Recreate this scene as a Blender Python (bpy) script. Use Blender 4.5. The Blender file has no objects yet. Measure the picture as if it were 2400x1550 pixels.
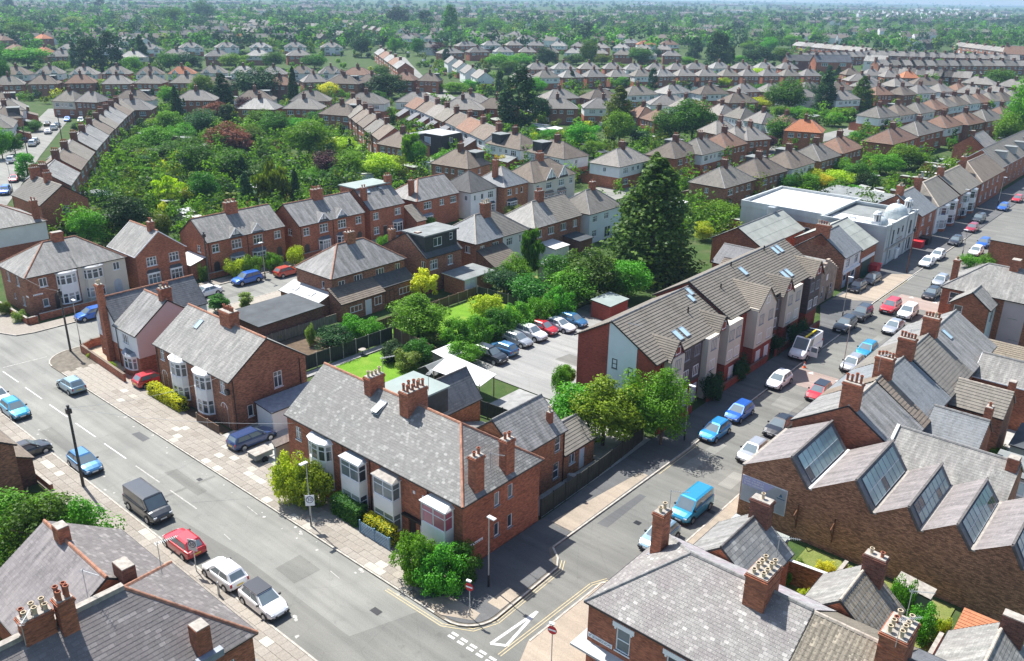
import bpy, math, random
import numpy as np
from mathutils import Vector, Matrix
random.seed(7); rng = np.random.default_rng(11)
SC = bpy.context.scene
COL = SC.collection
# ---------------------------------------------------------------- camera
F = 1992.0; CH = 40.0                       # focal length in photo pixels (2400 wide), camera height in metres
TH = math.atan(790 / 1992.0); RL = math.atan2(80, 5025)
_u0 = np.array([0, math.sin(TH), math.cos(TH)]); _r0 = np.array([1.0, 0, 0])
CR = math.cos(RL) * _r0 + math.sin(RL) * _u0
CU = -math.sin(RL) * _r0 + math.cos(RL) * _u0
CF = np.array([0, math.cos(TH), -math.sin(TH)])
cd = bpy.data.cameras.new('camera'); cam = bpy.data.objects.new('camera', cd); COL.objects.link(cam)
cd.sensor_width = 36; cd.sensor_fit = 'HORIZONTAL'; cd.lens = F / 2400 * 36
cd.clip_start = 0.5; cd.clip_end = 20000
cam.matrix_world = Matrix(((CR[0], CU[0], -CF[0], 0), (CR[1], CU[1], -CF[1], 0), (CR[2], CU[2], -CF[2], CH), (0, 0, 0, 1)))
SC.camera = cam
# ---------------------------------------------------------------- world and sun
HAZE = 0.00014
SUN_AZ, SUN_EL = 318.0, 57.0                # azimuth clockwise from +Y
w = bpy.data.worlds.new('World'); SC.world = w; w.use_nodes = True
wn = w.node_tree.nodes; sky = wn.new('ShaderNodeTexSky'); sky.sky_type = 'NISHITA'; sky.sun_disc = False
sky.sun_elevation = math.radians(SUN_EL); sky.sun_rotation = math.radians(SUN_AZ); sky.altitude = 100
sky.air_density = 1.0; sky.dust_density = 1.2
bg = wn['Background']; bg.inputs['Strength'].default_value = 0.115
w.node_tree.links.new(sky.outputs[0], bg.inputs['Color'])
sl = bpy.data.lights.new('sun', 'SUN'); sl.energy = 4.9; sl.angle = math.radians(0.53); sl.color = (1.0, 0.965, 0.91)
so = bpy.data.objects.new('sun', sl); COL.objects.link(so)
_az, _el = math.radians(SUN_AZ), math.radians(SUN_EL)
so.rotation_euler = Vector((-math.sin(_az) * math.cos(_el), -math.cos(_az) * math.cos(_el), -math.sin(_el))).to_track_quat('-Z', 'Y').to_euler()
so.location = (-40, 60, 80)
SC.view_settings.view_transform = 'Standard'; SC.view_settings.look = 'None'
SC.view_settings.exposure = 0.8; SC.view_settings.gamma = 1.0; SC.view_settings.use_curve_mapping = False
SC.render.engine = 'CYCLES'
cy = SC.cycles
cy.max_bounces = 5; cy.diffuse_bounces = 2; cy.glossy_bounces = 2; cy.transmission_bounces = 2; cy.transparent_max_bounces = 4; cy.volume_bounces = 0
cy.use_denoising = True
try: cy.denoiser = 'OPENIMAGEDENOISE'
except Exception: pass
cy.caustics_reflective = False; cy.caustics_refractive = False
cy.sample_clamp_indirect = 6
# ---------------------------------------------------------------- pixels and the street grid
def P(x, y, z=0.0):
 """photo pixel -> world point on the horizontal plane at height z"""
 d = CR * (x - 1200) / F - CU * (y - 775) / F + CF
 t = (z - CH) / d[2]
 return np.array([d[0] * t, d[1] * t, z])
GA = math.radians(-40.5)                    # direction of the a axis (along the wide road); b axis is square to it
EA = np.array([math.cos(GA), math.sin(GA)]); EB = np.array([-EA[1], EA[0]]); GO = np.array([-19.66, 65.74])
def G(a, b, z=0.0):
 q = GO + a * EA + b * EB
 return (q[0], q[1], z)
def ab(x, y, z=0.0):
 q = P(x, y, z)[:2] - GO
 return float(q @ EA), float(q @ EB)
def zf(x0, y0, s): return lambda x, y: (x0 + x / s, y0 + y / s)
Z1 = zf(0, 400, 2.961); Z2 = zf(0, 900, 2.369); Z3 = zf(600, 800, 2.484); Z4 = zf(600, 380, 2.65); Z5 = zf(1300, 380, 2.139)
Z6 = zf(1700, 820, 3.407); Z7 = zf(1900, 560, 4.77); Z8 = zf(1720, 400, 4.77); ZL = zf(0, 1180, 3.847); ZR = zf(1340, 1180, 4.1625)
ZS = zf(1840, 1180, 4.1625); S1 = zf(0, 0, 2.981); S2 = zf(800, 0, 2.981); S3 = zf(1600, 0, 2.981); ZQ = zf(1200, 1050, 1.9875)
# ---------------------------------------------------------------- objects
def tag(o, label=None, cat=None, group=None, kind=None):
 if label: o['label'] = label
 if cat: o['category'] = cat
 if group: o['group'] = group
 if kind: o['kind'] = kind
 return o
ALLOB = []
def ob(name, me, parent=None, loc=(0, 0, 0), rz=0.0, scale=None):
 o = bpy.data.objects.new(name, me); COL.objects.link(o); ALLOB.append(o)
 if parent is not None: o.parent = parent
 o.location = loc
 if rz: o.rotation_euler = (0, 0, rz)
 if scale is not None: o.scale = scale
 return o
def empty(name, loc, rz=0.0, label=None, cat=None, group=None):
 o = ob(name, None, None, loc, rz); o.empty_display_size = 0.3
 return tag(o, label, cat, group)
def copy_tree(tree):
 """copy a thing with its parts and their sub-parts; tree lists them, the thing first"""
 new = {}
 for o in tree:
  c = o.copy(); COL.objects.link(c); new[o] = c
  if o.parent is not None: c.parent = new[o.parent]
 return new[tree[0]]
def at(a, b): return G(a, b), GA            # place a thing built in grid axes
class MB:
 """collects polygons; build() links them as one mesh object with UVs in metres"""
 def __init__(s): s.v = []; s.f = []; s.m = []
 def poly(s, pts, m=0):
  i = len(s.v); s.v.extend([tuple(map(float, p)) for p in pts]); s.f.append(list(range(i, i + len(pts)))); s.m.append(m); return s
 def box(s, x0, y0, z0, x1, y1, z1, m=0, bottom=False):
  A = (x0, y0, z0); B = (x1, y0, z0); C = (x1, y1, z0); D = (x0, y1, z0)
  E = (x0, y0, z1); F_ = (x1, y0, z1); G_ = (x1, y1, z1); H = (x0, y1, z1)
  for q in ((A, B, F_, E), (B, C, G_, F_), (C, D, H, G_), (D, A, E, H), (E, F_, G_, H)): s.poly(q, m)
  if bottom: s.poly((D, C, B, A), m)
  return s
 def prism(s, pl, z0, z1, m=0, top=True, bottom=False):
  n = len(pl)
  for i in range(n):
   p, q = pl[i], pl[(i + 1) % n]
   s.poly(((p[0], p[1], z0), (q[0], q[1], z0), (q[0], q[1], z1), (p[0], p[1], z1)), m)
  if top: s.poly([(p[0], p[1], z1) for p in pl], m)
  if bottom: s.poly([(p[0], p[1], z0) for p in reversed(pl)], m)
  return s
 def tube(s, p0, p1, r0, r1=None, n=8, m=0, cap=True):
  r1 = r0 if r1 is None else r1
  p0 = Vector(p0); p1 = Vector(p1); d = (p1 - p0).normalized()
  u = d.orthogonal().normalized(); v = d.cross(u)
  A = [p0 + (u * math.cos(t) + v * math.sin(t)) * r0 for t in (2 * math.pi * k / n for k in range(n))]
  B = [p1 + (u * math.cos(t) + v * math.sin(t)) * r1 for t in (2 * math.pi * k / n for k in range(n))]
  for k in range(n): s.poly((A[k], A[(k + 1) % n], B[(k + 1) % n], B[k]), m)
  if cap: s.poly(B, m); s.poly(list(reversed(A)), m)
  return s
 def bar(s, p0, p1, w, h, m=0):
  """square bar between two points; w across, h up"""
  p0 = Vector(p0); p1 = Vector(p1); d = (p1 - p0).normalized()
  u = d.cross(Vector((0, 0, 1)));
  if u.length < 1e-4: u = Vector((1, 0, 0))
  u.normalize(); v = u.cross(d).normalized()
  q = [(-w / 2, -h / 2), (w / 2, -h / 2), (w / 2, h / 2), (-w / 2, h / 2)]
  A = [p0 + u * i + v * j for i, j in q]; B = [p1 + u * i + v * j for i, j in q]
  for k in range(4): s.poly((A[k], A[(k + 1) % 4], B[(k + 1) % 4], B[k]), m)
  s.poly(list(reversed(A)), m); s.poly(B, m); return s
 def mesh(s, name, mats, uv=True, smooth=False):
  me = bpy.data.meshes.new(name); me.from_pydata(s.v, [], s.f)
  if not isinstance(mats, (list, tuple)): mats = [mats]
  for m in mats: me.materials.append(MT(m) if isinstance(m, str) else m)
  if len(mats) > 1: me.polygons.foreach_set('material_index', s.m)
  if uv and s.f:
   V = np.array(s.v); L = me.uv_layers.new(name='UVMap'); out = np.empty((len(me.loops), 2)); k = 0
   for f in s.f:
    p = V[f]; q = np.roll(p, -1, 0)
    n = np.array([((p[:, 1] - q[:, 1]) * (p[:, 2] + q[:, 2])).sum(), ((p[:, 2] - q[:, 2]) * (p[:, 0] + q[:, 0])).sum(), ((p[:, 0] - q[:, 0]) * (p[:, 1] + q[:, 1])).sum()])
    ln = math.sqrt(float(n @ n)) or 1.0; n = n / ln
    h = math.hypot(n[0], n[1])
    if h < 0.02: out[k:k + len(f)] = p[:, :2]
    else:
     u = np.array([-n[1] / h, n[0] / h, 0.0]); v = np.array([n[1] * u[2] - n[2] * u[1], n[2] * u[0] - n[0] * u[2], n[0] * u[1] - n[1] * u[0]])
     out[k:k + len(f), 0] = p @ u; out[k:k + len(f), 1] = p @ v
    k += len(f)
   L.data.foreach_set('uv', out.ravel())
  if smooth: me.polygons.foreach_set('use_smooth', [True] * len(s.f))
  me.update(); return me
 def build(s, name, mats, parent=None, loc=(0, 0, 0), rz=0.0, uv=True, smooth=False):
  return ob(name, s.mesh(name, mats, uv, smooth), parent, loc, rz)
# ---------------------------------------------------------------- materials (all procedural, UVs in metres)
_MATS = {}
def MT(n): return _MATS[n]
class N:
 def __init__(s, name):
  s.mat = bpy.data.materials.new(name); s.mat.use_nodes = True; s.t = s.mat.node_tree; s.n = s.t.nodes; s.b = s.n['Principled BSDF']; _MATS[name] = s.mat
 def new(s, ty, **kw):
  x = s.n.new(ty)
  for k, v in kw.items():
   if k.startswith('i_'):
    key = k[2:]; x.inputs[int(key) if key.isdigit() else key.replace('_', ' ')].default_value = v
   else: setattr(x, k, v)
  return x
 def link(s, a, b): s.t.links.new(a, b)
 def coord(s, kind='UV', scale=(1, 1, 1), loc=(0, 0, 0)):
  c = s.new('ShaderNodeTexCoord'); m = s.new('ShaderNodeMapping'); m.inputs['Scale'].default_value = scale; m.inputs['Location'].default_value = loc
  s.link(c.outputs[kind], m.inputs[0]); return m.outputs[0]
 def noise(s, vec, scale, detail=4, rough=0.55):
  x = s.new('ShaderNodeTexNoise'); x.inputs['Scale'].default_value = scale; x.inputs['Detail'].default_value = detail; x.inputs['Roughness'].default_value = rough
  s.link(vec, x.inputs['Vector']); return x.outputs['Fac']
 def ramp(s, fac, stops):
  r = s.new('ShaderNodeValToRGB'); e = r.color_ramp.elements
  while len(e) < len(stops): e.new(0.5)
  for el, (p, c) in zip(e, stops): el.position = p; el.color = (*c, 1) if len(c) == 3 else c
  s.link(fac, r.inputs[0]); return r.outputs[0]
 def mix(s, fac, a, b, mode='MIX'):
  x = s.new('ShaderNodeMix', data_type='RGBA', blend_type=mode)
  for sock, v in ((x.inputs[0], fac), (x.inputs[6], a), (x.inputs[7], b)):
   if hasattr(v, 'is_linked') or hasattr(v, 'links'): s.link(v, sock)
   else: sock.default_value = (*v, 1) if isinstance(v, tuple) and len(v) == 3 else v
  return x.outputs[2]
 def math(s, op, a, b=0.0):
  x = s.new('ShaderNodeMath', operation=op)
  for sock, v in ((x.inputs[0], a), (x.inputs[1], b)):
   if hasattr(v, 'links'): s.link(v, sock)
   else: sock.default_value = v
  return x.outputs[0]
 def bump(s, h, strength=0.3, dist=0.02):
  x = s.new('ShaderNodeBump'); x.inputs['Strength'].default_value = strength; x.inputs['Distance'].default_value = dist
  s.link(h, x.inputs['Height']); s.link(x.outputs[0], s.b.inputs['Normal'])
 def out(s, col, rough=0.8, spec=0.3, metal=0.0):
  if hasattr(col, 'links'): s.link(col, s.b.inputs['Base Color'])
  else: s.b.inputs['Base Color'].default_value = (*col, 1)
  s.b.inputs['Roughness'].default_value = rough; s.b.inputs['Specular IOR Level'].default_value = spec; s.b.inputs['Metallic'].default_value = metal
  return s.mat
def sc3(c, k): return tuple(min(1, x * k) for x in c)
def orand(n):
 return n.new('ShaderNodeObjectInfo').outputs['Random']
def brick_mat(name, c, dark=0.55, mortar=(0.20, 0.16, 0.13)):
 n = N(name); uv = n.coord()
 b = n.new('ShaderNodeTexBrick'); b.offset = 0.5; b.inputs['Scale'].default_value = 1.0; b.inputs['Brick Width'].default_value = 0.235; b.inputs['Row Height'].default_value = 0.083
 b.inputs['Mortar Size'].default_value = 0.008; b.inputs['Mortar Smooth'].default_value = 0.3; b.inputs['Bias'].default_value = -0.1
 b.inputs['Color1'].default_value = (*sc3(c, 1.2), 1); b.inputs['Color2'].default_value = (*sc3(c, dark), 1); b.inputs['Mortar'].default_value = (*mortar, 1)
 n.link(uv, b.inputs['Vector'])
 o = n.coord('UV', (1.5, 4, 1)); f = n.noise(o, 1.6, 6, 0.7)
 col = n.mix(1.0, b.outputs['Color'], n.ramp(f, [(0.28, (0.62, 0.58, 0.58)), (0.5, (1, 1, 1)), (0.75, (1.25, 1.12, 1.0))]), 'MULTIPLY')
 g = n.noise(n.coord('Object'), 0.28, 4, 0.6)
 col = n.mix(1.0, col, n.ramp(g, [(0.3, (0.78, 0.74, 0.74)), (0.65, (1.12, 1.1, 1.08))]), 'MULTIPLY')
 n.bump(b.outputs['Fac'], -0.4, 0.01)
 return n.out(col, 0.85, 0.2)
def slate_mat(name, c, tint=(0.28, 0.268, 0.265), wd=0.27, ht=0.2, light=1.35, lichen=0.7):
 n = N(name); uv = n.coord()
 b = n.new('ShaderNodeTexBrick'); b.offset = 0.5; b.inputs['Scale'].default_value = 1.0; b.inputs['Brick Width'].default_value = wd; b.inputs['Row Height'].default_value = ht
 b.inputs['Mortar Size'].default_value = 0.006; b.inputs['Mortar Smooth'].default_value = 0.2; b.inputs['Bias'].default_value = 0.0
 b.inputs['Color1'].default_value = (*sc3(c, 1.22), 1); b.inputs['Color2'].default_value = (*sc3(c, 0.82), 1); b.inputs['Mortar'].default_value = (*sc3(c, 0.45), 1)
 n.link(uv, b.inputs['Vector'])
 streak = n.noise(n.coord('UV', (1.1, 0.16, 1)), 1.3, 5, 0.62)
 col = n.mix(n.ramp(streak, [(0.42, (0, 0, 0)), (0.62, (0.75, 0.75, 0.75))]), b.outputs['Color'], tint)
 s2 = n.noise(n.coord('UV', (2.2, 0.35, 1), (7, 3, 0)), 1.1, 5, 0.65)
 col = n.mix(1.0, col, n.ramp(s2, [(0.3, (0.72, 0.73, 0.72)), (0.5, (1, 1, 1)), (0.72, (light, light, light * 0.98))]), 'MULTIPLY')
 li = n.noise(n.coord('UV', (1, 1, 1), (1, 9, 0)), 9.0, 2, 0.5)
 col = n.mix(n.math('MULTIPLY', n.ramp(li, [(0.66, (0, 0, 0)), (0.72, (1, 1, 1))]), lichen), col, (0.52, 0.52, 0.47))
 n.bump(b.outputs['Fac'], -0.5, 0.012)
 return n.out(col, 0.62, 0.35)
def tile_mat(name, c, alt, pitch=0.30, moss=(0.30, 0.29, 0.2), lich=0.35):
 """interlocking concrete tiles: the courses are geometry, the rolls and each tile's tone are here"""
 n = N(name); uv = n.coord()
 b = n.new('ShaderNodeTexBrick'); b.offset = 0.0; b.inputs['Scale'].default_value = 1.0; b.inputs['Brick Width'].default_value = pitch; b.inputs['Row Height'].default_value = 0.345
 b.inputs['Mortar Size'].default_value = 0.012; b.inputs['Mortar Smooth'].default_value = 0.6
 b.inputs['Color1'].default_value = (*sc3(c, 1.15), 1); b.inputs['Color2'].default_value = (*sc3(c, 0.82), 1); b.inputs['Mortar'].default_value = (*sc3(c, 0.5), 1)
 n.link(uv, b.inputs['Vector'])
 f = n.noise(n.coord('UV', (0.5, 0.25, 1)), 1.0, 5, 0.65)
 col = n.mix(n.ramp(f, [(0.4, (0, 0, 0)), (0.68, (0.8, 0.8, 0.8))]), b.outputs['Color'], alt)
 g = n.noise(uv, 7, 3, 0.6)
 col = n.mix(n.math('MULTIPLY', n.ramp(g, [(0.58, (0, 0, 0)), (0.7, (1, 1, 1))]), lich), col, moss)
 r = n.mix(1.0, col, n.ramp(orand(n), [(0, (0.86, 0.86, 0.87)), (1, (1.14, 1.1, 1.06))]), 'MULTIPLY')
 return n.out(r, 0.8, 0.25)
def plain(name, c, rough=0.7, spec=0.3, metal=0.0, var=0.15, scale=1.2, coords='Object', streak=None, emit=None):
 n = N(name); f = n.noise(n.coord(coords, (1, 1, 1) if streak is None else streak), scale, 5, 0.6)
 col = n.mix(1.0, c, n.ramp(f, [(0.25, (1 - var * 1.3,) * 3), (0.75, (1 + var,) * 3)]), 'MULTIPLY')
 return n.out(col, rough, spec, metal)
def glass_mat(name, c, rough=0.06, var=0.5):
 n = N(name); f = n.noise(n.coord('Object', (1, 1, 1)), 0.9, 2)
 col = n.mix(1.0, c, n.ramp(orand(n), [(0, (1 - var,) * 3), (1, (1 + var,) * 3)]), 'MULTIPLY')
 col = n.mix(f, col, sc3(c, 1.6)); n.out(col, rough, 0.6); n.b.inputs['Coat Weight'].default_value = 0.3; n.b.inputs['Coat Roughness'].default_value = 0.02  # noise lightens the pane colour to stand in for sky reflection
 return n.mat
def paint_mat(name, c, metal=0.0, coat=1.0):
 n = N(name); n.out(c, 0.35, 0.5, metal); n.b.inputs['Coat Weight'].default_value = coat; n.b.inputs['Coat Roughness'].default_value = 0.06
 return n.mat
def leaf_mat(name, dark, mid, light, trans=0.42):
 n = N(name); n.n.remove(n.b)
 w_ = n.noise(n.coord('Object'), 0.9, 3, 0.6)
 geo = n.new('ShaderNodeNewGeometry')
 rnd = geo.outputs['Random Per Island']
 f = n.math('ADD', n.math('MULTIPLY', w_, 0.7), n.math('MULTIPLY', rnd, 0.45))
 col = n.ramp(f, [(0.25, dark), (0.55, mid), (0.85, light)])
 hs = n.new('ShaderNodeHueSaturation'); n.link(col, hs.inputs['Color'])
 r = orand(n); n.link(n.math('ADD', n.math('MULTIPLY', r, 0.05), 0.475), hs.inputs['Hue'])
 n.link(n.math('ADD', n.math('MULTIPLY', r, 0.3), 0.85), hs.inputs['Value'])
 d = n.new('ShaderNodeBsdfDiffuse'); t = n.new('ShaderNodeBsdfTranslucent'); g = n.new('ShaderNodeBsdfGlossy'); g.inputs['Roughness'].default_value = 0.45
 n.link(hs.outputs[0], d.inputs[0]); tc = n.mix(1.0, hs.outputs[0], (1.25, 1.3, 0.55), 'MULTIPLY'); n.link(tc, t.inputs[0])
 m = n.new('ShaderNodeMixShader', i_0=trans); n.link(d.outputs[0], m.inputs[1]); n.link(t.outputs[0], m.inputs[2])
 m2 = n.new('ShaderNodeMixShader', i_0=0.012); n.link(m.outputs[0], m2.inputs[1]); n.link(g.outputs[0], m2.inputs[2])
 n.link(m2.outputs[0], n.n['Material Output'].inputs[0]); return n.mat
def asphalt_mat(name, c, patch, scale=1.0):
 n = N(name); o = n.coord('Object')
 f = n.noise(o, 0.16 * scale, 5, 0.6); g = n.noise(o, 14, 3, 0.7)
 along = n.noise(n.coord('Object', (0.05, 0.9, 1)), 1.2, 5, 0.6)
 col = n.mix(n.ramp(f, [(0.38, (0, 0, 0)), (0.62, (1, 1, 1))]), c, patch)
 col = n.mix(1.0, col, n.ramp(along, [(0.3, (0.8, 0.8, 0.8)), (0.7, (1.14, 1.14, 1.13))]), 'MULTIPLY')
 col = n.mix(1.0, col, n.ramp(g, [(0.3, (0.82, 0.82, 0.82)), (0.7, (1.16, 1.16, 1.16))]), 'MULTIPLY')
 v = n.new('ShaderNodeTexVoronoi', feature='DISTANCE_TO_EDGE'); v.inputs['Scale'].default_value = 0.22; n.link(n.coord('Object'), v.inputs['Vector'])
 crack = n.ramp(v.outputs['Distance'], [(0.0, (0.62, 0.62, 0.62)), (0.012, (1, 1, 1))]); col = n.mix(0.22, col, n.mix(1.0, col, crack, 'MULTIPLY'))
 st = n.noise(n.coord('Object', (1, 1, 1), (50, 3, 0)), 0.9, 3, 0.6)
 col = n.mix(n.math('MULTIPLY', n.ramp(st, [(0.62, (0, 0, 0)), (0.74, (1, 1, 1))]), 0.35), col, sc3(c, 0.5))
 n.bump(g, 0.2, 0.01); return n.out(col, 0.85, 0.25)
def slab_mat(name, c):
 n = N(name); o = n.coord('Object'); f = n.noise(o, 5, 4, 0.65)
 col = n.mix(1.0, c, n.ramp(f, [(0.3, (0.8, 0.8, 0.78)), (0.7, (1.15, 1.14, 1.12))]), 'MULTIPLY')
 col = n.mix(1.0, col, n.ramp(orand(n), [(0, (0.9, 0.89, 0.87)), (0.6, (1, 1, 1)), (1, (1.1, 1.1, 1.08))]), 'MULTIPLY')
 return n.out(col, 0.85, 0.2)
def grass_mat(name, c, c2, dry):
 n = N(name); o = n.coord('Object'); f = n.noise(o, 0.7, 5, 0.65); g = n.noise(o, 9, 3, 0.7)
 col = n.mix(n.ramp(f, [(0.35, (0, 0, 0)), (0.65, (1, 1, 1))]), c, c2)
 h = n.noise(n.coord('Object', (1, 1, 1), (9, 2, 0)), 0.25, 4, 0.6)
 col = n.mix(n.ramp(h, [(0.5, (0, 0, 0)), (0.72, (0.8, 0.8, 0.8))]), col, dry)
 col = n.mix(1.0, col, n.ramp(g, [(0.3, (0.7, 0.7, 0.7)), (0.7, (1.25, 1.25, 1.2))]), 'MULTIPLY'); n.bump(g, 0.5, 0.04); return n.out(col, 0.9, 0.1)
brick_mat('brick_red', (0.43, 0.15, 0.08)); brick_mat('brick_orange', (0.45, 0.19, 0.095)); brick_mat('brick_brown', (0.36, 0.16, 0.095), 0.45)
brick_mat('brick_dark', (0.20, 0.085, 0.06), 0.5); brick_mat('brick_old', (0.48, 0.25, 0.145), 0.42, (0.17, 0.13, 0.10)); brick_mat('brick_new', (0.30, 0.065, 0.045), 0.8, (0.2, 0.1, 0.08))
slate_mat('slate', (0.185, 0.184, 0.172), light=1.5); slate_mat('slate_light', (0.225, 0.222, 0.205), (0.225, 0.21, 0.198), light=1.6); slate_mat('slate_purple', (0.185, 0.168, 0.165), (0.26, 0.235, 0.23), light=1.25, lichen=0.4)
slate_mat('slate_blue', (0.185, 0.2, 0.21), (0.21, 0.218, 0.225), light=1.15, lichen=0.1); slate_mat('slate_worn', (0.33, 0.325, 0.32), (0.34, 0.26, 0.29), light=1.35, lichen=1.0)
slate_mat('slate_dark', (0.13, 0.135, 0.145), (0.15, 0.15, 0.16), light=1.2, lichen=0.1); slate_mat('shingle_red', (0.30, 0.285, 0.27), (0.30, 0.22, 0.2), 0.2, 0.12)
tile_mat('tile_brown', (0.175, 0.145, 0.118), (0.215, 0.185, 0.155)); tile_mat('tile_grey', (0.195, 0.183, 0.16), (0.24, 0.225, 0.198)); tile_mat('tile_red', (0.24, 0.14, 0.098), (0.215, 0.155, 0.12))
tile_mat('tile_slate', (0.25, 0.237, 0.218), (0.30, 0.285, 0.265)); tile_mat('tile_apartment', (0.195, 0.175, 0.145), (0.235, 0.212, 0.18), lich=0.2); tile_mat('tile_orange', (0.45, 0.17, 0.08), (0.42, 0.2, 0.11))
tile_mat('tile_dark', (0.115, 0.115, 0.115), (0.15, 0.15, 0.145), lich=0.1); tile_mat('tile_lichen', (0.2, 0.175, 0.135), (0.24, 0.21, 0.165), 0.3, (0.4, 0.38, 0.3), 0.8)
plain('ridge_terracotta', (0.40, 0.20, 0.13), 0.85, var=0.35, scale=3); plain('ridge_grey', (0.25, 0.245, 0.235), 0.85, var=0.3, scale=3); plain('ridge_dark', (0.13, 0.12, 0.115), 0.85, var=0.3, scale=3); plain('ridge_pale', (0.42, 0.37, 0.31), 0.85, var=0.3, scale=3)
plain('white_paint', (0.78, 0.78, 0.77), 0.5, var=0.06); plain('upvc', (0.86, 0.87, 0.88), 0.35, 0.5, var=0.02); plain('render_white', (0.74, 0.745, 0.74), 0.85, var=0.1, scale=0.5); plain('render_cream', (0.62, 0.57, 0.48), 0.85, var=0.1, scale=0.5)
plain('render_pink', (0.62, 0.47, 0.46), 0.85, var=0.07, scale=0.4); plain('render_blue', (0.62, 0.70, 0.72), 0.85, var=0.08, scale=0.5); plain('render_grey', (0.42, 0.42, 0.41), 0.85, var=0.12, scale=0.6); plain('render_hall', (0.50, 0.53, 0.53), 0.8, var=0.2, scale=0.35, streak=(1, 1, 0.15))
plain('stone_buff', (0.36, 0.29, 0.23), 0.85, var=0.3, scale=2); plain('timber_black', (0.02, 0.02, 0.02), 0.6); plain('clad_dark', (0.05, 0.05, 0.052), 0.6, var=0.3, scale=2); plain('clad_wood', (0.10, 0.085, 0.085), 0.7, var=0.35, scale=1.5, streak=(1, 1, 8))
plain('gutter_black', (0.018, 0.018, 0.02), 0.4, 0.4); plain('lead', (0.24, 0.27, 0.31), 0.5, 0.4, var=0.25, scale=2); plain('felt_black', (0.075, 0.083, 0.09), 0.8, var=0.3, scale=0.5); plain('felt_green', (0.27, 0.32, 0.30), 0.8, var=0.12, scale=0.6); plain('felt_grey', (0.22, 0.235, 0.23), 0.85, var=0.25, scale=0.6)
plain('sheet_white', (0.60, 0.60, 0.58), 0.5, var=0.1, scale=0.6); plain('sheet_pale', (0.42, 0.43, 0.43), 0.5, var=0.15, scale=0.5, streak=(3, .4, 1)); plain('asbestos', (0.33, 0.345, 0.31), 0.85, var=0.2, scale=0.5); plain('polycarb', (0.50, 0.60, 0.66), 0.3, 0.5, var=0.15); plain('zinc_grey', (0.33, 0.36, 0.38), 0.45, 0.4, var=0.2, scale=0.8)
plain('pot_red', (0.36, 0.13, 0.075), 0.8, var=0.3, scale=4); plain('pot_buff', (0.55, 0.45, 0.31), 0.8, var=0.25, scale=4); plain('cement', (0.36, 0.33, 0.29), 0.9, var=0.3, scale=3); plain('concrete', (0.40, 0.39, 0.36), 0.9, var=0.2, scale=1.2)
plain('door_white', (0.72, 0.74, 0.78), 0.35, 0.5, var=0.03); plain('door_blue', (0.04, 0.16, 0.27), 0.35, 0.5); plain('door_dark', (0.05, 0.035, 0.03), 0.4, 0.5); plain('door_grey', (0.40, 0.45, 0.50), 0.4); plain('shutter_green', (0.02, 0.07, 0.06), 0.4)
plain('fence_brown', (0.16, 0.10, 0.065), 0.85, var=0.3, scale=1.5, streak=(4, 4, .6)); plain('fence_grey', (0.24, 0.21, 0.17), 0.85, var=0.3, scale=1.5, streak=(4, 4, .6)); plain('fence_dark', (0.045, 0.05, 0.042), 0.8, var=0.35, scale=1.5, streak=(4, 4, .6)); plain('fence_tan', (0.30, 0.19, 0.10), 0.85, var=0.25, streak=(4, 4, .6)); plain('trellis_blue', (0.16, 0.28, 0.38), 0.6, var=0.1)
plain('wood_post', (0.33, 0.27, 0.2), 0.85, var=0.3, scale=3); plain('pole_wood', (0.085, 0.075, 0.065), 0.85, var=0.35, scale=3); plain('steel_grey', (0.42, 0.44, 0.45), 0.4, 0.5, 0.5, var=0.1); plain('lamp_white', (0.82, 0.83, 0.84), 0.4, 0.5); plain('black_metal', (0.02, 0.02, 0.022), 0.4, 0.5); plain('sign_red', (0.55, 0.02, 0.03), 0.45, 0.4, var=0.04); plain('rust', (0.16, 0.07, 0.035), 0.85, var=0.4, scale=5)
plain('line_white', (0.60, 0.60, 0.57), 0.8, var=0.25, scale=6); plain('line_yellow', (0.50, 0.42, 0.25), 0.8, var=0.2, scale=6); plain('line_worn', (0.42, 0.41, 0.38), 0.85, var=0.45, scale=5); plain('kerb_stone', (0.42, 0.39, 0.34), 0.85, var=0.2, scale=2); plain('soil', (0.12, 0.085, 0.055), 0.95, var=0.4, scale=1.5); plain('paving_tan', (0.40, 0.33, 0.25), 0.9, var=0.25, scale=1.0)
plain('paving_pink', (0.34, 0.21, 0.17), 0.9, var=0.2, scale=1.5); plain('gravel_grey', (0.30, 0.30, 0.29), 0.9, var=0.25, scale=1.0); plain('tyre', (0.018, 0.018, 0.019), 0.8, 0.2); plain('alloy', (0.45, 0.46, 0.48), 0.35, 0.5, 0.7); plain('hub_dark', (0.06, 0.06, 0.065), 0.4, 0.5, 0.5); plain('plate_white', (0.75, 0.76, 0.75), 0.5); plain('plate_yellow', (0.70, 0.52, 0.08), 0.5)
plain('lamp_clear', (0.62, 0.66, 0.70), 0.12, 0.6, var=0.1, scale=6); plain('lamp_red', (0.40, 0.015, 0.02), 0.2, 0.6); plain('trim_black', (0.022, 0.022, 0.024), 0.5, 0.4); plain('bark', (0.12, 0.09, 0.065), 0.9, var=0.35, scale=3); plain('orange_plastic', (0.75, 0.13, 0.03), 0.5); plain('yellow_plastic', (0.75, 0.60, 0.03), 0.45); plain('red_plastic', (0.50, 0.03, 0.04), 0.45); plain('pink_plastic', (0.75, 0.16, 0.32), 0.5); plain('ink_navy', (0.03, 0.03, 0.09), 0.6); plain('banner_violet', (0.5, 0.5, 0.74), 0.6, var=0.08); plain('banner_pale', (0.84, 0.87, 0.9), 0.6, var=0.06, scale=3); plain('tarp_blue', (0.05, 0.22, 0.48), 0.5, var=0.2); plain('dome_lead', (0.50, 0.55, 0.55), 0.5, 0.4, var=0.25, scale=1.2)
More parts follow.
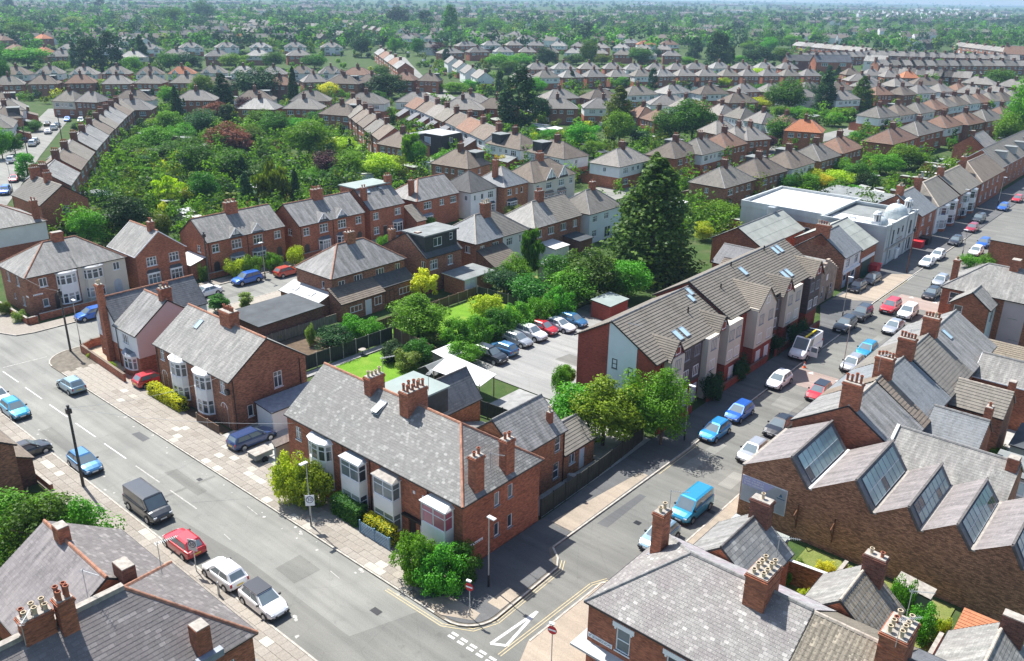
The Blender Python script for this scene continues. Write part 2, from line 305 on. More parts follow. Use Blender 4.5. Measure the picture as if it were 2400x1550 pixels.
glass_mat('glass', (0.035, 0.046, 0.058)); glass_mat('glass_pale', (0.11, 0.14, 0.15), 0.1, 0.4); glass_mat('glass_curtain', (0.26, 0.27, 0.27), 0.15, 0.2); glass_mat('glass_car', (0.11, 0.145, 0.165), 0.05, 0.25); glass_mat('glass_saw', (0.19, 0.29, 0.295), 0.22, 0.4); glass_mat('glass_roof', (0.30, 0.42, 0.48), 0.1, 0.2); glass_mat('curtain_red', (0.34, 0.10, 0.14), 0.15, 0.3)  # glass_car has a paler blue base that paints in the reflected sky
asphalt_mat('asphalt', (0.205, 0.206, 0.188), (0.25, 0.248, 0.226)); asphalt_mat('asphalt_dark', (0.105, 0.108, 0.11), (0.13, 0.13, 0.13)); asphalt_mat('asphalt_mid', (0.16, 0.16, 0.147), (0.19, 0.188, 0.17)); asphalt_mat('asphalt_buff', (0.36, 0.30, 0.235), (0.31, 0.265, 0.21)); asphalt_mat('carpark', (0.26, 0.262, 0.252), (0.30, 0.30, 0.285)); asphalt_mat('hump_red', (0.30, 0.235, 0.205), (0.33, 0.265, 0.235))
slab_mat('slab', (0.31, 0.282, 0.25)); slab_mat('slab_new', (0.44, 0.42, 0.375)); slab_mat('slab_dark', (0.285, 0.258, 0.228)); plain('slab_joint', (0.17, 0.15, 0.12), 0.95, var=0.3, scale=2)
grass_mat('grass', (0.10, 0.20, 0.025), (0.15, 0.27, 0.035), (0.22, 0.24, 0.06)); grass_mat('lawn', (0.11, 0.23, 0.02), (0.15, 0.29, 0.028), (0.21, 0.29, 0.05)); grass_mat('rough_grass', (0.13, 0.17, 0.045), (0.2, 0.22, 0.07), (0.28, 0.25, 0.12)); grass_mat('garden', (0.04, 0.075, 0.022), (0.065, 0.105, 0.03), (0.10, 0.11, 0.055)); grass_mat('far_land', (0.06, 0.10, 0.045), (0.085, 0.12, 0.055), (0.12, 0.12, 0.085))
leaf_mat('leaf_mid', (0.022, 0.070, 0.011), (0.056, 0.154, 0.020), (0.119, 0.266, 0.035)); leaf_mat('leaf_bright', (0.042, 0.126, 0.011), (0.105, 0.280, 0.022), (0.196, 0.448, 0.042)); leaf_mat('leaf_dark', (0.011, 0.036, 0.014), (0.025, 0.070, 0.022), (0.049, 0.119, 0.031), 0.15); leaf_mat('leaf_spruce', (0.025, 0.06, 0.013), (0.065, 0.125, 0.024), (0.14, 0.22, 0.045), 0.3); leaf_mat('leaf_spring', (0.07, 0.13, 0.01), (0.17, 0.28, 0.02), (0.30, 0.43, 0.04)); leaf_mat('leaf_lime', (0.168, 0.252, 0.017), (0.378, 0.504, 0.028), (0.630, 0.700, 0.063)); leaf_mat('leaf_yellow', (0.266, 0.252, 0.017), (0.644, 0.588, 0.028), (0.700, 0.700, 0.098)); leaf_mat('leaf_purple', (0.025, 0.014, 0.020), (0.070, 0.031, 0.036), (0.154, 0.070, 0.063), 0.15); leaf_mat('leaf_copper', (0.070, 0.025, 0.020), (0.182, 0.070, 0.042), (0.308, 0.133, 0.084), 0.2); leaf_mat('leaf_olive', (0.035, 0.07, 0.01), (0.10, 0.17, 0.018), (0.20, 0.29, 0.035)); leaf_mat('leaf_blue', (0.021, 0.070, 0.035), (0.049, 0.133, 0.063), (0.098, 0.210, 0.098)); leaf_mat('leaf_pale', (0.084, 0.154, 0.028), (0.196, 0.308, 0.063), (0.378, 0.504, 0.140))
CAR_COLS = {'white': ((0.80, 0.81, 0.82), 0), 'silver': ((0.45, 0.47, 0.49), 0.5), 'black': ((0.018, 0.02, 0.024), 0.2), 'grey': ((0.045, 0.05, 0.056), 0.3), 'red': ((0.52, 0.018, 0.03), 0.1), 'dark_red': ((0.33, 0.012, 0.03), 0.1), 'blue': ((0.015, 0.12, 0.50), 0.3), 'bright_blue': ((0.02, 0.27, 0.62), 0.3), 'cyan_blue': ((0.02, 0.28, 0.48), 0.3), 'pale_blue': ((0.25, 0.38, 0.46), 0.4), 'mid_blue': ((0.06, 0.20, 0.40), 0.4), 'navy': ((0.02, 0.05, 0.16), 0.3), 'orange_red': ((0.50, 0.06, 0.03), 0.1)}
for k_, (c_, m_) in CAR_COLS.items(): paint_mat('car_' + k_, c_, m_)
# ---------------------------------------------------------------- building kit
def unit_mat(name, c, tint, lichen=(0.6, 0.6, 0.56), lk=0.5):
 """single slates or tiles: tone by piece, stains by place"""
 n = N(name); geo = n.new('ShaderNodeNewGeometry'); p = geo.outputs['Position']
 at_ = n.new('ShaderNodeAttribute'); at_.attribute_name = 'rnd'
 r = n.math('FRACT', n.math('ADD', at_.outputs['Fac'], orand(n)))
 col = n.ramp(r, [(0, sc3(c, 0.84)), (0.5, c), (0.8, sc3(c, 1.15)), (0.95, sc3(c, 1.7))])
 f = n.noise(p, 0.55, 5, 0.65); col = n.mix(n.ramp(f, [(0.4, (0, 0, 0)), (0.62, (0.7, 0.7, 0.7))]), col, tint)
 g = n.noise(p, 1.7, 4, 0.6); col = n.mix(1.0, col, n.ramp(g, [(0.3, (0.9, 0.9, 0.9)), (0.7, (1.08, 1.08, 1.07))]), 'MULTIPLY')
 l = n.noise(p, 17, 2); col = n.mix(n.math('MULTIPLY', n.ramp(l, [(0.64, (0, 0, 0)), (0.7, (1, 1, 1))]), lk), col, lichen)
 return n.out(col, 0.62, 0.35)
unit_mat('unit_slate', (0.185, 0.184, 0.172), (0.18, 0.17, 0.162)); unit_mat('unit_purple', (0.175, 0.16, 0.152), (0.17, 0.148, 0.145), lk=0.25); unit_mat('unit_worn', (0.24, 0.23, 0.215), (0.185, 0.16, 0.16), (0.62, 0.61, 0.55), 0.8); unit_mat('unit_tile', (0.20, 0.175, 0.135), (0.235, 0.205, 0.16), (0.55, 0.52, 0.4), 0.8); unit_mat('unit_grey', (0.215, 0.213, 0.2), (0.19, 0.195, 0.195), lk=0.5)
CAMP = np.array([0, 0, CH])
def slates(parent, fr, e0, e1, r1, r0, sw, sh, mat, name='slate', limit=300, lift=0.016, roll=False, seed=1):
 """cover a roof slope with single slates: the nearest ones are parts, the rest one joined part"""
 rg = np.random.default_rng(seed)
 e0, e1, r1, r0 = [np.array(p, float) for p in (e0, e1, r1, r0)]
 u = (e1 - e0); Lu = np.linalg.norm(u); u /= Lu
 nrm = np.cross(u, r0 - e0); nrm /= np.linalg.norm(nrm); v = np.cross(nrm, u); H = float((r0 - e0) @ v)
 l1 = float((r0 - e0) @ u); q1 = float((r1 - e0) @ u)
 full = []; part = []; nrow = int(H / sh)
 for k in range(nrow + 1):
  v0 = k * sh; v1 = min(H, v0 + sh)
  if v1 - v0 < 0.04: continue
  t = (v0 + v1) / 2 / H; lo = l1 * t; hi = Lu + (q1 - Lu) * t
  off = (k % 2) * sw / 2 if not roll else 0
  i0 = int(math.floor((lo - off) / sw)); i1 = int(math.ceil((hi - off) / sw))
  for i in range(i0, i1):
   x0 = off + i * sw; x1 = x0 + sw; c0 = max(x0, lo); c1 = min(x1, hi)
   if c1 - c0 < 0.03: continue
   ((full if (c1 - c0 > sw - 1e-6 and v1 - v0 > sh - 1e-6) else part)).append((c0, c1, v0, v1))
 g = 0.006
 mb = MB()
 def wedge(m_, x0, x1, v0, v1, l0, l1_):
  if roll:
   xm = (x0 + x1) / 2; q = [(x0 + g, l0 * 0.4), (xm - (x1 - x0) * 0.12, l0 * 0.35), (xm, l0 + 0.03), (xm + (x1 - x0) * 0.2, l0 + 0.025), (x1 - g, l0 * 0.5)]
   for (xa, ha), (xb, hb) in zip(q, q[1:]):
    m_.append(((xa, v0, ha), (xb, v0, hb), (xb, v1, hb - l0 * 0.8), (xa, v1, ha - l0 * 0.8))); m_.append(((xa, v0, -0.01), (xb, v0, -0.01), (xb, v0, hb), (xa, v0, ha)))
  else:
   m_.append(((x0 + g, v0, l0), (x1 - g, v0, l0), (x1 - g, v1 + 0.03, l1_), (x0 + g, v1 + 0.03, l1_)))
   m_.append(((x0 + g, v0, -0.01), (x1 - g, v0, -0.01), (x1 - g, v0, l0), (x0 + g, v0, l0)))
   m_.append(((x0 + g, v1, l1_), (x0 + g, v1, -0.01), (x0 + g, v0, -0.01), (x0 + g, v0, l0))); m_.append(((x1 - g, v0, l0), (x1 - g, v0, -0.01), (x1 - g, v1, -0.01), (x1 - g, v1, l1_)))
 R3 = np.array([[math.cos(fr[1]), -math.sin(fr[1]), 0], [math.sin(fr[1]), math.cos(fr[1]), 0], [0, 0, 1]]); T3 = np.array(fr[0])
 def dist(c):
  w_ = R3 @ (e0 + u * (c[0] + c[1]) / 2 + v * (c[2] + c[3]) / 2) + T3
  return np.linalg.norm(w_ - CAMP) + (0 if onscreen(w_) else 1000)
 full.sort(key=dist)
 near, rest = full[:limit], full[limit:] + part
 Bm = Matrix(((u[0], v[0], nrm[0], 0), (u[1], v[1], nrm[1], 0), (u[2], v[2], nrm[2], 0), (0, 0, 0, 1)))
 if near:
  fs = []; wedge(fs, 0, sw, 0, sh, lift, 0.002); m1 = MB()
  for q in fs: m1.poly(q)
  me = m1.mesh(name, mat, uv=False)
  for c in near:
   o = ob(name, me, parent); p = e0 + u * c[0] + v * c[2]
   M_ = Bm.copy(); M_.translation = Vector(p)
   tl = Matrix.Rotation(float(rg.normal(0, 0.006)), 4, 'X') @ Matrix.Rotation(float(rg.normal(0, 0.006)), 4, 'Z')
   o.matrix_local = M_ @ tl
 if rest:
  fs = []; rn = []
  for c in rest:
   n0 = len(fs); wedge(fs, *c, lift + float(rg.uniform(-.003, .005)), 0.002); rn += [float(rg.random())] * (len(fs) - n0)
  A = np.array(fs); W_ = e0 + A[..., 0:1] * u + A[..., 1:2] * v + A[..., 2:3] * nrm
  o = ob(name + '_field', quads_mesh(name + '_field', W_.reshape(-1, 3), mat), parent); o['kind'] = 'stuff'
  a_ = o.data.attributes.new('rnd', 'FLOAT', 'FACE'); a_.data.foreach_set('value', rn)
def onscreen(w_, mar=40):
 q = w_ - CAMP; d = q @ CF
 if d < 1: return False
 x = 1200 + F * (q @ CR) / d; y = 775 - F * (q @ CU) / d
 return -mar < x < 2400 + mar and -mar < y < 1550 + mar
def quads_mesh(name, V, mat):
 """V: (4n,3) vertices of n quads"""
 V = np.ascontiguousarray(V, dtype=np.float32); n = len(V) // 4
 me = bpy.data.meshes.new(name); me.vertices.add(4 * n); me.vertices.foreach_set('co', V.ravel())
 me.loops.add(4 * n); me.loops.foreach_set('vertex_index', np.arange(4 * n, dtype=np.int32))
 me.polygons.add(n); me.polygons.foreach_set('loop_start', np.arange(0, 4 * n, 4, dtype=np.int32))
 try: me.polygons.foreach_set('loop_total', np.full(n, 4, dtype=np.int32))
 except Exception: pass
 for m in (mat if isinstance(mat, (list, tuple)) else [mat]): me.materials.append(MT(m))
 me.update(calc_edges=True); return me
_WIN = {}
def _unit_pane(mat):
 k = 'pane_' + mat
 if k not in _WIN:
  m = MB(); m.poly(((0, 0, 0), (1, 0, 0), (1, 0, 1), (0, 0, 1))); _WIN[k] = m.mesh('pane', mat, uv=False)
 return _WIN[k]
PANES = ['glass'] * 6 + ['glass_pale', 'glass_pale', 'glass_curtain']
def window(root, p0, e, s0, z0, w, h, cols=2, rows=1, frac=None, fm='upvc', rec=0.06, sill=True, detail=2, glass=None, arch=False, name='window', bar=0.085, sillm=None):
 """window unit with its left lower corner s0 along the wall line p0 + e*s, glass in real bars"""
 key = ('w', round(w, 2), round(h, 2), cols, rows, tuple(frac or ()), fm, sill, detail, glass, arch, bar, sillm)
 sp = [1.0 / cols] * cols
 fr = frac if frac else [1.0 / rows] * rows
 if key not in _WIN:
  m = MB(); d = 0.06
  m.box(0, 0, 0, bar, d, h, 0); m.box(w - bar, 0, 0, w, d, h, 0); m.box(bar, 0.001, 0, w - bar, d - .001, bar, 0); m.box(bar, 0.001, h - bar, w - bar, d - .001, h, 0, True)
  x = 0
  for q in sp[:-1]:
   x += q * w; m.box(x - bar * .45, 0.002, bar, x + bar * .45, d - .002, h - bar, 0)
  z = 0
  for q in fr[:-1]:
   z += q * h; m.box(bar, 0.004, z - bar * .4, w - bar, d - .004, z + bar * .4, 0, True)
  if sill: m.box(-0.06, -rec - 0.05, -0.07, w + 0.06, 0.02, 0.0, 1 if sillm else 0, True)
  if arch:
   n = 8; c = [(w / 2 - w / 2 * math.cos(math.pi * k / n), h - .02 + w / 2 * math.sin(math.pi * k / n)) for k in range(n + 1)]
   for q0, q1 in zip(c, c[1:]): m.bar((q0[0], 0.02, q0[1]), (q1[0], 0.02, q1[1]), bar, 0.07, 0)
   m.bar((w / 2, 0.02, h), (w / 2, 0.02, h + w / 2), bar * .6, .05, 0)
  _WIN[key] = m.mesh(name, [fm] + ([sillm] if sillm else []), uv=False)
 ang = math.atan2(e[1], e[0]); nx, ny = e[1], -e[0]
 o = ob(name, _WIN[key], root, (p0[0] + e[0] * s0 - nx * rec, p0[1] + e[1] * s0 - ny * rec, z0), ang)
 g = glass or PANES[random.randrange(len(PANES))]
 if detail >= 2:
  z = 0
  for r in range(len(fr)):
   x = 0
   for c in range(cols):
    gg = g if glass or random.random() < .75 else PANES[random.randrange(len(PANES))]
    ob('pane', _unit_pane(gg), o, (x * w + .01, 0.035, z * h + .01), 0, (sp[c] * w - .02, 1, fr[r] * h - .02)); x += sp[c]
   z += fr[r]
 else: ob('pane', _unit_pane(g), o, (.01, 0.035, .01), 0, (w - .02, 1, h - .02))
 if arch:
  n = 8; m = MB(); m.poly([(w / 2 - w / 2 * math.cos(math.pi * k / n), 0.036, h - .02 + w / 2 * math.sin(math.pi * k / n)) for k in range(n + 1)][::-1]); m.build('fanlight', g, o, uv=False)
 return o
def door(root, p0, e, s0, w, h, mat='door_white', z0=0.0, rec=0.06, glazed=False):
 key = ('d', w, h, mat, glazed)
 if key not in _WIN:
  m = MB(); m.box(0, 0, 0, w, .05, h, 0, True)
  for i in range(2):
   for j in range(2): m.box(.1 + i * (w / 2 - .02), -.012, .15 + j * h * .5, w / 2 - .06 + i * (w / 2 - .02), 0.01, h * .45 + j * h * .47, 0, True)
  m.box(-.07, -.02, 0, 0, .06, h + .07, 1); m.box(w, -.02, 0, w + .07, .06, h + .07, 1); m.box(0, -.02, h, w, .06, h + .07, 1, True)
  _WIN[key] = m.mesh('door', [mat, 'upvc'], uv=False)
  hm = MB(); hm.box(0, -.06, -.02, .1, 0, .02, 0, True); _WIN['handle'] = hm.mesh('handle', 'steel_grey', uv=False)
 ang = math.atan2(e[1], e[0]); nx, ny = e[1], -e[0]
 o = ob('door', _WIN[key], root, (p0[0] + e[0] * s0 - nx * rec, p0[1] + e[1] * s0 - ny * rec, z0), ang)
 ob('handle', _WIN['handle'], o, (w - .18, 0, 1.02))
 if glazed: ob('pane', _unit_pane('glass'), o, (w * .2, -.016, h * .55), 0, (w * .6, 1, h * .36))
 return o
def wall(mb, p0, p1, z0, z1, holes=(), m=0, dep=0.1, zs=None, m2=0):
 """vertical wall with openings; outward side is to the right of p0 -> p1"""
 L = math.hypot(p1[0] - p0[0], p1[1] - p0[1]); e = ((p1[0] - p0[0]) / L, (p1[1] - p0[1]) / L); nx, ny = e[1], -e[0]
 S = sorted({0.0, L} | {max(0, min(L, h[i])) for h in holes for i in (0, 1)}); Z = sorted({z0, z1} | ({zs} if zs and z0 < zs < z1 else set()) | {max(z0, min(z1, h[i])) for h in holes for i in (2, 3)})
 pt = lambda s, z, d=0: (p0[0] + e[0] * s - nx * d, p0[1] + e[1] * s - ny * d, z)
 for s0, s1 in zip(S, S[1:]):
  if s1 - s0 < 1e-5: continue
  for a, b in zip(Z, Z[1:]):
   if b - a < 1e-5: continue
   cs, cz = (s0 + s1) / 2, (a + b) / 2
   if any(h[0] < cs < h[1] and h[2] < cz < h[3] for h in holes): continue
   mb.poly((pt(s0, a), pt(s1, a), pt(s1, b), pt(s0, b)), m2 if zs and cz > zs else m)
 for h in holes:
  s0, s1, a, b = h[:4]; mm = m2 if zs and (a + b) / 2 > zs else m
  mb.poly((pt(s0, a), pt(s0, a, dep), pt(s0, b, dep), pt(s0, b)), mm); mb.poly((pt(s1, a, dep), pt(s1, a), pt(s1, b), pt(s1, b, dep)), mm)
  mb.poly((pt(s0, b), pt(s0, b, dep), pt(s1, b, dep), pt(s1, b)), mm); mb.poly((pt(s0, a, dep), pt(s0, a), pt(s1, a), pt(s1, a, dep)), mm)
def slope(mb, e0, e1, r1, r0, course=0.345, lip=0.03, m=0):
 """roof slope laid in courses, each lapping over the one below"""
 e0, e1, r1, r0 = [Vector(p) for p in (e0, e1, r1, r0)]
 nrm = (e1 - e0).cross(r0 - e0 if (r0 - e0).length > .01 else r1 - e0).normalized()
 H = max((r0 - e0).length, (r1 - e1).length); n = max(1, int(round(H / course))) if lip else 1
 prev = None
 for k in range(n):
  t0, t1 = k / n, (k + 1) / n
  a, b = e0.lerp(r0, t0), e1.lerp(r1, t0); c, d = e1.lerp(r1, t1), e0.lerp(r0, t1)
  if lip:
   if prev: mb.poly((a, b, b + nrm * lip, a + nrm * lip), m)
   a2, b2 = a + nrm * lip, b + nrm * lip
  else: a2, b2 = a, b
  pts = [a2, b2, c, d]
  if (c - d).length < 1e-4: pts = [a2, b2, c]
  mb.poly(pts, m); prev = (a, b)
def ridge_line(mb, p, q, w=0.24, h=0.11, seg=0.45, m=0):
 p, q = Vector(p), Vector(q); L = (q - p).length; n = max(1, int(L / seg)); d = (q - p) / L
 for k in range(n):
  a, b = p + d * (L * k / n), p + d * (L * (k + 1) / n - 0.012)
  u = d.cross(Vector((0, 0, 1))).normalized(); v = u.cross(d).normalized(); hh = h + (k % 2) * 0.008
  pr = [(-w / 2, -.03), (-w / 4, hh * .75), (0, hh), (w / 4, hh * .75), (w / 2, -.03)]
  A = [a + u * i + v * j for i, j in pr]; B = [b + u * i + v * j for i, j in pr]
  for i in range(4): mb.poly((A[i], B[i], B[i + 1], A[i + 1]), m)
  mb.poly(A, m); mb.poly(B[::-1], m)
_POT = {}
def pot_mesh(mat, h, r=0.13):
 k = (mat, round(h, 2), r)
 if k not in _POT:
  m = MB(); prof = [(r * .95, 0), (r * .8, h * .15), (r * .85, h * .8), (r * 1.12, h * .84), (r * 1.12, h), (r * .8, h), (r * .8, h * .75)]; n = 10
  for (r0, z0), (r1, z1) in zip(prof, prof[1:]):
   for i in range(n):
    a, b = 2 * math.pi * i / n, 2 * math.pi * (i + 1) / n
    m.poly(((r0 * math.cos(a), r0 * math.sin(a), z0), (r0 * math.cos(b), r0 * math.sin(b), z0), (r1 * math.cos(b), r1 * math.sin(b), z1), (r1 * math.cos(a), r1 * math.sin(a), z1)))
  m.poly([(r * .8 * math.cos(2 * math.pi * i / n), r * .8 * math.sin(2 * math.pi * i / n), h * .75) for i in range(n)], 1)
  _POT[k] = m.mesh('chimney_pot', [mat, 'black_metal'], uv=False, smooth=False)
 return _POT[k]
def chimney(root, x, y, w, d, z0, z1, pots=4, potm='pot_red', mat='brick_red', poth=0.45, band=True, rows=1, flash=True):
 m = MB(); m.box(x - w / 2, y - d / 2, z0, x + w / 2, y + d / 2, z1 - .28, 0)
 if band:
  for k, (g, a, b) in enumerate(((.035, .28, .2), (.07, .2, .1), (.03, .1, 0))): m.box(x - w / 2 - g, y - d / 2 - g, z1 - a, x + w / 2 + g, y + d / 2 + g, z1 - b, 0, True)
  m.box(x - w / 2 - .025, y - d / 2 - .025, z1 - .85, x + w / 2 + .025, y + d / 2 + .025, z1 - .78, 0, True)
 else: m.box(x - w / 2, y - d / 2, z1 - .28, x + w / 2, y + d / 2, z1, 0)
 m.box(x - w / 2 + .02, y - d / 2 + .02, z1, x + w / 2 - .02, y + d / 2 - .02, z1 + .06, 1)
 o = m.build('chimney', [mat, 'cement'], root)
 nn = max(1, pots // rows); lx = w >= d
 for r in range(rows):
  for i in range(nn):
   t = (i + .5) / nn - .5; q = (r + .5) / rows - .5
   px, py = (x + t * w, y + q * d * .9) if lx else (x + q * w * .9, y + t * d)
   hh = poth * random.choice((.8, 1, 1, 1.15)); pm = potm if random.random() < .85 else random.choice(('pot_red', 'pot_buff'))
   if pots: ob('chimney_pot', pot_mesh(pm, hh), o, (px, py, z1 + .05))
 return o
SIDE = {'S': lambda W, D: ((0, 0), (W, 0)), 'E': lambda W, D: ((W, 0), (W, D)), 'N': lambda W, D: ((W, D), (0, D)), 'W': lambda W, D: ((0, D), (0, 0))}
def s_of(face, c, W, D):
 """coordinate c measured along a (S, N) or b (E, W) -> distance along the wall line"""
 return c if face in 'SE' else ((W - c) if face == 'N' else (D - c))
def aerial(root, x, y, z, h=1.6, rz=0.3, name='aerial'):
 m = MB(); m.tube((0, 0, 0), (0, 0, h), .022, n=5); c, s = math.cos(rz), math.sin(rz)
 m.tube((-.15 * c, -.15 * s, h - .1), (1.15 * c, 1.15 * s, h - .1), .016, n=4)
 for k in range(12):
  t = -.1 + k * .105; l = .2 - k * .006
  m.tube((t * c - l * s, t * s + l * c, h - .1), (t * c + l * s, t * s - l * c, h - .1), .009, n=3)
 return m.build(name, 'steel_grey', root, (x, y, z), uv=False)
RECT = []
def house(name, label, fr, W, D, ez, rz, roof=('a', 'g', 'g'), wall_m='brick_red', roof_m='slate', ridge_m='ridge_terracotta', wins=(), doors=(), chims=(), course=0.25, lip=0.012, hi=None, rp=0.5, oh=0.22, verge=0.08, zs=None, wall_m2=None, detail=2, group=None, cat='house', ez2=None, fascia='gutter_black', sl=None, root=None, sl_sides='', zb=-0.05, faces='SENW', soft=False):
 """a house in its own axes: x along a, y along b, root at its south-west corner"""
 new = root is None
 if fr[1] == GA: q_ = np.array(fr[0][:2]) - GO; RECT.append((float(q_ @ EA), float(q_ @ EB), W, D))
 if new: root = empty(name, fr[0], fr[1], label, cat, group)
 holes = {k: [] for k in 'SENW'}
 for q in wins:
  f, c, z, w, h = q[:5]; s = s_of(f, c, W, D); holes[f].append((s - w / 2, s + w / 2, z, z + h))
 for q in doors:
  f, c, w, h = q[:4]; s = s_of(f, c, W, D); holes[f].append((s - w / 2, s + w / 2, zb, h))
 m = MB(); ax, t0, t1 = roof[:3]; e2 = ez if ez2 is None else ez2
 hs, hn, he, hw = (ez, e2, ez, ez) if ax == 'a' else (ez, ez, e2, ez)
 for f in faces:
  p0, p1 = SIDE[f](W, D); top = {'S': hs, 'N': hn, 'E': he, 'W': hw}[f]
  if (ax == 'a' and f in 'EW') or (ax == 'b' and f in 'SN'): top = min(ez, e2)
  wall(m, p0, p1, zb, top, holes[f], 0, .1, zs, 1)
 g = 1 if zs else 0
 lo = min(ez, e2)
 if ax == 'a':
  yr = D * rp; sS = (rz - ez) / yr; sN = (rz - e2) / (D - yr); hi_ = hi or yr
  x0 = -verge if t0 == 'g' else -oh; x1 = W + (verge if t1 == 'g' else oh); rx0 = -verge if t0 == 'g' else hi_; rx1 = W + verge if t1 == 'g' else W - hi_
  zS, zN = ez - oh * sS, e2 - oh * sN
  SL = [('S', (x0, -oh, zS), (x1, -oh, zS), (rx1, yr, rz), (rx0, yr, rz)), ('N', (x1, D + oh, zN), (x0, D + oh, zN), (rx0, yr, rz), (rx1, yr, rz))]
  if t1 == 'h': SL.append(('E', (x1, -oh, zS), (x1, D + oh, zN), (rx1, yr, rz), (rx1, yr, rz)))
  else: m.poly(((W, 0, lo), (W, D, lo), (W, D, e2), (W, yr, rz - .015), (W, 0, ez)), g)
  if t0 == 'h': SL.append(('W', (x0, D + oh, zN), (x0, -oh, zS), (rx0, yr, rz), (rx0, yr, rz)))
  else: m.poly(((0, D, lo), (0, 0, lo), (0, 0, ez), (0, yr, rz - .015), (0, D, e2)), g)
  R0, R1 = (rx0, yr, rz), (rx1, yr, rz)
  hips = ([((x1, -oh, zS), R1), ((x1, D + oh, zN), R1)] if t1 == 'h' else []) + ([((x0, -oh, zS), R0), ((x0, D + oh, zN), R0)] if t0 == 'h' else [])
  eaves = [((x0, -oh, zS), (x1, -oh, zS)), ((x1, D + oh, zN), (x0, D + oh, zN))] + ([((x1, -oh, zS), (x1, D + oh, zN))] if t1 == 'h' else []) + ([((x0, D + oh, zN), (x0, -oh, zS))] if t0 == 'h' else [])
  verges = ([((x1, -oh, zS), R1), ((x1, D + oh, zN), R1)] if t1 == 'g' else []) + ([((x0, -oh, zS), R0), ((x0, D + oh, zN), R0)] if t0 == 'g' else [])
 else:
  xr = W * rp; sW = (rz - ez) / xr; sE = (rz - e2) / (W - xr); hi_ = hi or xr
  y0 = -verge if t0 == 'g' else -oh; y1 = D + (verge if t1 == 'g' else oh); ry0 = -verge if t0 == 'g' else hi_; ry1 = D + verge if t1 == 'g' else D - hi_
  zW, zE = ez - oh * sW, e2 - oh * sE
  SL = [('E', (W + oh, y0, zE), (W + oh, y1, zE), (xr, ry1, rz), (xr, ry0, rz)), ('W', (-oh, y1, zW), (-oh, y0, zW), (xr, ry0, rz), (xr, ry1, rz))]
  if t0 == 'h': SL.append(('S', (-oh, y0, zW), (W + oh, y0, zE), (xr, ry0, rz), (xr, ry0, rz)))
  else: m.poly(((0, 0, lo), (W, 0, lo), (W, 0, e2), (xr, 0, rz - .015), (0, 0, ez)), g)
  if t1 == 'h': SL.append(('N', (W + oh, y1, zE), (-oh, y1, zW), (xr, ry1, rz), (xr, ry1, rz)))
  else: m.poly(((W, D, lo), (0, D, lo), (0, D, ez), (xr, D, rz - .015), (W, D, e2)), g)
  R0, R1 = (xr, ry0, rz), (xr, ry1, rz)
  hips = ([((-oh, y0, zW), R0), ((W + oh, y0, zE), R0)] if t0 == 'h' else []) + ([((-oh, y1, zW), R1), ((W + oh, y1, zE), R1)] if t1 == 'h' else [])
  eaves = [((W + oh, y0, zE), (W + oh, y1, zE)), ((-oh, y1, zW), (-oh, y0, zW))] + ([((-oh, y0, zW), (W + oh, y0, zE))] if t0 == 'h' else []) + ([((W + oh, y1, zE), (-oh, y1, zW))] if t1 == 'h' else [])
  verges = ([((-oh, y0, zW), R0), ((W + oh, y0, zE), R0)] if t0 == 'g' else []) + ([((-oh, y1, zW), R1), ((W + oh, y1, zE), R1)] if t1 == 'g' else [])
 m.build('wall', [wall_m] + ([wall_m2] if zs else []), root)
 rm = MB()
 for q in SL:
  if sl and q[0] in sl_sides: slope(rm, *q[1:], 1, 0)
  else: slope(rm, *q[1:], course, lip)
 ro = rm.build('roof', roof_m, root)
 for q in SL:
  if sl and q[0] in sl_sides: slates(ro, fr, *q[1:], *sl[:2], sl[2], sl[3] if len(sl) > 3 else 'slate', roll=(len(sl) > 4 and sl[4]), limit=sl[5] if len(sl) > 5 else 300)
 if ridge_m:
  k = MB()
  if (Vector(R0) - Vector(R1)).length > .1: ridge_line(k, R0, R1)
  for p, q in hips: ridge_line(k, p, q)
  k.build('ridge_tiles', ridge_m, ro, uv=False)
 for nm, L_, dz, bw, bh in (('gutter', eaves, .05, .11, .1), ('bargeboard', verges, .075, .06, .13)):
  f = MB()
  for p, q in L_:
   f.bar((p[0], p[1], p[2] - dz), (q[0], q[1], q[2] - dz), bw, bh)
   if detail > 1: f.build(nm, fascia, root, uv=False); f = MB()
  if f.v: f.build(nm, fascia, root, uv=False)
 for q in wins:
  fc, c, z, w_, h_ = q[:5]; kw = dict(q[5]) if len(q) > 5 else {}
  p0, p1 = SIDE[fc](W, D); L = math.hypot(p1[0] - p0[0], p1[1] - p0[1]); e = ((p1[0] - p0[0]) / L, (p1[1] - p0[1]) / L)
  kw.setdefault('detail', detail); window(root, p0, e, s_of(fc, c, W, D) - w_ / 2, z, w_, h_, **kw)
 for q in doors:
  fc, c, w_, h_ = q[:4]; kw = dict(q[4]) if len(q) > 4 else {}
  p0, p1 = SIDE[fc](W, D); L = math.hypot(p1[0] - p0[0], p1[1] - p0[1]); e = ((p1[0] - p0[0]) / L, (p1[1] - p0[1]) / L)
  door(root, p0, e, s_of(fc, c, W, D) - w_ / 2, w_, h_ - .06, **kw)
 for q in chims:
  kw = dict(q[5]) if len(q) > 5 else {}; x, y, w_, d_, zt = q[:5]
  chimney(root, x, y, w_, d_, kw.pop('z0', min(ez, e2) - .3), zt, **kw)
 root['_W'] = W; root['_D'] = D
 return root
def downpipe(root, face, c, W, D, z1, z0=0.0, out=.07, mat='gutter_black'):
 p0, p1 = SIDE[face](W, D); L = math.hypot(p1[0] - p0[0], p1[1] - p0[1]); e = ((p1[0] - p0[0]) / L, (p1[1] - p0[1]) / L); s = s_of(face, c, W, D)
 x, y = p0[0] + e[0] * s + e[1] * out, p0[1] + e[1] * s - e[0] * out
 m = MB(); m.tube((x, y, z0), (x, y, z1), .045, n=6); m.build('downpipe', mat, root, uv=False)
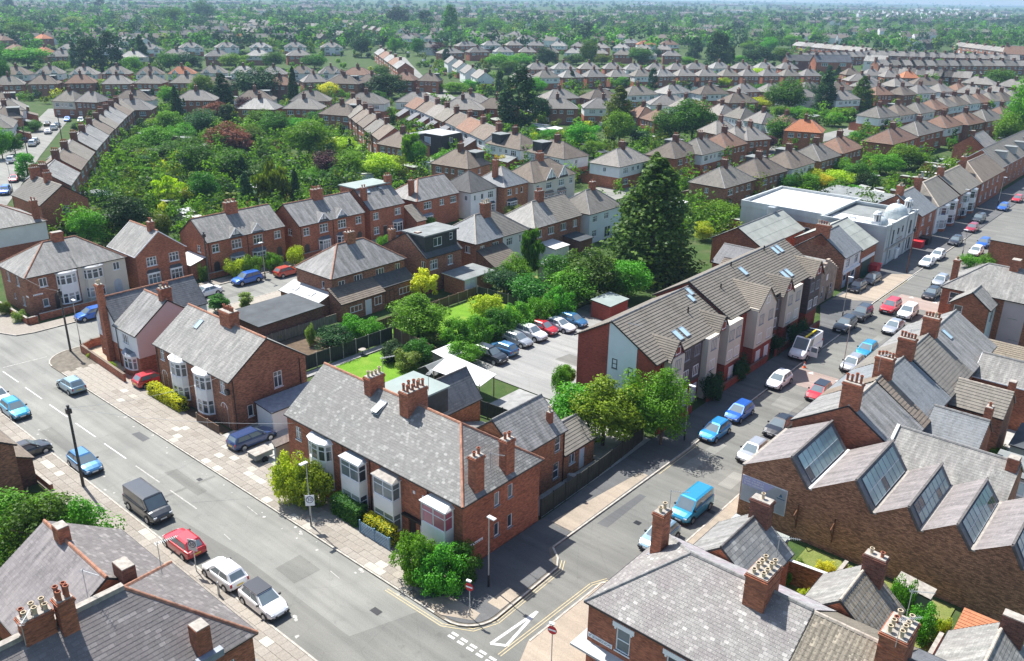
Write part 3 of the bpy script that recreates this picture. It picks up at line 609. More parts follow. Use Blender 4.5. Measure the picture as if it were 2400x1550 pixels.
def bay(root, face, c, W, D, w, dep, floors, kind='angled', z0=0.0, z1=5.0, skirt='brick_red', panel='white_paint', roof_m='lead', fm='upvc', rows=None, roof_h=0.3, glass=None, cols=1, detail=2, rover=.1):
 """bay window through the given floors [(z, h), ...]"""
 p0, p1 = SIDE[face](W, D); L = math.hypot(p1[0] - p0[0], p1[1] - p0[1]); e = ((p1[0] - p0[0]) / L, (p1[1] - p0[1]) / L); n = (e[1], -e[0]); s = s_of(face, c, W, D)
 if kind == 'angled': pl = [(-w / 2, 0), (-w / 2 + dep * .75, dep), (w / 2 - dep * .75, dep), (w / 2, 0)]
 elif kind == 'square': pl = [(-w / 2, 0), (-w / 2, dep), (w / 2, dep), (w / 2, 0)]
 else:
  k = 5; pl = [(-w / 2 * math.cos(math.pi * i / k), dep * math.sin(math.pi * i / k) ** .8) for i in range(k + 1)]
 P_ = [(p0[0] + e[0] * (s + a) + n[0] * b, p0[1] + e[1] * (s + a) + n[1] * b) for a, b in pl]
 m = MB(); segs = list(zip(P_, P_[1:])); zsk = floors[0][0] - .08
 for q0, q1 in segs:
  l = math.hypot(q1[0] - q0[0], q1[1] - q0[1])
  hs = [(.03, l - .03, z, z + h) for z, h in floors]
  wall(m, q0, q1, z0, z1, hs, 0, .05, zsk, 1)
  d = ((q1[0] - q0[0]) / l, (q1[1] - q0[1]) / l)
 bw = m.build('bay', [skirt, panel], root)
 for q0, q1 in segs:
  l = math.hypot(q1[0] - q0[0], q1[1] - q0[1]); d = ((q1[0] - q0[0]) / l, (q1[1] - q0[1]) / l)
  for i_, (z, h) in enumerate(floors):
   cc = cols if l > 1.3 else 1
   window(root, q0, d, .03, z, l - .06, h, cols=cc, rows=2, frac=[.66, .34], fm=fm, rec=.03, sill=False, detail=detail, glass=glass[i_] if isinstance(glass, list) else glass, bar=.075)
 r = MB(); cx = p0[0] + e[0] * s, p0[1] + e[1] * s
 O = [(cx[0] + (p[0] - cx[0]) * (1 + rover), cx[1] + (p[1] - cx[1]) * (1 + rover)) for p in P_]
 apex0 = (O[0][0] * .75 + cx[0] * .25, O[0][1] * .75 + cx[1] * .25, z1 + roof_h); apex1 = (O[-1][0] * .75 + cx[0] * .25, O[-1][1] * .75 + cx[1] * .25, z1 + roof_h)
 r.prism(O, z1, z1 + .07, 1, top=True, bottom=True)
 mid = ((apex0[0] + apex1[0]) / 2, (apex0[1] + apex1[1]) / 2, z1 + roof_h)
 up = [(p[0], p[1], z1 + .07) for p in O]
 for i in range(len(up) - 1):
  t = apex0 if i < (len(up) - 1) / 3 else (apex1 if i >= (len(up) - 1) * 2 / 3 else None)
  if t: r.poly((up[i], up[i + 1], t), 0)
  else: r.poly((up[i], up[i + 1], apex1, apex0), 0)
 r.build('bay_roof', [roof_m, 'upvc'], root)
 return bw
def skylight(root, fr_pt, u, v, w, h, glass='glass_roof', frame='zinc_grey', lift=.08, openh=0.0):
 """roof window: corner point on the slope, u along the eave, v up the slope"""
 u = Vector(u).normalized(); v = Vector(v).normalized(); n = u.cross(v).normalized(); p = Vector(fr_pt)
 m = MB(); q = lambda a, b, c: p + u * a + v * b + n * c
 t = .07
 for (a0, a1, b0, b1) in ((0, w, 0, t), (0, w, h - t, h), (0, t, t, h - t), (w - t, w, t, h - t)):
  A = [q(a0, b0, -.03), q(a1, b0, -.03), q(a1, b1, -.03), q(a0, b1, -.03)]; B = [q(a0, b0, lift), q(a1, b0, lift), q(a1, b1, lift), q(a0, b1, lift)]
  for i in range(4): m.poly((A[i], A[(i + 1) % 4], B[(i + 1) % 4], B[i]))
  m.poly(B)
 o = m.build('skylight', frame, root, uv=False)
 g = MB(); g.poly((q(t, t, lift * .7 + openh), q(w - t, t, lift * .7 + openh), q(w - t, h - t, lift * .7), q(t, h - t, lift * .7))); g.build('pane', glass, o, uv=False)
 return o
def mono(name, root, x0, y0, x1, y1, zl, zh, low, wall_m, roof_m, oh=.15, course=.3, lip=0.0, holes=None, gut='gutter_black', zb=-.05, wallname='wall', roofname='roof'):
 """lean-to block whose roof is low on the side 'low'"""
 z = {'S': (zl, zl, zh, zh), 'N': (zh, zh, zl, zl), 'E': (zh, zl, zl, zh), 'W': (zl, zh, zh, zl)}[low]
 m = MB(); C = [(x0, y0), (x1, y0), (x1, y1), (x0, y1)]
 for i in range(4):
  j = (i + 1) % 4; p, q = C[i], C[j]; hs = (holes or {}).get('SENW'[i], ())
  wall(m, p, q, zb, min(z[i], z[j]), hs)
  if abs(z[i] - z[j]) > .01:
   lo = min(z[i], z[j]); m.poly([(p[0], p[1], lo), (q[0], q[1], lo), (q[0], q[1], z[j] - .01), (p[0], p[1], z[i] - .01)] if True else [])
 m.build(wallname, wall_m, root)
 X0, Y0, X1, Y1 = x0 - oh, y0 - oh, x1 + oh, y1 + oh; dz = (zh - zl) / ((y1 - y0) if low in 'SN' else (x1 - x0)) * oh
 c = [Vector((X0, Y0, z[0])), Vector((X1, Y0, z[1])), Vector((X1, Y1, z[2])), Vector((X0, Y1, z[3]))]
 for i, v in enumerate(c): v.z += dz if z[i] == max(z) and zh > zl else (-dz if zh > zl else 0); v.z += .02
 order = {'S': (0, 1, 2, 3), 'E': (1, 2, 3, 0), 'N': (2, 3, 0, 1), 'W': (3, 0, 1, 2)}[low]
 r = MB(); slope(r, *[c[i] for i in order], course, lip)
 for i in range(4):
  j = (i + 1) % 4; r.poly((c[i] - Vector((0, 0, .12)), c[j] - Vector((0, 0, .12)), c[j], c[i]), 1)
 r.build(roofname, [roof_m, gut], root)
# ---------------------------------------------------------------- ground, roads, pavements (grid axes: x = a, y = b)
O0 = G(0, 0)
def gb(mb, name, mats, kind='structure', parent=None, z=0.0, **kw):
 o = mb.build(name, mats, parent, (O0[0], O0[1], z) if parent is None else (0, 0, 0), GA if parent is None else 0, **kw)
 if kind and parent is None: o['kind'] = kind
 return o
m = MB(); S_ = 9000
m.poly(((-S_, -S_, 0), (S_, -S_, 0), (S_, S_, 0), (-S_, S_, 0)))
g = m.build('ground', 'garden', None, (0, 0, -.08)); g['kind'] = 'structure'
def arc(cx, cy, r, a0, a1, n=8): return [(cx + r * math.cos(math.radians(a0 + (a1 - a0) * i / n)), cy + r * math.sin(math.radians(a0 + (a1 - a0) * i / n))) for i in range(n + 1)]
def sheet(name, pts, mat, z, kind='structure'):
 m = MB(); m.poly([(p[0], p[1], z) for p in pts]); return gb(m, name, mat, kind)
# roads
sheet('road', [(-150, -12.6), (90, -12.6), (90, -4.5), (-150, -4.5)], 'asphalt', 0.0)
sheet('road', [(24.5, -5), (32, -5), (31.8, 110), (31.8, 380), (22.5, 380), (22.5, 84), (23.7, 70)], 'asphalt_mid', 0.004)
sheet('road', [(-50.6, -5), (-42.2, -5), (-42.2, 60), (-39.5, 150), (-47.5, 150), (-50.6, 60)], 'asphalt', 0.004)
sheet('road_patch', [(-2, -12.5), (22.5, -12.5), (22.5, -9.8), (8, -9.6), (-2, -10.4)], 'asphalt_mid', 0.004)
sheet('road_patch', [(19.5, -12.3), (44, -12.3), (44, -5.0), (22, -5.0)], 'asphalt_mid', 0.008)
sheet('road_patch', [(-57, -5.2), (-33, -5.2), (-33, -.6), (-57, -.6)], 'asphalt', 0.002)
def road_line(name, pts, w, mat, z):
 m = MB(); pts = [Vector((p[0], p[1], 0)) for p in pts]
 for p, q in zip(pts, pts[1:]):
  d = (q - p).normalized(); n = Vector((-d.y, d.x, 0)) * w / 2; p2 = p - d * .3; q2 = q + d * .3
  m.poly([(v.x, v.y, z) for v in (p2 + n * -1, q2 - n, q2 + n, p2 + n)]); z += .003
 return gb(m, name, mat)
road_line('road', [(-105, 6), (-120, 15), (-150, 31), (-175, 44), (-215, 66), (-262, 92)], 9.5, 'asphalt', .006)
road_line('road', [(-380, 356), (-328, 314), (-276, 273), (-239, 247), (-200, 218), (-172, 203)], 9, 'asphalt', .006)
road_line('road', [(-168, 150), (-132, 128), (-113, 117.5), (-97, 109.5), (-82, 103), (-50, 90)], 8.5, 'asphalt', .008)
road_line('road', [(-47, 92), (-47, 150), (-44, 200), (-42, 260)], 7, 'asphalt', .03)
# pavements with kerbs
KERB = MB(); KERB.box(0, 0, -.03, .9, .14, .125, 0, True); KERB = KERB.mesh('kerb_stone', 'kerb_stone')
def kerb_run(parent, pts, step=.915):
 for p, q in zip(pts, pts[1:]):
  L = math.hypot(q[0] - p[0], q[1] - p[1]); n = max(1, round(L / step)); an = math.atan2(q[1] - p[1], q[0] - p[0])
  for i in range(n):
   t = i / n; o = ob('kerb_stone', KERB, parent, (p[0] + (q[0] - p[0]) * t, p[1] + (q[1] - p[1]) * t, random.uniform(-.006, .006)), an, (L / n / .915, 1, 1))
def pavement(name, pts, mat, kerbs=(), z=.1):
 m = MB(); m.prism(pts, -.03, z); o = gb(m, name, mat)
 for k in kerbs: kerb_run(o, k)
 return o
c1 = arc(24.0, -1.9, 2.6, -90, 0, 7)
pavN = pavement('pavement', [(-36, -4.5)] + [(23, -4.5)] + c1 + [(26.3, 5.2), (25.6, 6.2), (24.5, 7), (24.5, 9.5), (21.35, 9.5), (21.35, -.3), (0, -.3), (-40, -.5), (-40, 14), (-42.2, 14), (-42.2, -.9)] + arc(-38.6, -.9, 3.6, 180, 270, 6), 'slab_joint',
    [[(-36, -4.5), (23, -4.5)], [(q[0], q[1]) for q in c1], [(26.6, -1.9), (26.3, 5.2), (25.6, 6.2), (24.5, 7), (24.5, 28)], list(arc(-38.6, -.9, 3.6, 180, 270, 6)), [(-42.2, 14), (-42.2, -.9)]], .085)
pavS = pavement('pavement', [(-60, -15.6), (30, -15.6), (30, -12.6), (-60, -12.6)], 'slab_joint', [[(28, -12.6), (-34, -12.6)]], .085)
sheet('pavement_surface', [(20.9, -4.25), (23.4, -4.25)] + arc(24.0, -1.9, 2.3, -85, 0, 6) + [(26.0, 5.1), (24.3, 6.6), (24.3, 9.4), (21.4, 9.4), (21.4, -.4), (20.9, -.4)], 'asphalt_dark', .118)
sheet('pavement_surface', [(21.3, -4.3), (23.5, -4.3), (25.6, -3.2), (25.4, -2.4), (22.4, -2.5)], 'asphalt_buff', .124)
sheet('pavement_surface', [(25.0, -1.2), (26.2, -1.2), (26.2, 1.0), (25.0, 1.0)], 'asphalt_buff', .124)
pav2 = pavement('pavement', [(24.5, 9.5), (24.4, 30), (23.9, 70), (22.8, 82), (22.8, 380), (17.6, 380), (17.6, 76), (20.8, 68), (20.8, 27), (21.4, 9.5)], 'asphalt_dark', [[(24.5, 28), (24.4, 30), (23.9, 70), (22.8, 82), (22.8, 130)]], .1)
sheet('pavement_surface', [(22.2, 9.6), (24.3, 9.6), (24.2, 21), (23.4, 21)], 'asphalt_buff', .106)
sheet('pavement_surface', [(17.8, 79.5), (22.6, 83), (22.6, 100), (19.5, 97.5), (19.3, 92), (18.5, 86)], 'asphalt_buff', .106)
pav3 = pavement('pavement', [(29.6, -2.2), (29.7, 6), (31.8, 8), (31.6, 32), (31.3, 110), (31.3, 260), (33.6, 260), (33.4, 31), (32.9, 21), (34, 7), (34, -2.2)], 'asphalt_buff', [[(31.3, 200), (31.3, 110), (31.6, 32), (31.8, 8), (29.7, 6), (29.6, -2.2)]], .1)
pav4 = pavement('pavement', [(30.6, -4.5), (60, -4.5), (60, -2.2), (29.6, -2.2)], 'asphalt_buff', [[(30.6, -4.5), (60, -4.5)]], .103)
pav5 = pavement('pavement', [(-150, -4.5), (-53.5, -4.5), (-51.2, -3.5), (-50.6, -1.5), (-50.6, 60), (-53.2, 60), (-53.2, -1), (-150, -1)], 'slab', [[(-50.6, 60), (-50.6, -1.5), (-51.2, -3.5), (-53.5, -4.5), (-90, -4.5)][::-1]], .1)
pav6 = pavement('pavement', [(-42.2, 14), (-40, 14), (-40, 62), (-42.2, 62)], 'slab', [[(-42.2, 62), (-42.2, 14)]], .1)
# single paving slabs beside the wide road
SLAB = MB(); SLAB.box(0, 0, 0, 1, 1, .035); SLABS = {k: SLAB.mesh('paving_slab', k) for k in ('slab', 'slab_new', 'slab_dark')}
NEWS = [(P(*q)) for q in [(165, 838), (190, 870), (235, 895), (262, 880), (270, 885), (490, 1085), (520, 1070), (510, 1095), (530, 1055), (545, 1075), (420, 1010), (405, 1030), (440, 1005), (415, 1025), (590, 1110), (585, 1120), (630, 1180), (620, 1130), (885, 1330), (905, 1325), (735, 1225), (735, 1236), (300, 918), (310, 935), (95, 1060), (120, 1090), (140, 1110), (110, 1080), (345, 1245), (355, 1260), (640, 1510), (110, 1030)]]
NEWS = [((q[:2] - GO) @ EA, (q[:2] - GO) @ EB) for q in NEWS]
def slabs(parent, a0, a1, b0, b1, da, db, limit=300, skip=lambda a, b: False):
 cells = []; nb = int((b1 - b0) / db); db = (b1 - b0) / nb
 for r in range(nb):
  off = (r % 2) * da / 2; n = int((a1 - a0 - off) / da)
  for i in range(n):
   a, b = a0 + off + i * da, b0 + r * db
   if not skip(a, b): cells.append((a, b))
 cells.sort(key=lambda c: (0 if onscreen(np.array(G(c[0], c[1], 0))) else 1, math.dist(G(c[0], c[1])[:2], (0, 0))))
 for k, (a, b) in enumerate(cells[:limit]):
  kind = 'slab_new' if any(abs(a + da / 2 - x) < .5 and abs(b + db / 2 - y) < .34 for x, y in NEWS) or random.random() < .008 else ('slab_dark' if random.random() < .18 else 'slab')
  o = ob('paving_slab', SLABS[kind], parent, (a + .008, b + .008, .085 + random.uniform(-.006, .006)), 0, (da - .02, db - .02, 1)); o.rotation_euler = (random.gauss(0, .004), random.gauss(0, .004), 0)
 if cells[limit:]:
  mm = MB()
  for a, b in cells[limit:]: mm.box(a + .01, b + .01, .085, a + da - .01, b + db - .01, .12 + random.uniform(-.005, .005))
  q = mm.build('paving_slabs', 'slab', parent); q['kind'] = 'stuff'
slabs(pavN, -36, 20.8, -4.33, -.35, .95, .66)
slabs(pavS, -34, 28, -15.5, -12.75, .95, .66)
# road markings
def strip(name, p, q, w, mat, z=.012):
 p, q = Vector((*p, 0)), Vector((*q, 0)); d = (q - p).normalized(); n = Vector((-d.y, d.x, 0)) * w / 2
 m = MB(); m.poly([(v.x, v.y, z) for v in (p - n, q - n, q + n, p + n)]); return gb(m, name, mat)
for k in range(-6, 3): strip('lane_marking', (-12.9 + k * 6.05 - 4.2, -8.6), (-12.9 + k * 6.05, -8.57), .11, 'line_white' if k < 1 else 'line_worn')
for i in range(7):
 for r in range(2): strip('lane_marking', (25.2 + i * .85, -5.3 + r * .35), (25.75 + i * .85, -5.27 + r * .35), .2, 'line_white', .016)
T_ = [(27.85, -4.0), (28.15, .5), (28.75, -3.45)]
for i in range(3): strip('lane_marking', T_[i], T_[(i + 1) % 3], .22, 'line_white', .012 + .003 * i)
def twin(pts, mat='line_yellow'):
 for off in (0, .22):
  for p, q in zip(pts, pts[1:]):
   d = Vector((q[0] - p[0], q[1] - p[1], 0)).normalized(); n = (-d.y * off, d.x * off); strip('kerb_line', (p[0] + n[0] - d.x * .03, p[1] + n[1] - d.y * .03), (q[0] + n[0], q[1] + n[1]), .065, mat, .014 + .001 * (hash(p) % 3))
twin([(18.6, -5.05), (24.2, -5.0), (26.2, -3.9), (26.95, -2.2), (26.7, 5.2)]); twin([(26.7, 5.2), (26.1, 6.3)]); twin([(24.75, 22), (24.7, 29)])
twin([(29.1, -4.4), (29.35, 5.4), (29.9, 6.6)]); twin([(22.95, 84), (22.9, 102)])
strip('kerb_line', (22.95, 96.4), (22.8, 104), .1, 'line_white', .03); strip('lane_marking', (-42.4, -8.2), (-42.0, -3.6), .12, 'line_worn'); strip('lane_marking', (-60, -8.4), (-43.4, -8.2), .1, 'line_worn')
for (a, b, w_) in ((13.9, -6.3, 1.2), (2.0, -5.6, 1.6), (-30, -11.6, 2.2), (-28, -11.9, 1.5), (-22.5, -12.2, 1.4), (-16.5, -12.0, .9), (4, -9, 1.1)): strip('lane_marking', (a, b), (a + w_, b - .1), .06, 'line_worn', .0125)
for b0, b1 in ((48.6, 53.4), (84.2, 89.2)):
 m = MB(); m.poly(((24.4, b0, .012), (31.5, b0, .012), (31.5, b0 + 1, .07), (24.4, b0 + 1, .07))); m.poly(((24.4, b0 + 1, .07), (31.5, b0 + 1, .07), (31.5, b1 - 1, .07), (24.4, b1 - 1, .07))); m.poly(((24.4, b1 - 1, .07), (31.5, b1 - 1, .07), (31.5, b1, .012), (24.4, b1, .012)))
 gb(m, 'road_hump', 'hump_red')
 for a in (26.0, 29.2):
  m = MB(); m.poly(((a - .35, b1 - .95, .078), (a + .35, b1 - .95, .078), (a, b1 - .1, .03))); gb(m, 'lane_marking', 'line_white')
strip('road_seam', (-4.5, -12), (-4.3, -4.8), .3, 'asphalt_mid', .011)
for a, b, w_, h_ in ((19.4, -7.2, .8, .5), (27.2, 14, .55, .5), (30.9, 19.5, .6, .5), (-5, -6.2, .5, .4)):
 m = MB(); m.poly(((a, b, .013), (a + w_, b, .013), (a + w_, b + h_, .013), (a, b + h_, .013))); gb(m, 'drain_cover', 'gutter_black')
rp = random.Random(4)
for a, b, w_, h_, mt in ((-8, -7.4, 5.5, .9, 'asphalt_mid'), (-24, -11.6, 7, 1.0, 'asphalt_mid'), (6, -11.9, 9, .7, 'asphalt'), (-33, -6.6, 3.2, 1.4, 'asphalt_mid'), (10.5, -8.9, 2.6, 2.2, 'asphalt_mid'), (-17, -6.0, 2.2, .8, 'asphalt_dark'), (25.6, 24, 1.2, 7, 'asphalt'), (28.4, 33, .8, 9, 'asphalt_dark'), (26, 42, 2.4, 3, 'asphalt'), (27.5, 62, 1.0, 8, 'asphalt'), (25.2, 12, .7, 6, 'asphalt_dark'), (29.6, 24, 1.2, 3, 'asphalt'), (2, 36, 4, 2.4, 'asphalt_mid'), (-2, 44, 2.2, 3.5, 'gravel_grey'), (30.2, -9, 5, .8, 'asphalt'), (-46, 20, 1.2, 6, 'asphalt_mid'), (-48, 34, 2, 4, 'asphalt_mid')):
 q = [(a + rp.uniform(-.15, .15), b + rp.uniform(-.1, .1)), (a + w_ + rp.uniform(-.15, .15), b + rp.uniform(-.1, .1)), (a + w_ + rp.uniform(-.15, .15), b + h_ + rp.uniform(-.1, .1)), (a + rp.uniform(-.15, .15), b + h_ + rp.uniform(-.1, .1))]; sheet('road_patch', q, mt, .0095 if a < 24 and b < 0 or a > 24 else .024)
for k in range(46):
 a, b = (rp.uniform(-34, 20), rp.choice((rp.uniform(-5.6, -4.7), rp.uniform(-12.5, -11)))); r = rp.uniform(.06, .2); sheet('paint_spatter', [(a + r * math.cos(t) * rp.uniform(.5, 1.4), b + r * math.sin(t) * rp.uniform(.5, 1.2)) for t in np.arange(0, 6.2, .9)], 'line_worn', .0105)
# yards, lawns and beds
def pxsheet(name, pts, mat, z, kind='structure'):
 m = MB(); m.poly([P(x, y, 0)[:2].tolist() + [z] for x, y in pts]); o = m.build(name, mat); o['kind'] = kind; return o
sheet('car_park', [(-6.5, 27.2), (10.2, 27.2), (10.2, 30), (10.2, 56), (-4, 57), (-6.5, 54)], 'carpark', .02)
sheet('lawn', [(-15.6, 17.0), (-8, 16.2), (-5.6, 19.6), (-8.6, 24.2), (-14.8, 24.6)], 'lawn', .02)
sheet('patio', [(-16.4, 10), (-15.2, 10), (-15.4, 25), (-16.4, 25)], 'gravel_grey', .03)
sheet('lawn', [(-22.5, 21.5), (-17.2, 21.5), (-17.2, 26.6), (-22.5, 26.6)], 'grass', .02)
sheet('lawn', [(-20, 28.5), (-8.2, 28), (-7.5, 47), (-19.5, 46)], 'lawn', .025)
sheet('lawn', [(-19.5, 46.3), (-9, 47), (-10, 64), (-20, 64)], 'rough_grass', .025)
sheet('driveway', [(-31.5, -1.0), (-25.2, -1.0), (-25.2, 4), (-31.5, 4)], 'paving_pink', .06); sheet('driveway', [(-10.4, -.5), (-1, -.5), (-1, 14), (-10.4, 14)], 'concrete', .05)
sheet('front_garden', [(-24.5, -.4), (-10.6, -.4), (-10.6, .7), (-24.5, .7)], 'soil', .06); sheet('front_garden', [(-40.5, -.3), (-31, -.3), (-31, 8), (-40.5, 8)], 'paving_tan', .06)
sheet('front_garden', [(2, -.4), (21, -.4), (21, .1), (2, .1)], 'soil', .1)
sheet('yard', [(-26.2, 12.5), (-17.4, 12.5), (-17.4, 21.4), (-26.2, 21.4)], 'soil', .02); sheet('yard', [(19, 9.6), (21.2, 9.6), (20.8, 27), (12, 27), (12, 20.2), (19, 20.2)], 'concrete', .03)
sheet('yard', [(43, 32), (60, 32), (60, 62), (43, 62)], 'concrete', .02); sheet('garden_path', [(43.8, 8.2), (44.8, 8.2), (44.6, 18), (43.6, 18)], 'paving_tan', .03); sheet('yard', [(39.2, 7.5), (50, 7.5), (50, 20.5), (39.2, 20.5)], 'rough_grass', .015); sheet('yard', [(4, 20), (11.6, 20), (11.6, 27), (4, 27)], 'gravel_grey', .015)
sheet('driveway', [(-40, -30), (-22, -30), (-22, -15.7), (-40, -15.7)], 'concrete', .03)
# ---------------------------------------------------------------- buildings close by
B2 = dict(cols=2, rows=2, frac=[.62, .38]); B3 = dict(cols=3, rows=2, frac=[.62, .38]); W2 = dict(cols=2, rows=1); W1 = dict(cols=1, rows=1); SA = dict(cols=1, rows=2, sillm='cement'); SAD = dict(cols=1, rows=1, sillm='lead')
def gablet(root, face, c, W, D, w, ze, zr, out, back, roof_m, face_m='white_paint', timber=True, win=None, course=.25, lip=.012, tim='timber_black', board='upvc', oh=.12):
 """small gabled roof over a bay: ridge square to the wall, running back into the main slope"""
 p0, p1 = SIDE[face](W, D); L = math.hypot(p1[0] - p0[0], p1[1] - p0[1]); e = Vector(((p1[0] - p0[0]) / L, (p1[1] - p0[1]) / L, 0)); n = Vector((e.y, -e.x, 0)); s = s_of(face, c, W, D)
 q = lambda a, o, z: Vector((p0[0], p0[1], 0)) + e * (s + a) + n * o + Vector((0, 0, z))
 g = MB(); g.poly((q(-w / 2, out, ze), q(w / 2, out, ze), q(0, out, zr - .03)), 0)
 if timber:
  for t in (-.28, 0, .28): g.bar(q(t * w, out + .015, ze), q(t * w, out + .015, ze + (zr - ze) * (1 - abs(t) * 2) - .1), .07, .04, 1)
  g.bar(q(-w / 2 + .1, out + .02, ze + .06), q(w / 2 - .1, out + .02, ze + .06), .05, .1, 1)
 g.poly((q(-w / 2, out, ze - .02), q(-w / 2, 0, ze - .02), q(w / 2, 0, ze - .02), q(w / 2, out, ze - .02)), 0)
 go = g.build('gable', [face_m, tim], root)
 r = MB(); k = (zr - ze) / (w / 2); zl = ze - oh * k
 slope(r, q(-w / 2 - oh, -back * .1, zl), q(-w / 2 - oh, out + .12, zl), q(0, out + .12, zr), q(0, -back, zr), course, lip)
 slope(r, q(w / 2 + oh, out + .12, zl), q(w / 2 + oh, -back * .1, zl), q(0, -back, zr), q(0, out + .12, zr), course, lip)
 r.build('gable_roof', roof_m, root)
 for k_ in (-1, 1): b = MB(); b.bar(q(k_ * (w / 2 + oh), out + .13, zl - .06), q(0, out + .13, zr - .06), .05, .14); b.build('bargeboard', board, root, uv=False)
 return go
def plate(root, face, c, z, w, h, W, D, mat='upvc', text=None, out=.02, ink='ink_navy', name='street_sign'):
 p0, p1 = SIDE[face](W, D); L = math.hypot(p1[0] - p0[0], p1[1] - p0[1]); e = ((p1[0] - p0[0]) / L, (p1[1] - p0[1]) / L); s = s_of(face, c, W, D)
 m = MB(); m.box(-w / 2, -.02, -h / 2, w / 2, .02, h / 2, 0, True)
 o = m.build(name, mat, root, (p0[0] + e[0] * s + e[1] * out, p0[1] + e[1] * s - e[0] * out, z), math.atan2(e[1], e[0]), uv=False)
 if text: lettering(o, text, (0, -.024, 0), h * .62, w * .92, ink)
 return o
def lettering(parent, text, loc, size, fit, ink, rot=(math.pi / 2, 0, 0), name='lettering'):
 cu = bpy.data.curves.new(name, 'FONT'); cu.body = text; cu.size = size * 1.35; cu.align_x = 'CENTER'; cu.align_y = 'CENTER'; cu.extrude = .002; cu.resolution_u = 2
 t = bpy.data.objects.new('tmp_text', cu); me = bpy.data.meshes.new_from_object(t); bpy.data.objects.remove(t); bpy.data.curves.remove(cu)
 xs = [v.co.x for v in me.vertices]; w_ = max(xs) - min(xs)
 me.materials.clear(); me.materials.append(MT(ink)); o = ob(name, me, parent, loc); o.rotation_euler = rot; k = min(1, fit / w_); o.scale = (k, 1, 1); o['kind'] = 'stuff'; return o
def strokes(parent, n, w, h, loc, ink, rows=1, name='lettering'):
 """weathered lettering that cannot be read in the photograph: short dark marks"""
 m = MB(); r = random.Random(n)
 for j in range(rows):
  x = -w / 2
  while x < w / 2 - .03:
   l = r.uniform(.4, .8) * h * .5
   if r.random() > .18: m.box(x, -.003, (j - rows / 2 + .2) * h, x + l * .55, 0, (j - rows / 2 + .2) * h + h * r.uniform(.45, .62), 0, True)
   x += l
 o = m.build(name, ink, parent, loc, uv=False); o['kind'] = 'stuff'; return o
# long terrace on the corner
W, D = 21.2, 8.8; fr = at(.1, .2)
T = house('terrace', 'long brick terrace with worn grey slate roof and white bay windows at the road junction', fr, W, D, 5.95, 9.15, ('a', 'g', 'h'), 'brick_red', 'slate', hi=4.4, cat='terrace',
          wins=[('S', 1.5, 3.75, .8, 1.3, B2), ('E', 3.7, 3.95, .6, 1.2, SAD), ('E', 5.25, 3.95, .6, 1.2, SAD), ('E', 3.7, 1.25, .6, 1.2, SAD), ('E', 5.25, 1.25, .6, 1.2, SAD)],
          doors=[('S', 11.45, .9, 2.1, dict(mat='door_blue', rec=.09)), ('S', 15.75, .85, 2.1, dict(mat='door_dark', rec=.09)), ('S', 16.95, .85, 2.1, dict(mat='door_white', rec=.09))],
          chims=[(6.8, 4.3, .8, 1.6, 10.15, dict(pots=4, potm='pot_buff', z0=7.6)), (11.6, 4.3, 1.0, 2.2, 10.45, dict(pots=8, rows=2, potm='pot_red', z0=7.6, poth=.6)), (20.75, 1.9, .75, .95, 8.9, dict(pots=2, z0=5.6)), (20.75, 5.3, .75, .95, 8.9, dict(pots=2, z0=5.6))],
          sl=(.3, .22, 'unit_slate'), sl_sides='SE')
bay(T, 'S', 4.8, W, D, 2.8, .85, [(.75, 1.5), (3.5, 1.45)], 'curved', 0, 5.1, 'brick_red', 'white_paint', 'white_paint', roof_h=.45, detail=2)
bay(T, 'S', 9.4, W, D, 2.3, .85, [(.7, 1.55), (3.5, 1.5)], 'square', 0, 5.12, 'brick_red', 'white_paint', 'zinc_grey', roof_h=.35, cols=2)
bay(T, 'S', 13.4, W, D, 2.3, .85, [(.7, 1.55), (3.5, 1.5)], 'square', 0, 5.12, 'brick_red', 'white_paint', 'cement', roof_h=.35, cols=2, glass='glass_pale')
bay(T, 'S', 19.0, W, D, 2.5, .9, [(.6, 1.5), (3.4, 1.6)], 'square', 0, 5.12, 'brick_red', 'white_paint', 'sheet_white', roof_h=.35, cols=2, glass=[None, 'curtain_red'])
window(T, (0, 0), (1, 0), 1.0, .1, 1.0, 2.0, cols=2, rows=2, arch=True, rec=.0, sill=False)
downpipe(T, 'S', 7.6, W, D, 5.8, mat='rust'); downpipe(T, 'S', 11.0, W, D, 5.8); downpipe(T, 'S', 17.6, W, D, 5.8)
for x in (16.1, 17.1):
 m = MB(); m.box(x - .1, -.05, 4.6, x + .1, 0, 4.85); m.build('vent', 'upvc', T, uv=False)
pl_ = plate(T, 'E', 1.35, 1.9, 1.5, .2, W, D); strokes(pl_, 5, 1.3, .16, (0, -.024, -.02), 'ink_navy')
m = MB(); m.box(14.9, -.35, 2.35, 17.6, .02, 2.5); m.build('porch_canopy', 'gutter_black', T, uv=False)
nS = Vector((0, -4.4, -3.2)).normalized(); skylight(T, (8.35, 2.55, 5.95 + 2.55 * 3.2 / 4.4 + .02), (1, 0, 0), (0, 4.4, 3.2), .85, 1.35, 'sheet_white', 'zinc_grey', .12, .25)
m = MB(); m.box(6.2, 5.2, 6.2, 10.5, 9.3, 8.45); m.build('dormer', 'clad_dark', T); m = MB(); m.box(6.05, 5.05, 8.45, 10.65, 9.45, 8.6); m.build('dormer_roof', 'felt_green', T)
aerial(T, 7.0, 5.1, 9.6, 2.0, 1.2); aerial(T, 20.6, 3.6, 7.0, 1.4, .4); aerial(T, 12, 5.6, 9.9, 1.6, 2.0)
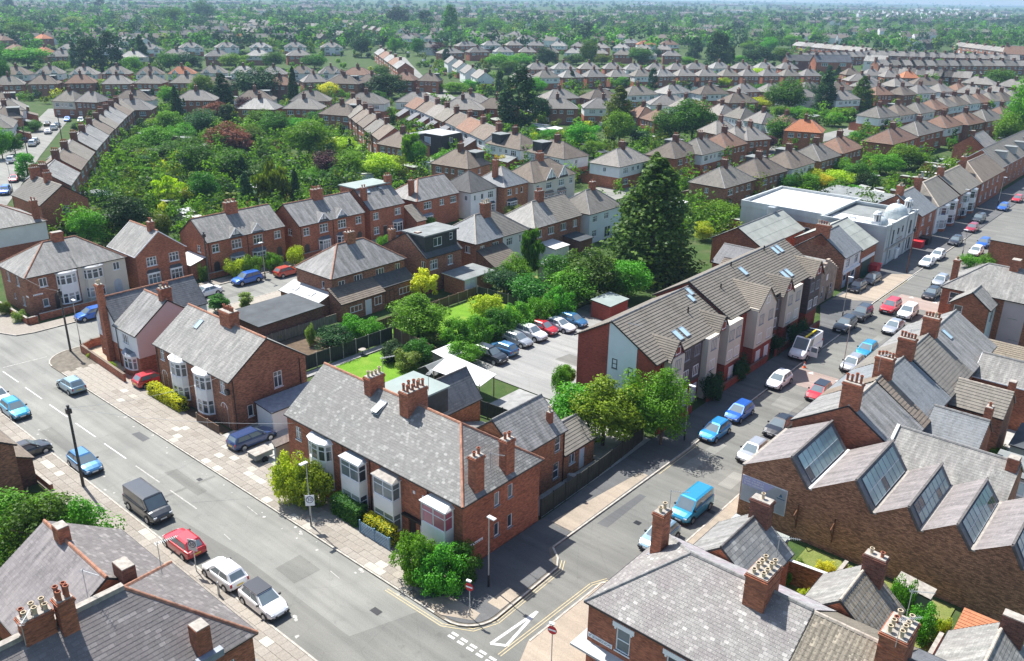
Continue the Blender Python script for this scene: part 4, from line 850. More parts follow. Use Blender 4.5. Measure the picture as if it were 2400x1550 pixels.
# rear wings of the terrace
house('rear_wing', 'two storey brick rear wing with slate roof behind the long terrace beside the white canopy', at(5.2, 9.02), 3.7, 6.4, 5.0, 7.3, ('b', 'g', 'g'), 'brick_orange', 'slate_dark', 'ridge_dark', cat='extension', wins=[('E', 1.2, 3.3, .8, 1.0, B2)])
R2 = house('rear_wing', 'two storey brick rear wing with sash windows beside the side yard steps', at(13.4, 9.02), 5.6, 6.3, 5.3, 7.5, ('b', 'g', 'g'), 'brick_orange', 'slate', 'ridge_grey', cat='extension', wins=[('E', 5.3, 3.35, .8, 1.45, SA), ('E', 5.2, .7, .85, 1.6, SA), ('E', .6, 1.0, .6, 1.6, SA)], chims=[(4.7, 5.2, .4, .5, 6.9, dict(pots=1, potm='pot_buff', z0=5.3, band=False))])
downpipe(R2, 'E', 6.1, 5.6, 6.3, 5.2); downpipe(R2, 'E', 1.5, 5.6, 6.3, 5.2)
house('rear_extension', 'single storey brick extension with grey tiled roof and white door at the yard end', at(14.6, 15.36), 4.3, 4.6, 2.65, 4.05, ('b', 'g', 'g'), 'brick_orange', 'tile_grey', 'ridge_grey', cat='extension', course=.33, lip=.03, wins=[('E', 1.3, 1.1, .9, 1.0, W2)], doors=[('E', 2.8, .85, 2.05)])
e_ = empty('lean_to', G(9.3, 9.1), GA, 'low slate lean-to roof between the two rear wings', 'extension'); mono('x', e_, 0, 0, 4, 6.2, 2.4, 4.6, 'N', 'brick_orange', 'slate_light')
# semi-detached pair with curved bays
W, D = 14.2, 8.7; fr = at(-24.4, 1.0)
Bh = house('semi_detached_house', 'brick semi-detached pair with two curved white bays and big slate roof above a yellow hedge', fr, W, D, 5.4, 8.5, ('a', 'g', 'g'), 'brick_brown', 'slate_light', wins=[('S', 1.35, 3.75, .85, 1.25, B2), ('S', 12.75, 3.6, .95, 1.35, B2), ('E', 5.3, 2.9, 1.0, 1.75, dict(cols=2, rows=2, frac=[.7, .3])), ('E', 1.9, .9, .65, 1.25, W1)],
           chims=[(7.9, 4.35, 1.9, 1.1, 9.75, dict(pots=6, rows=1, z0=7.2))], sl=None)
for x in (4.9, 9.5): bay(Bh, 'S', x, W, D, 2.7, .85, [(.75, 1.5), (3.35, 1.4)], 'curved', 0, 4.95, 'brick_brown', 'white_paint', 'white_paint', roof_h=.4)
for x in (1.35, 12.7): window(Bh, (0, 0), (1, 0), x - .55, .05, 1.1, 2.0, cols=3, rows=2, arch=True, rec=.0, sill=False)
downpipe(Bh, 'E', .25, W, D, 5.3); downpipe(Bh, 'E', 7.9, W, D, 5.3); downpipe(Bh, 'S', .3, W, D, 5.3)
skylight(Bh, (3.6, 2.6, 5.4 + 2.6 * 3.1 / 4.35 + .02), (1, 0, 0), (0, 4.35, 3.1), .75, 1.15, 'glass_roof')
m = MB(); m.box(W - .6, -.3, 3.9, W - .1, -.05, 4.4); m.build('dish', 'gutter_black', Bh, uv=False)
# white and pink house with the tall chimney
Wi = house('cross_wing', 'white cross wing with tall brick chimney and red ridge beside the pink gable', at(-38.3, 1.2), 5.0, 11, 4.9, 7.6, ('b', 'g', 'g'), 'brick_red', 'slate_dark', 'ridge_terracotta', zs=2.5, wall_m2='render_white', cat='house', wins=[('S', .9, 3.2, .6, .9, W1), ('S', 1.2, .9, .7, 1.1, W1)])
chimney(Wi, 2.9, -.35, .85, .6, -.05, 9.3, 2, 'pot_buff', 'brick_red')
Ah = house('house', 'white and pink rendered house with brick base and one ground floor bay behind low wall', at(-33.25, .95), 4.9, 8.0, 5.15, 8.15, ('a', 'g', 'g'), 'brick_red', 'slate', 'ridge_terracotta', zs=2.3, wall_m2='render_white', wins=[('S', 2.2, 3.35, 1.3, 1.1, dict(cols=3, rows=1))], chims=[(4.2, 4.2, .8, 1.2, 9.3, dict(pots=3, z0=7.0))])
m = MB(); m.poly(((4.93, 0, 2.3), (4.93, 8, 2.3), (4.93, 8, 5.15), (4.93, 4, 8.1), (4.93, 0, 5.15))); m.build('rendered_gable', 'render_pink', Ah)
bay(Ah, 'S', 2.9, 4.9, 8, 2.6, .7, [(.8, 1.35)], 'curved', 0, 2.35, 'brick_red', 'white_paint', 'lead', roof_h=.45)
downpipe(Ah, 'S', .3, 4.9, 8, 5)
# corner pair with hipped slate roof, far side of the side street
W, D = 8.5, 6.5
H1 = house('semi_detached_house', 'brick half of the hipped corner pair with arched porch and street name signs', at(-65.2, .7), W, D, 5.4, 8.3, ('b', 'h', 'g'), 'brick_brown', 'slate_light', hi=4.4, wins=[('E', 2.0, 3.6, 1.0, 1.2, W2), ('E', 1.9, .9, .75, 1.1, W1), ('S', 5.6, 3.5, .8, 1.3, W2), ('S', 6.4, 1.0, .8, 1.3, W2), ('S', 2.5, 3.5, .8, 1.3, W2), ('S', 3.6, 1.3, .5, .8, W1)], chims=[(4.25, 6.3, .9, 1.4, 9.3, dict(pots=0, z0=7.4))])
bay(H1, 'E', 5.0, W, D, 2.7, .7, [(.8, 1.4), (3.4, 1.3)], 'curved', 0, 4.95, 'brick_brown', 'white_paint', 'sheet_pale', roof_h=.3)
pl_ = plate(H1, 'E', 1.1, 2.75, 1.2, .2, W, D); strokes(pl_, 11, 1.0, .15, (0, -.024, -.02), 'ink_navy'); pl_ = plate(H1, 'S', 8.0, 2.6, .7, .2, W, D)
m = MB(); m.box(W - .02, 3.05, 0, W + .015, 4.05, 2.0); n_ = 8
m.poly([(W + .016, 3.55 - .5 * math.cos(math.pi * i / n_), 2.0 + .5 * math.sin(math.pi * i / n_)) for i in range(n_ + 1)]); m.build('porch', 'door_dark', H1, uv=False)
H1b = house('semi_detached_house', 'cream rendered half of the hipped corner pair with curved bays', at(-65.2, 7.2), W, 6.5, 5.4, 8.3, ('b', 'g', 'h'), 'render_cream', 'slate_light', hi=4.4, wins=[('E', 5.2, 3.7, .95, 1.1, W2)])
bay(H1b, 'E', 2.0, W, D, 2.7, .7, [(.8, 1.4), (3.4, 1.3)], 'curved', 0, 4.95, 'render_cream', 'render_cream', 'sheet_pale', roof_h=.3)
m = MB(); m.box(W - .02, 4.5, 0, W + .015, 5.6, 1.9); m.poly([(W + .016, 5.05 - .55 * math.cos(math.pi * i / n_), 1.9 + .55 * math.sin(math.pi * i / n_)) for i in range(n_ + 1)]); m.build('porch', 'door_grey', H1b, uv=False)
# gable-fronted detached house
D2 = house('house', 'detached brick house with plain gable and four white windows facing the side street', at(-64.0, 14.9), 8.0, 7.4, 5.3, 8.2, ('a', 'g', 'g'), 'brick_red', 'slate_light', wins=[('E', 2.2, 3.35, 1.5, 1.3, B3), ('E', 5.6, 3.35, 1.5, 1.3, B3)], chims=[(6.3, 3.6, .8, .8, 9.2, dict(pots=2, z0=7.5))], fascia='upvc')
for y in (2.2, 5.6):
 bay(D2, 'E', y, 8, 7.4, 1.8, .25, [(.6, 1.6)], 'square', 0, 2.35, 'brick_red', 'upvc', 'felt_black', roof_h=.5, cols=3)
# brick pairs with small timbered gables along the side street
def street_pair(b0, a0, W, D, lab, rm, green=False, wm='brick_red'):
 h = house('semi_detached_house', lab, at(a0, b0), W, D, 5.5, 8.25, ('b', 'g', 'g'), wm, rm, wins=[('E', 1.3, 3.6, 1.2, 1.25, B2), ('E', D - 1.3, 3.6, 1.2, 1.25, B2), ('E', D * .36, 3.5, 1.7, 1.4, B3), ('E', D * .64, 3.5, 1.7, 1.4, B3), ('S', 5.2, 3.4, 1.0, 1.1, B2)], chims=[(W / 2, D / 2, 1.0, 1.9, 9.7, dict(pots=6, rows=2, z0=7.4))])
 for k, y in enumerate((D * .36, D * .64)):
  gablet(h, 'E', y, W, D, 2.1, 5.55, 6.75, .06, 1.9, rm, tim='door_blue' if (green and k) else ('timber_black' if not k else 'upvc'), board='upvc')
  bay(h, 'E', y, W, D, 2.4, .6, [(.7, 1.6)], 'angled', 0, 2.4, wm, 'upvc', 'slate_dark', roof_h=.5, cols=3)
 for y in (1.2, D - 1.2):
  m = MB(); m.box(W - .02, y - .5, 0, W + .014, y + .5, 1.75); m.poly([(W + .015, y - .5 * math.cos(math.pi * i / 8), 1.75 + .5 * math.sin(math.pi * i / 8)) for i in range(9)]); m.build('porch', 'door_dark', h, uv=False)
 downpipe(h, 'E', .2, W, D, 5.3); downpipe(h, 'E', D / 2, W, D, 5.3)
 return h
street_pair(25.1, -62.4, 7.7, 13.4, 'brick pair with timbered gablets and arched porches beside the grey gable house', 'slate_light')
street_pair(40.0, -60.6, 7.8, 13.2, 'brick pair with one teal timbered gablet and angled bays', 'slate', True)
e_ = empty('lean_to', G(-60, 22.5), GA, 'low white sheeted lean-to between the gable-fronted house and the brick pair', 'extension'); mono('x', e_, 0, 0, 4.6, 2.4, 2.3, 3.0, 'S', 'brick_red', 'sheet_white')
H5 = house('house', 'brick house with slate front slope, two roof lights and a raised flat rear roof', at(-61.0, 54.7), 7.9, 7.8, 5.5, 8.4, ('b', 'g', 'g'), 'brick_red', 'slate', wins=[('E', 1.3, 3.5, 1.2, 1.2, B2), ('E', 6.3, 3.5, 1.4, 1.2, B2), ('E', 1.3, .9, 1.2, 1.3, B2)], chims=[(6.0, .4, .7, 1.0, 8.9, dict(pots=2)), (4.0, 7.6, .8, 1.2, 9.7, dict(pots=3, z0=7))], doors=[('E', 3.3, .9, 2.1, dict(mat='door_dark'))])
bay(H5, 'E', 6.2, 7.9, 7.8, 2.2, .6, [(.7, 1.5)], 'angled', 0, 2.3, 'brick_red', 'upvc', 'lead', roof_h=.4, cols=2)
m = MB(); m.box(-.1, .1, 5.4, 4.3, 7.7, 8.35); m.build('loft_extension', 'brick_red', H5); m = MB(); m.box(-.3, -.05, 8.35, 4.45, 7.85, 8.55); m.build('flat_roof', 'felt_green', H5)
skylight(H5, (5.2, 1.8, 7.55), (0, 1, 0), (-3.95, 0, 2.9), .8, 1.2); skylight(H5, (5.2, 4.6, 7.55), (0, 1, 0), (-3.95, 0, 2.9), .8, 1.2, 'glass', openh=.3)
H6 = house('house', 'brick house with hipped slate roof and side gable between dormered house and white house', at(-60.4, 65.0), 8.0, 10.6, 5.4, 8.2, ('b', 'h', 'g'), 'brick_red', 'slate', wins=[('E', 2.6, 3.5, 1.9, 1.3, B3), ('E', 6.2, 3.6, 1.1, 1.1, B2), ('E', 9.2, 3.6, 1.6, 1.2, B3)], chims=[(5.5, 1.0, .7, .9, 8.6, dict(pots=2))])
bay(H6, 'E', 2.6, 8, 10.6, 2.4, .6, [(.7, 1.5)], 'angled', 0, 2.3, 'brick_red', 'upvc', 'lead', roof_h=.4, cols=3)
e_ = empty('lean_to', G(-53.3, 62.7), GA, 'narrow tiled lean-to with two roof lights beside the dormered brick house', 'extension'); mono('x', e_, 0, 0, 3.2, 2.2, 2.5, 4.6, 'E', 'brick_red', 'tile_grey', course=.33, lip=.03)
H7 = house('house', 'white rendered house with dark hipped tile roof and black window canopies', at(-58.4, 77.0), 7.8, 7.2, 5.4, 8.3, ('b', 'h', 'h'), 'render_white', 'tile_dark', 'ridge_dark', hi=3.4, course=.345, lip=.035, wins=[('E', 1.2, 3.5, .6, 1.1, W1), ('E', 5.6, 3.4, 1.5, 1.3, B3), ('E', 3.2, 3.5, .7, 1.1, W1), ('S', 6.5, 3.5, .8, 1.0, W2)])
bay(H7, 'E', 5.6, 7.8, 7.2, 2.2, .5, [(.7, 1.5)], 'angled', 0, 2.3, 'render_white', 'upvc', 'felt_black', roof_h=.4, cols=3)
H8 = house('house', 'brick house with pale hipped slate roof and one tall chimney by the street bend', at(-57.0, 85.0), 7.8, 7.0, 5.4, 8.3, ('b', 'h', 'h'), 'brick_orange', 'slate_blue', 'ridge_pale', hi=3.3, wins=[('E', 1.5, 3.5, 1.2, 1.2, B2), ('E', 5.2, 3.5, .6, 1.1, W1), ('E', 3.6, 3.5, .6, 1.1, W1)], chims=[(4.2, 1.3, .9, .9, 9.9, dict(pots=3, z0=6.5))])
bay(H8, 'E', 2.2, 7.8, 7, 2.8, .6, [(.7, 1.5)], 'angled', 0, 2.3, 'brick_orange', 'upvc', 'felt_black', roof_h=.5, cols=3)
H9 = house('semi_detached_house', 'half-timbered pair with tall gables and brown tiled roof by the street bend', at(-56.2, 92.2), 8.4, 13.6, 5.4, 8.5, ('b', 'h', 'h'), 'render_cream', 'tile_brown', 'ridge_dark', hi=3.9, course=.345, lip=.03, zs=None, wins=[('E', 1.4, 3.4, 1.0, 1.2, B2), ('E', 4.9, 3.4, 1.8, 1.3, B3), ('E', 9.0, 3.4, 1.8, 1.3, B3), ('E', 12.2, 3.4, 1.0, 1.2, B2)], chims=[(4.2, 6.8, 1.0, 1.6, 9.8, dict(pots=4, z0=7.4))])
for y in (4.9, 9.0): gablet(H9, 'E', y, 8.4, 13.6, 3.2, 5.5, 7.6, .4, 3.2, 'tile_brown', course=.345, lip=.03); bay(H9, 'E', y, 8.4, 13.6, 2.8, .6, [(.7, 1.6)], 'angled', 0, 2.5, 'brick_red', 'brick_red', 'tile_brown', roof_h=.5, cols=3)
# rear of the houses on the near side of the street
H10 = house('semi_detached_house', 'brown brick hipped pair seen from behind with tiled lean-to, golden conifer beside it', at(-35.9, 27.2), 7.6, 12.7, 5.4, 8.3, ('b', 'h', 'h'), 'brick_brown', 'slate', 'ridge_terracotta', hi=4.1, wins=[('E', 1.6, 3.3, 1.1, 1.3, W2), ('E', 4.4, 3.6, 1.5, 1.2, dict(cols=3, rows=1)), ('E', 8.2, 3.6, 1.5, 1.2, dict(cols=3, rows=1)), ('E', 11.4, 3.7, .9, 1.1, W2), ('S', 5.7, 3.5, .6, 1.0, W1)], chims=[(3.8, 6.3, .9, 1.3, 9.6, dict(pots=3, z0=7.5, mat='brick_orange'))])
mono('x', H10, 7.6, -.6, 10.2, 6.6, 2.55, 3.95, 'E', 'brick_brown', 'tile_brown', course=.33, lip=.03, wallname='lean_to_wall', roofname='lean_to_roof'); mono('x', H10, 7.62, 6.75, 9.4, 12.7, 2.75, 3.9, 'E', 'brick_brown', 'tile_dark', course=.33, lip=.03, wallname='lean_to_wall', roofname='lean_to_roof')
for (y, z, w_, h_, c_) in ((1.3, .9, 2.0, .9, 3), (5.4, .9, 1.3, 1.2, 2)): window(H10, (10.2, -.6), (0, 1), y, z, w_, h_, cols=c_, rec=-.02, sill=False)
door(H10, (10.2, -.6), (0, 1), 3.9, .9, 2.0, 'door_white', rec=-.02); window(H10, (9.4, 6.75), (0, 1), 3.2, .9, 2.0, 1.0, cols=3, rec=-.02, sill=False); window(H10, (9.4, 6.75), (0, 1), .6, .1, 1.7, 2.0, cols=2, rec=-.02, sill=False, fm='door_dark')
e_ = empty('lean_to', G(-36.6, 24.9), GA, 'pale sheeted lean-to with two roof hatches beside the black garage roof', 'extension'); mono('x', e_, 0, 0, 8.0, 2.25, 2.4, 3.2, 'S', 'brick_brown', 'sheet_pale', oh=.2)
for x in (1.6, 5.0): skylight(e_, (x, .7, 2.72), (1, 0, 0), (0, 2.25, .8), .9, .8, 'sheet_pale', 'upvc', .06)
gr = empty('garage', G(-33.4, 14.9), GA, 'long low brick garage block with black felt roof', 'garage'); mono('x', gr, 0, 0, 6.8, 9.4, 2.6, 2.75, 'S', 'brick_dark', 'felt_black', oh=.2, gut='black_metal')
H11 = house('house', 'brick house with huge black clad dormer box over rear slope', at(-35.2, 41.9), 9.1, 7.2, 5.4, 8.2, ('b', 'g', 'g'), 'brick_brown', 'tile_dark', 'ridge_dark', rp=.56, wins=[('E', 1.6, 3.3, 1.5, 1.4, B3), ('E', 4.9, 3.3, 1.0, 1.4, B2), ('S', 8.6, 3.2, .8, 1.5, W2)], chims=[(1.6, .5, .8, .9, 8.0, dict(pots=2, mat='brick_orange')), (6.6, 1.0, .7, .8, 8.4, dict(pots=0, z0=6))])
m = MB(); wall(m, (8.5, .5), (8.5, 6.9), 5.75, 8.1, [(1.7, 3.4, 6.3, 7.6), (4.9, 5.6, 6.7, 7.8)]); wall(m, (4.2, .5), (8.5, .5), 5.75, 8.1); wall(m, (8.5, 6.9), (4.2, 6.9), 5.75, 8.1); m.build('dormer', 'clad_dark', H11)
m = MB(); m.box(4.0, .25, 8.1, 8.75, 7.15, 8.3); m.build('dormer_roof', 'felt_grey', H11)
window(H11, (8.5, .5), (0, 1), 1.7, 6.3, 1.7, 1.3, cols=2, sill=False); window(H11, (8.5, .5), (0, 1), 4.9, 6.7, .7, 1.1, cols=1, rows=2, sill=False)
e_ = empty('garden_room', G(-25.2, 44.6), GA, 'flat roofed garden room with white wall and door behind the dormered house', 'extension'); mono('x', e_, 0, 0, 4.0, 6.0, 2.6, 2.7, 'E', 'brick_orange', 'felt_grey', oh=.25, gut='upvc')
m = MB(); m.box(3.98, .1, 0, 4.03, 2.6, 2.45); m.build('rendered_wall', 'render_white', e_); door(e_, (4.03, 0), (0, 1), 1.1, .85, 2.0, 'door_white', rec=-.01)
H12 = house('semi_detached_house', 'brick half with silvery hipped slate roof beside tiled white half', at(-34, 52.2), 8.0, 6.0, 5.4, 8.3, ('b', 'h', 'g'), 'brick_brown', 'slate_blue', 'ridge_pale', hi=3.9, wins=[('E', 1.4, 3.5, 1.0, 1.2, W2), ('E', 4.3, 3.5, 1.5, 1.2, dict(cols=3, rows=1)), ('S', 6.2, 3.5, 1.1, 1.1, W2), ('S', 6.9, 1, .9, 1, W2)], chims=[(4.4, 5.9, 1.0, 1.5, 9.9, dict(pots=6, rows=2, potm='pot_buff', z0=7))])
mono('x', H12, 8.02, .2, 11.6, 5.9, 2.4, 4.2, 'E', 'brick_brown', 'tile_brown', course=.33, lip=.03, wallname='lean_to_wall', roofname='lean_to_roof')
house('semi_detached_house', 'white rendered half with grey tiled roof beside the silvery slate half', at(-34, 58.2), 8.0, 6.0, 5.4, 8.3, ('b', 'g', 'h'), 'render_white', 'tile_grey', 'ridge_grey', hi=3.9, course=.345, lip=.03, wins=[('E', 1.6, 3.5, 1.4, 1.2, B3), ('E', 4.4, 3.5, 1.0, 1.2, W2)])
H13 = house('semi_detached_house', 'brown brick half with pale hipped slates near the giant dark conifer', at(-33.4, 65.3), 7.9, 6.0, 5.4, 8.3, ('b', 'h', 'g'), 'brick_brown', 'slate_light', 'ridge_pale', hi=3.9, wins=[('E', 1.3, 3.5, 1.1, 1.2, W2), ('E', 4.3, 3.5, 1.6, 1.2, dict(cols=3, rows=1))], chims=[(4, 5.8, .9, 1.4, 9.8, dict(pots=4, z0=7))])
H13b = house('semi_detached_house', 'brown brick half with grey tiled roof near the giant dark conifer', at(-33.4, 71.3), 7.9, 6.4, 5.4, 8.3, ('b', 'g', 'g'), 'brick_brown', 'tile_grey', 'ridge_grey', course=.345, lip=.03, wins=[('E', 1.6, 3.5, 1.5, 1.2, dict(cols=3, rows=1)), ('E', 4.8, 3.5, 1.1, 1.2, W2)])
for y_, l_ in ((1.0, 'glazed white conservatory behind the brown brick half'), (7.5, 'dark flat roofed extension behind the tiled brown brick half')):
 e_ = empty('rear_extension', G(-25.4, 65.3 + y_), GA, l_, 'extension'); mono('x', e_, 0, 0, 3.4, 3.6, 2.3, 2.6, 'E', 'render_white' if y_ < 2 else 'brick_dark', 'sheet_white' if y_ < 2 else 'felt_black')
 if y_ < 2: window(e_, (3.4, 0), (0, 1), .3, .8, 3.0, 1.3, cols=4, rec=-.02, sill=False)
H14 = house('house', 'white rendered house with grey hipped tile roof touching the giant dark conifer', at(-32, 79.0), 7.4, 9.6, 5.4, 8.3, ('b', 'h', 'h'), 'render_blue', 'tile_grey', 'ridge_grey', hi=3.6, course=.345, lip=.03, wins=[('E', 1.6, 3.6, 1.3, 1.1, B3), ('E', 5.0, 3.6, 1.3, 1.1, B3), ('E', 1.6, 1.0, 1.3, 1.2, B3), ('E', 5.6, .2, 1.8, 2.0, W2)], chims=[(3.7, 5.5, .8, 1.1, 9.5, dict(pots=2, z0=7.3))])
# apartment block
def apartments():
 rt = empty('apartment_block', G(10.0, 29.1), GA, 'three storey apartment block with grey tiled roof, white gabled bays and red brick base', 'apartments')
 fr = at(10.0, 29.1)
 house('x', None, fr, 9.2, 15.0, 7.6, 10.0, ('b', 'g', 'g'), 'brick_new', 'tile_apartment', 'ridge_grey', rp=.446, ez2=7.1, course=.345, lip=.05, oh=.4, verge=.18, fascia='gutter_black', root=rt)
 k = MB()
 for f, p, q in (('S', (3.8, -.03), (7.2, -.03)),):
  zt = lambda x: (7.6 + (10 - 7.6) * x / 4.1) if x < 4.1 else (10 - (10 - 7.1) * (x - 4.1) / 5.1)
  k.poly(((3.8, -.03, .6), (7.2, -.03, .6), (7.2, -.03, zt(7.2) - .05), (4.1, -.03, 9.95), (3.8, -.03, zt(3.8) - .05)))
 k.build('render_panel', 'render_blue', rt)
 for (x, z) in ((4.35, 5.0), (6.3, 4.6), (6.1, 1.6)): window(rt, (0, -.03), (1, 0), x, z, .62, 1.05, cols=1, rows=2, rec=-.02, sillm='lead', fm='gutter_black')
 # second, slightly higher block
 m = MB(); z0 = 0; Y0, Y1 = 15.0, 39.3
 wall(m, (9.2, Y0), (9.2, Y1), -.05, 7.6); wall(m, (9.2, Y1), (0, Y1), -.05, 8.1); wall(m, (0, Y1), (0, Y0), -.05, 8.1)
 for Y, s in ((Y0, 1), (Y1, -1)):
  pts = [(0, Y, 7.0), (9.2, Y, 7.0), (9.2, Y, 7.6), (4.1, Y, 10.5), (0, Y, 8.1)]; m.poly(pts if s > 0 else pts[::-1])
 m.build('wall', 'brick_new', rt)
 r = MB(); slope(r, (9.6, Y0 - .18, 7.37), (9.6, Y1 + .18, 7.37), (4.1, Y1 + .18, 10.52), (4.1, Y0 - .18, 10.52), .345, .05); slope(r, (-.4, Y1 + .18, 7.87), (-.4, Y0 - .18, 7.87), (4.1, Y0 - .18, 10.52), (4.1, Y1 + .18, 10.52), .345, .05); r2 = r.build('roof', 'tile_apartment', rt)
 k = MB(); ridge_line(k, (4.1, Y0 - .18, 10.53), (4.1, Y1 + .18, 10.53)); k.build('ridge_tiles', 'ridge_grey', r2, uv=False)
 for p_, q_, w_, h_ in (((9.6, Y0 - .2, 7.32), (4.1, Y0 - .2, 10.45), .08, .2), ((-.4, Y0 - .2, 7.8), (4.1, Y0 - .2, 10.45), .08, .2), ((9.6, Y0, 7.3), (9.6, Y1, 7.3), .12, .1)): b = MB(); b.bar(p_, q_, w_, h_); b.build('bargeboard', 'gutter_black', rt, uv=False)
 # bays on the street front: (b0, b1, out, z0, z1, material)
 bays = [(1.9, 4.3, .9, .05, 6.95, 'render_cream'), (4.8, 8.9, .35, 2.6, 6.7, 'clad_wood'), (9.2, 11.6, .9, .05, 6.9, 'render_cream'), (13.2, 16.4, 1.1, 2.7, 7.35, 'render_cream'), (19.6, 24.4, 1.3, 2.7, 7.5, 'render_cream'), (25.3, 28.0, .4, 2.6, 7.0, 'clad_wood'), (28.4, 32.8, .9, 2.7, 7.3, 'render_cream'), (35.2, 38.6, .9, 2.6, 7.3, 'clad_wood')]
 for i, (y0, y1, out, za, zb, mt) in enumerate(bays):
  m = MB(); X = 9.2 + out
  wall(m, (9.2, y0), (X, y0), za, zb); wall(m, (X, y0), (X, y1), za, zb); wall(m, (X, y1), (9.2, y1), za, zb); m.poly(((9.2, y0, zb), (X, y0, zb), (X, y1, zb), (9.2, y1, zb))); m.build('projecting_bay', mt, rt)
  if za > 1:
   m = MB(); wall(m, (9.2, y0 + .05), (X - .06, y0 + .05), -.05, za); wall(m, (X - .06, y0 + .05), (X - .06, y1 - .05), -.05, za); wall(m, (X - .06, y1 - .05), (9.2, y1 - .05), -.05, za); m.build('bay_base', 'brick_new', rt)
  n = 2 if y1 - y0 > 3 else 1
  for zz in (([.9] if za < 1 else []) + [3.1, 5.4]):
   for q in range(n):
    c = y0 + (y1 - y0) * (q + .5) / n
    window(rt, (X, 0), (0, 1), c - .55, zz, 1.1, 1.2, cols=3, rec=-.02, sillm='lead', fm='upvc' if zz < 4 else 'lead', glass='glass')
  if za > 1 and mt == 'render_cream' or i in (1, 5):
   for q in ((.2, .65) if i in (1, 4) else (.35,)): door(rt, (X - .06, 0), (0, 1), y0 + (y1 - y0) * q, .95, 2.05, 'door_white', rec=-.02)
 # gabled dormers over the bays
 for c, w_, zr, out, ze in ((3.1, 2.4, 8.55, .75, 6.95), (12.6, 2.2, 8.55, .75, 6.9), (22.0, 4.4, 9.6, 1.3, 7.5), (28.6, 2.6, 9.0, .9, 7.3), (37.6, 3.0, 9.2, .9, 7.3)):
  gablet(rt, 'E', c, 9.2, 39.3, w_, ze, zr, out, 2.6 + (zr - 8.5) * 1.2, 'tile_apartment', 'render_cream' if w_ > 4 else 'brick_new', False, course=.345, lip=.05, board='gutter_black', oh=.25)
  window(rt, (9.2 + out + .01, 0), (0, 1), c - .45, ze + .15, .9, min(.9, zr - ze - .75), cols=1, rec=-.02, sill=False)
 k1 = (10 - 7.1) / 5.1; k2 = (10.5 - 7.6) / 5.1
 def sk(x, y, k, top, w_=.85, h=1.35): skylight(rt, (x, y, top - (x - 4.1) * k + .06), (0, 1, 0), (-1, 0, k), w_, h, 'glass_roof', 'zinc_grey', .1)
 for y in (5.6, 6.9): sk(8.7, y, k1, 10)
 for y in (31.0, 32.2): sk(8.7, y, k2, 10.5)
 for y in (34.5, 35.7): sk(5.6, y, k2, 10.5)
 sk(6.2, 24.6, k2, 10.5); sk(5.9, 12.8, k1, 10, .7, 1.1); sk(5.2, 13.6, k1, 10, .7, 1.1)
 for (x, y, zt) in ((6.6, 10.6, 9.0), (6.2, 18.5, 9.6), (4.5, 24, 10.6), (4.4, 33, 10.7)):
  m = MB(); m.tube((x, y, zt - .7), (x, y, zt + .25), .09, n=7); m.build('vent_pipe', 'gutter_black', rt, uv=False)
 for y in (1.3, 12.4, 18.0, 33.9): downpipe(rt, 'E', y, 9.2, 39.3, 7.0)
 aerial(rt, 5.6, .8, 8.8, 1.2, .2)
apartments()
# ---------------------------------------------------------------- foreground corners
FL = house('corner_house', 'foreground brick house with purple slate hipped roof and orange ridge tiles', at(12.3, -31.0), 9.2, 13.7, 6.05, 9.4, ('b', 'g', 'h'), 'brick_red', 'slate_purple', 'ridge_terracotta', hi=4.7, wins=[('N', 2.0, 3.6, 1.0, 1.5, SA), ('E', 12, 3.4, .9, 1.5, SA)],
           chims=[(5.1, 5.8, .7, .8, 10.9, dict(pots=4, rows=2, z0=8, potm='pot_red', poth=.7)), (4.7, 4.5, .8, 1.5, 10.5, dict(pots=6, rows=2, z0=8, potm='pot_buff', poth=.45)), (8.75, 10.9, .9, .8, 7.95, dict(pots=0, z0=5.6, band=False)), (1.5, 10.4, 1.25, .8, 8.6, dict(pots=0, z0=6.2, band=False, mat='brick_dark'))], sl=(.34, .25, 'unit_purple'), sl_sides='EN')
m = MB(); m.box(4.35, 0, 9.3, 4.75, 9.0, 9.6); m.build('parapet', 'cement', FL)
m = MB(); m.box(9.2, 10.2, 5.9, 9.6, 11.7, 6.35); m.build('flashing', 'lead', FL, uv=False)
aerial(FL, 3.5, 7.5, 8.3, 2.6, .35); aerial(FL, 5.6, 3.6, 9.6, 1.4, 2.4); aerial(FL, 4.6, 11.2, 9.0, 2.2, 1.4)
for y in (2.0, 7.0):
 m = MB(); m.box(0, 13.7, 2.4, 0, 13.7, 2.4)
for x0 in (1.2, 6.0):
 m = MB(); m.box(x0, 13.7, 2.5, x0 + 2.6, 14.5, 2.65); m.build('bay_roof', 'felt_grey', FL); m = MB(); m.box(x0 + .15, 13.7, 0, x0 + 2.45, 14.35, 2.5); m.build('bay', 'brick_red', FL)
m = MB(); m.tube((0, 0, 0), (0, -.12, 0), .32, n=14); dsh = m.build('satellite_dish', 'steel_grey', FL, (2.6, 5.6, 9.0), uv=False); dsh.rotation_euler = (.2, 0, 1.0)
FL2 = house('house', 'foreground house with purple hipped slates and one short chimney behind the corner house', at(5.2, -25.9), 8.4, 8.6, 5.3, 8.15, ('a', 'g', 'g'), 'brick_red', 'slate_purple', 'ridge_terracotta', chims=[(2.6, 4.3, .9, .7, 9.0, dict(pots=0, z0=7, band=False))], sl=(.34, .25, 'unit_purple', 'slate', False, 150), sl_sides='N')
e_ = empty('lean_to', G(12.2, -39), GA, 'low grey slab roof beside the foreground chimney stacks', 'extension'); mono('x', e_, 0, 0, 6, 7.5, 4.6, 5.0, 'E', 'brick_red', 'slate', oh=.2)
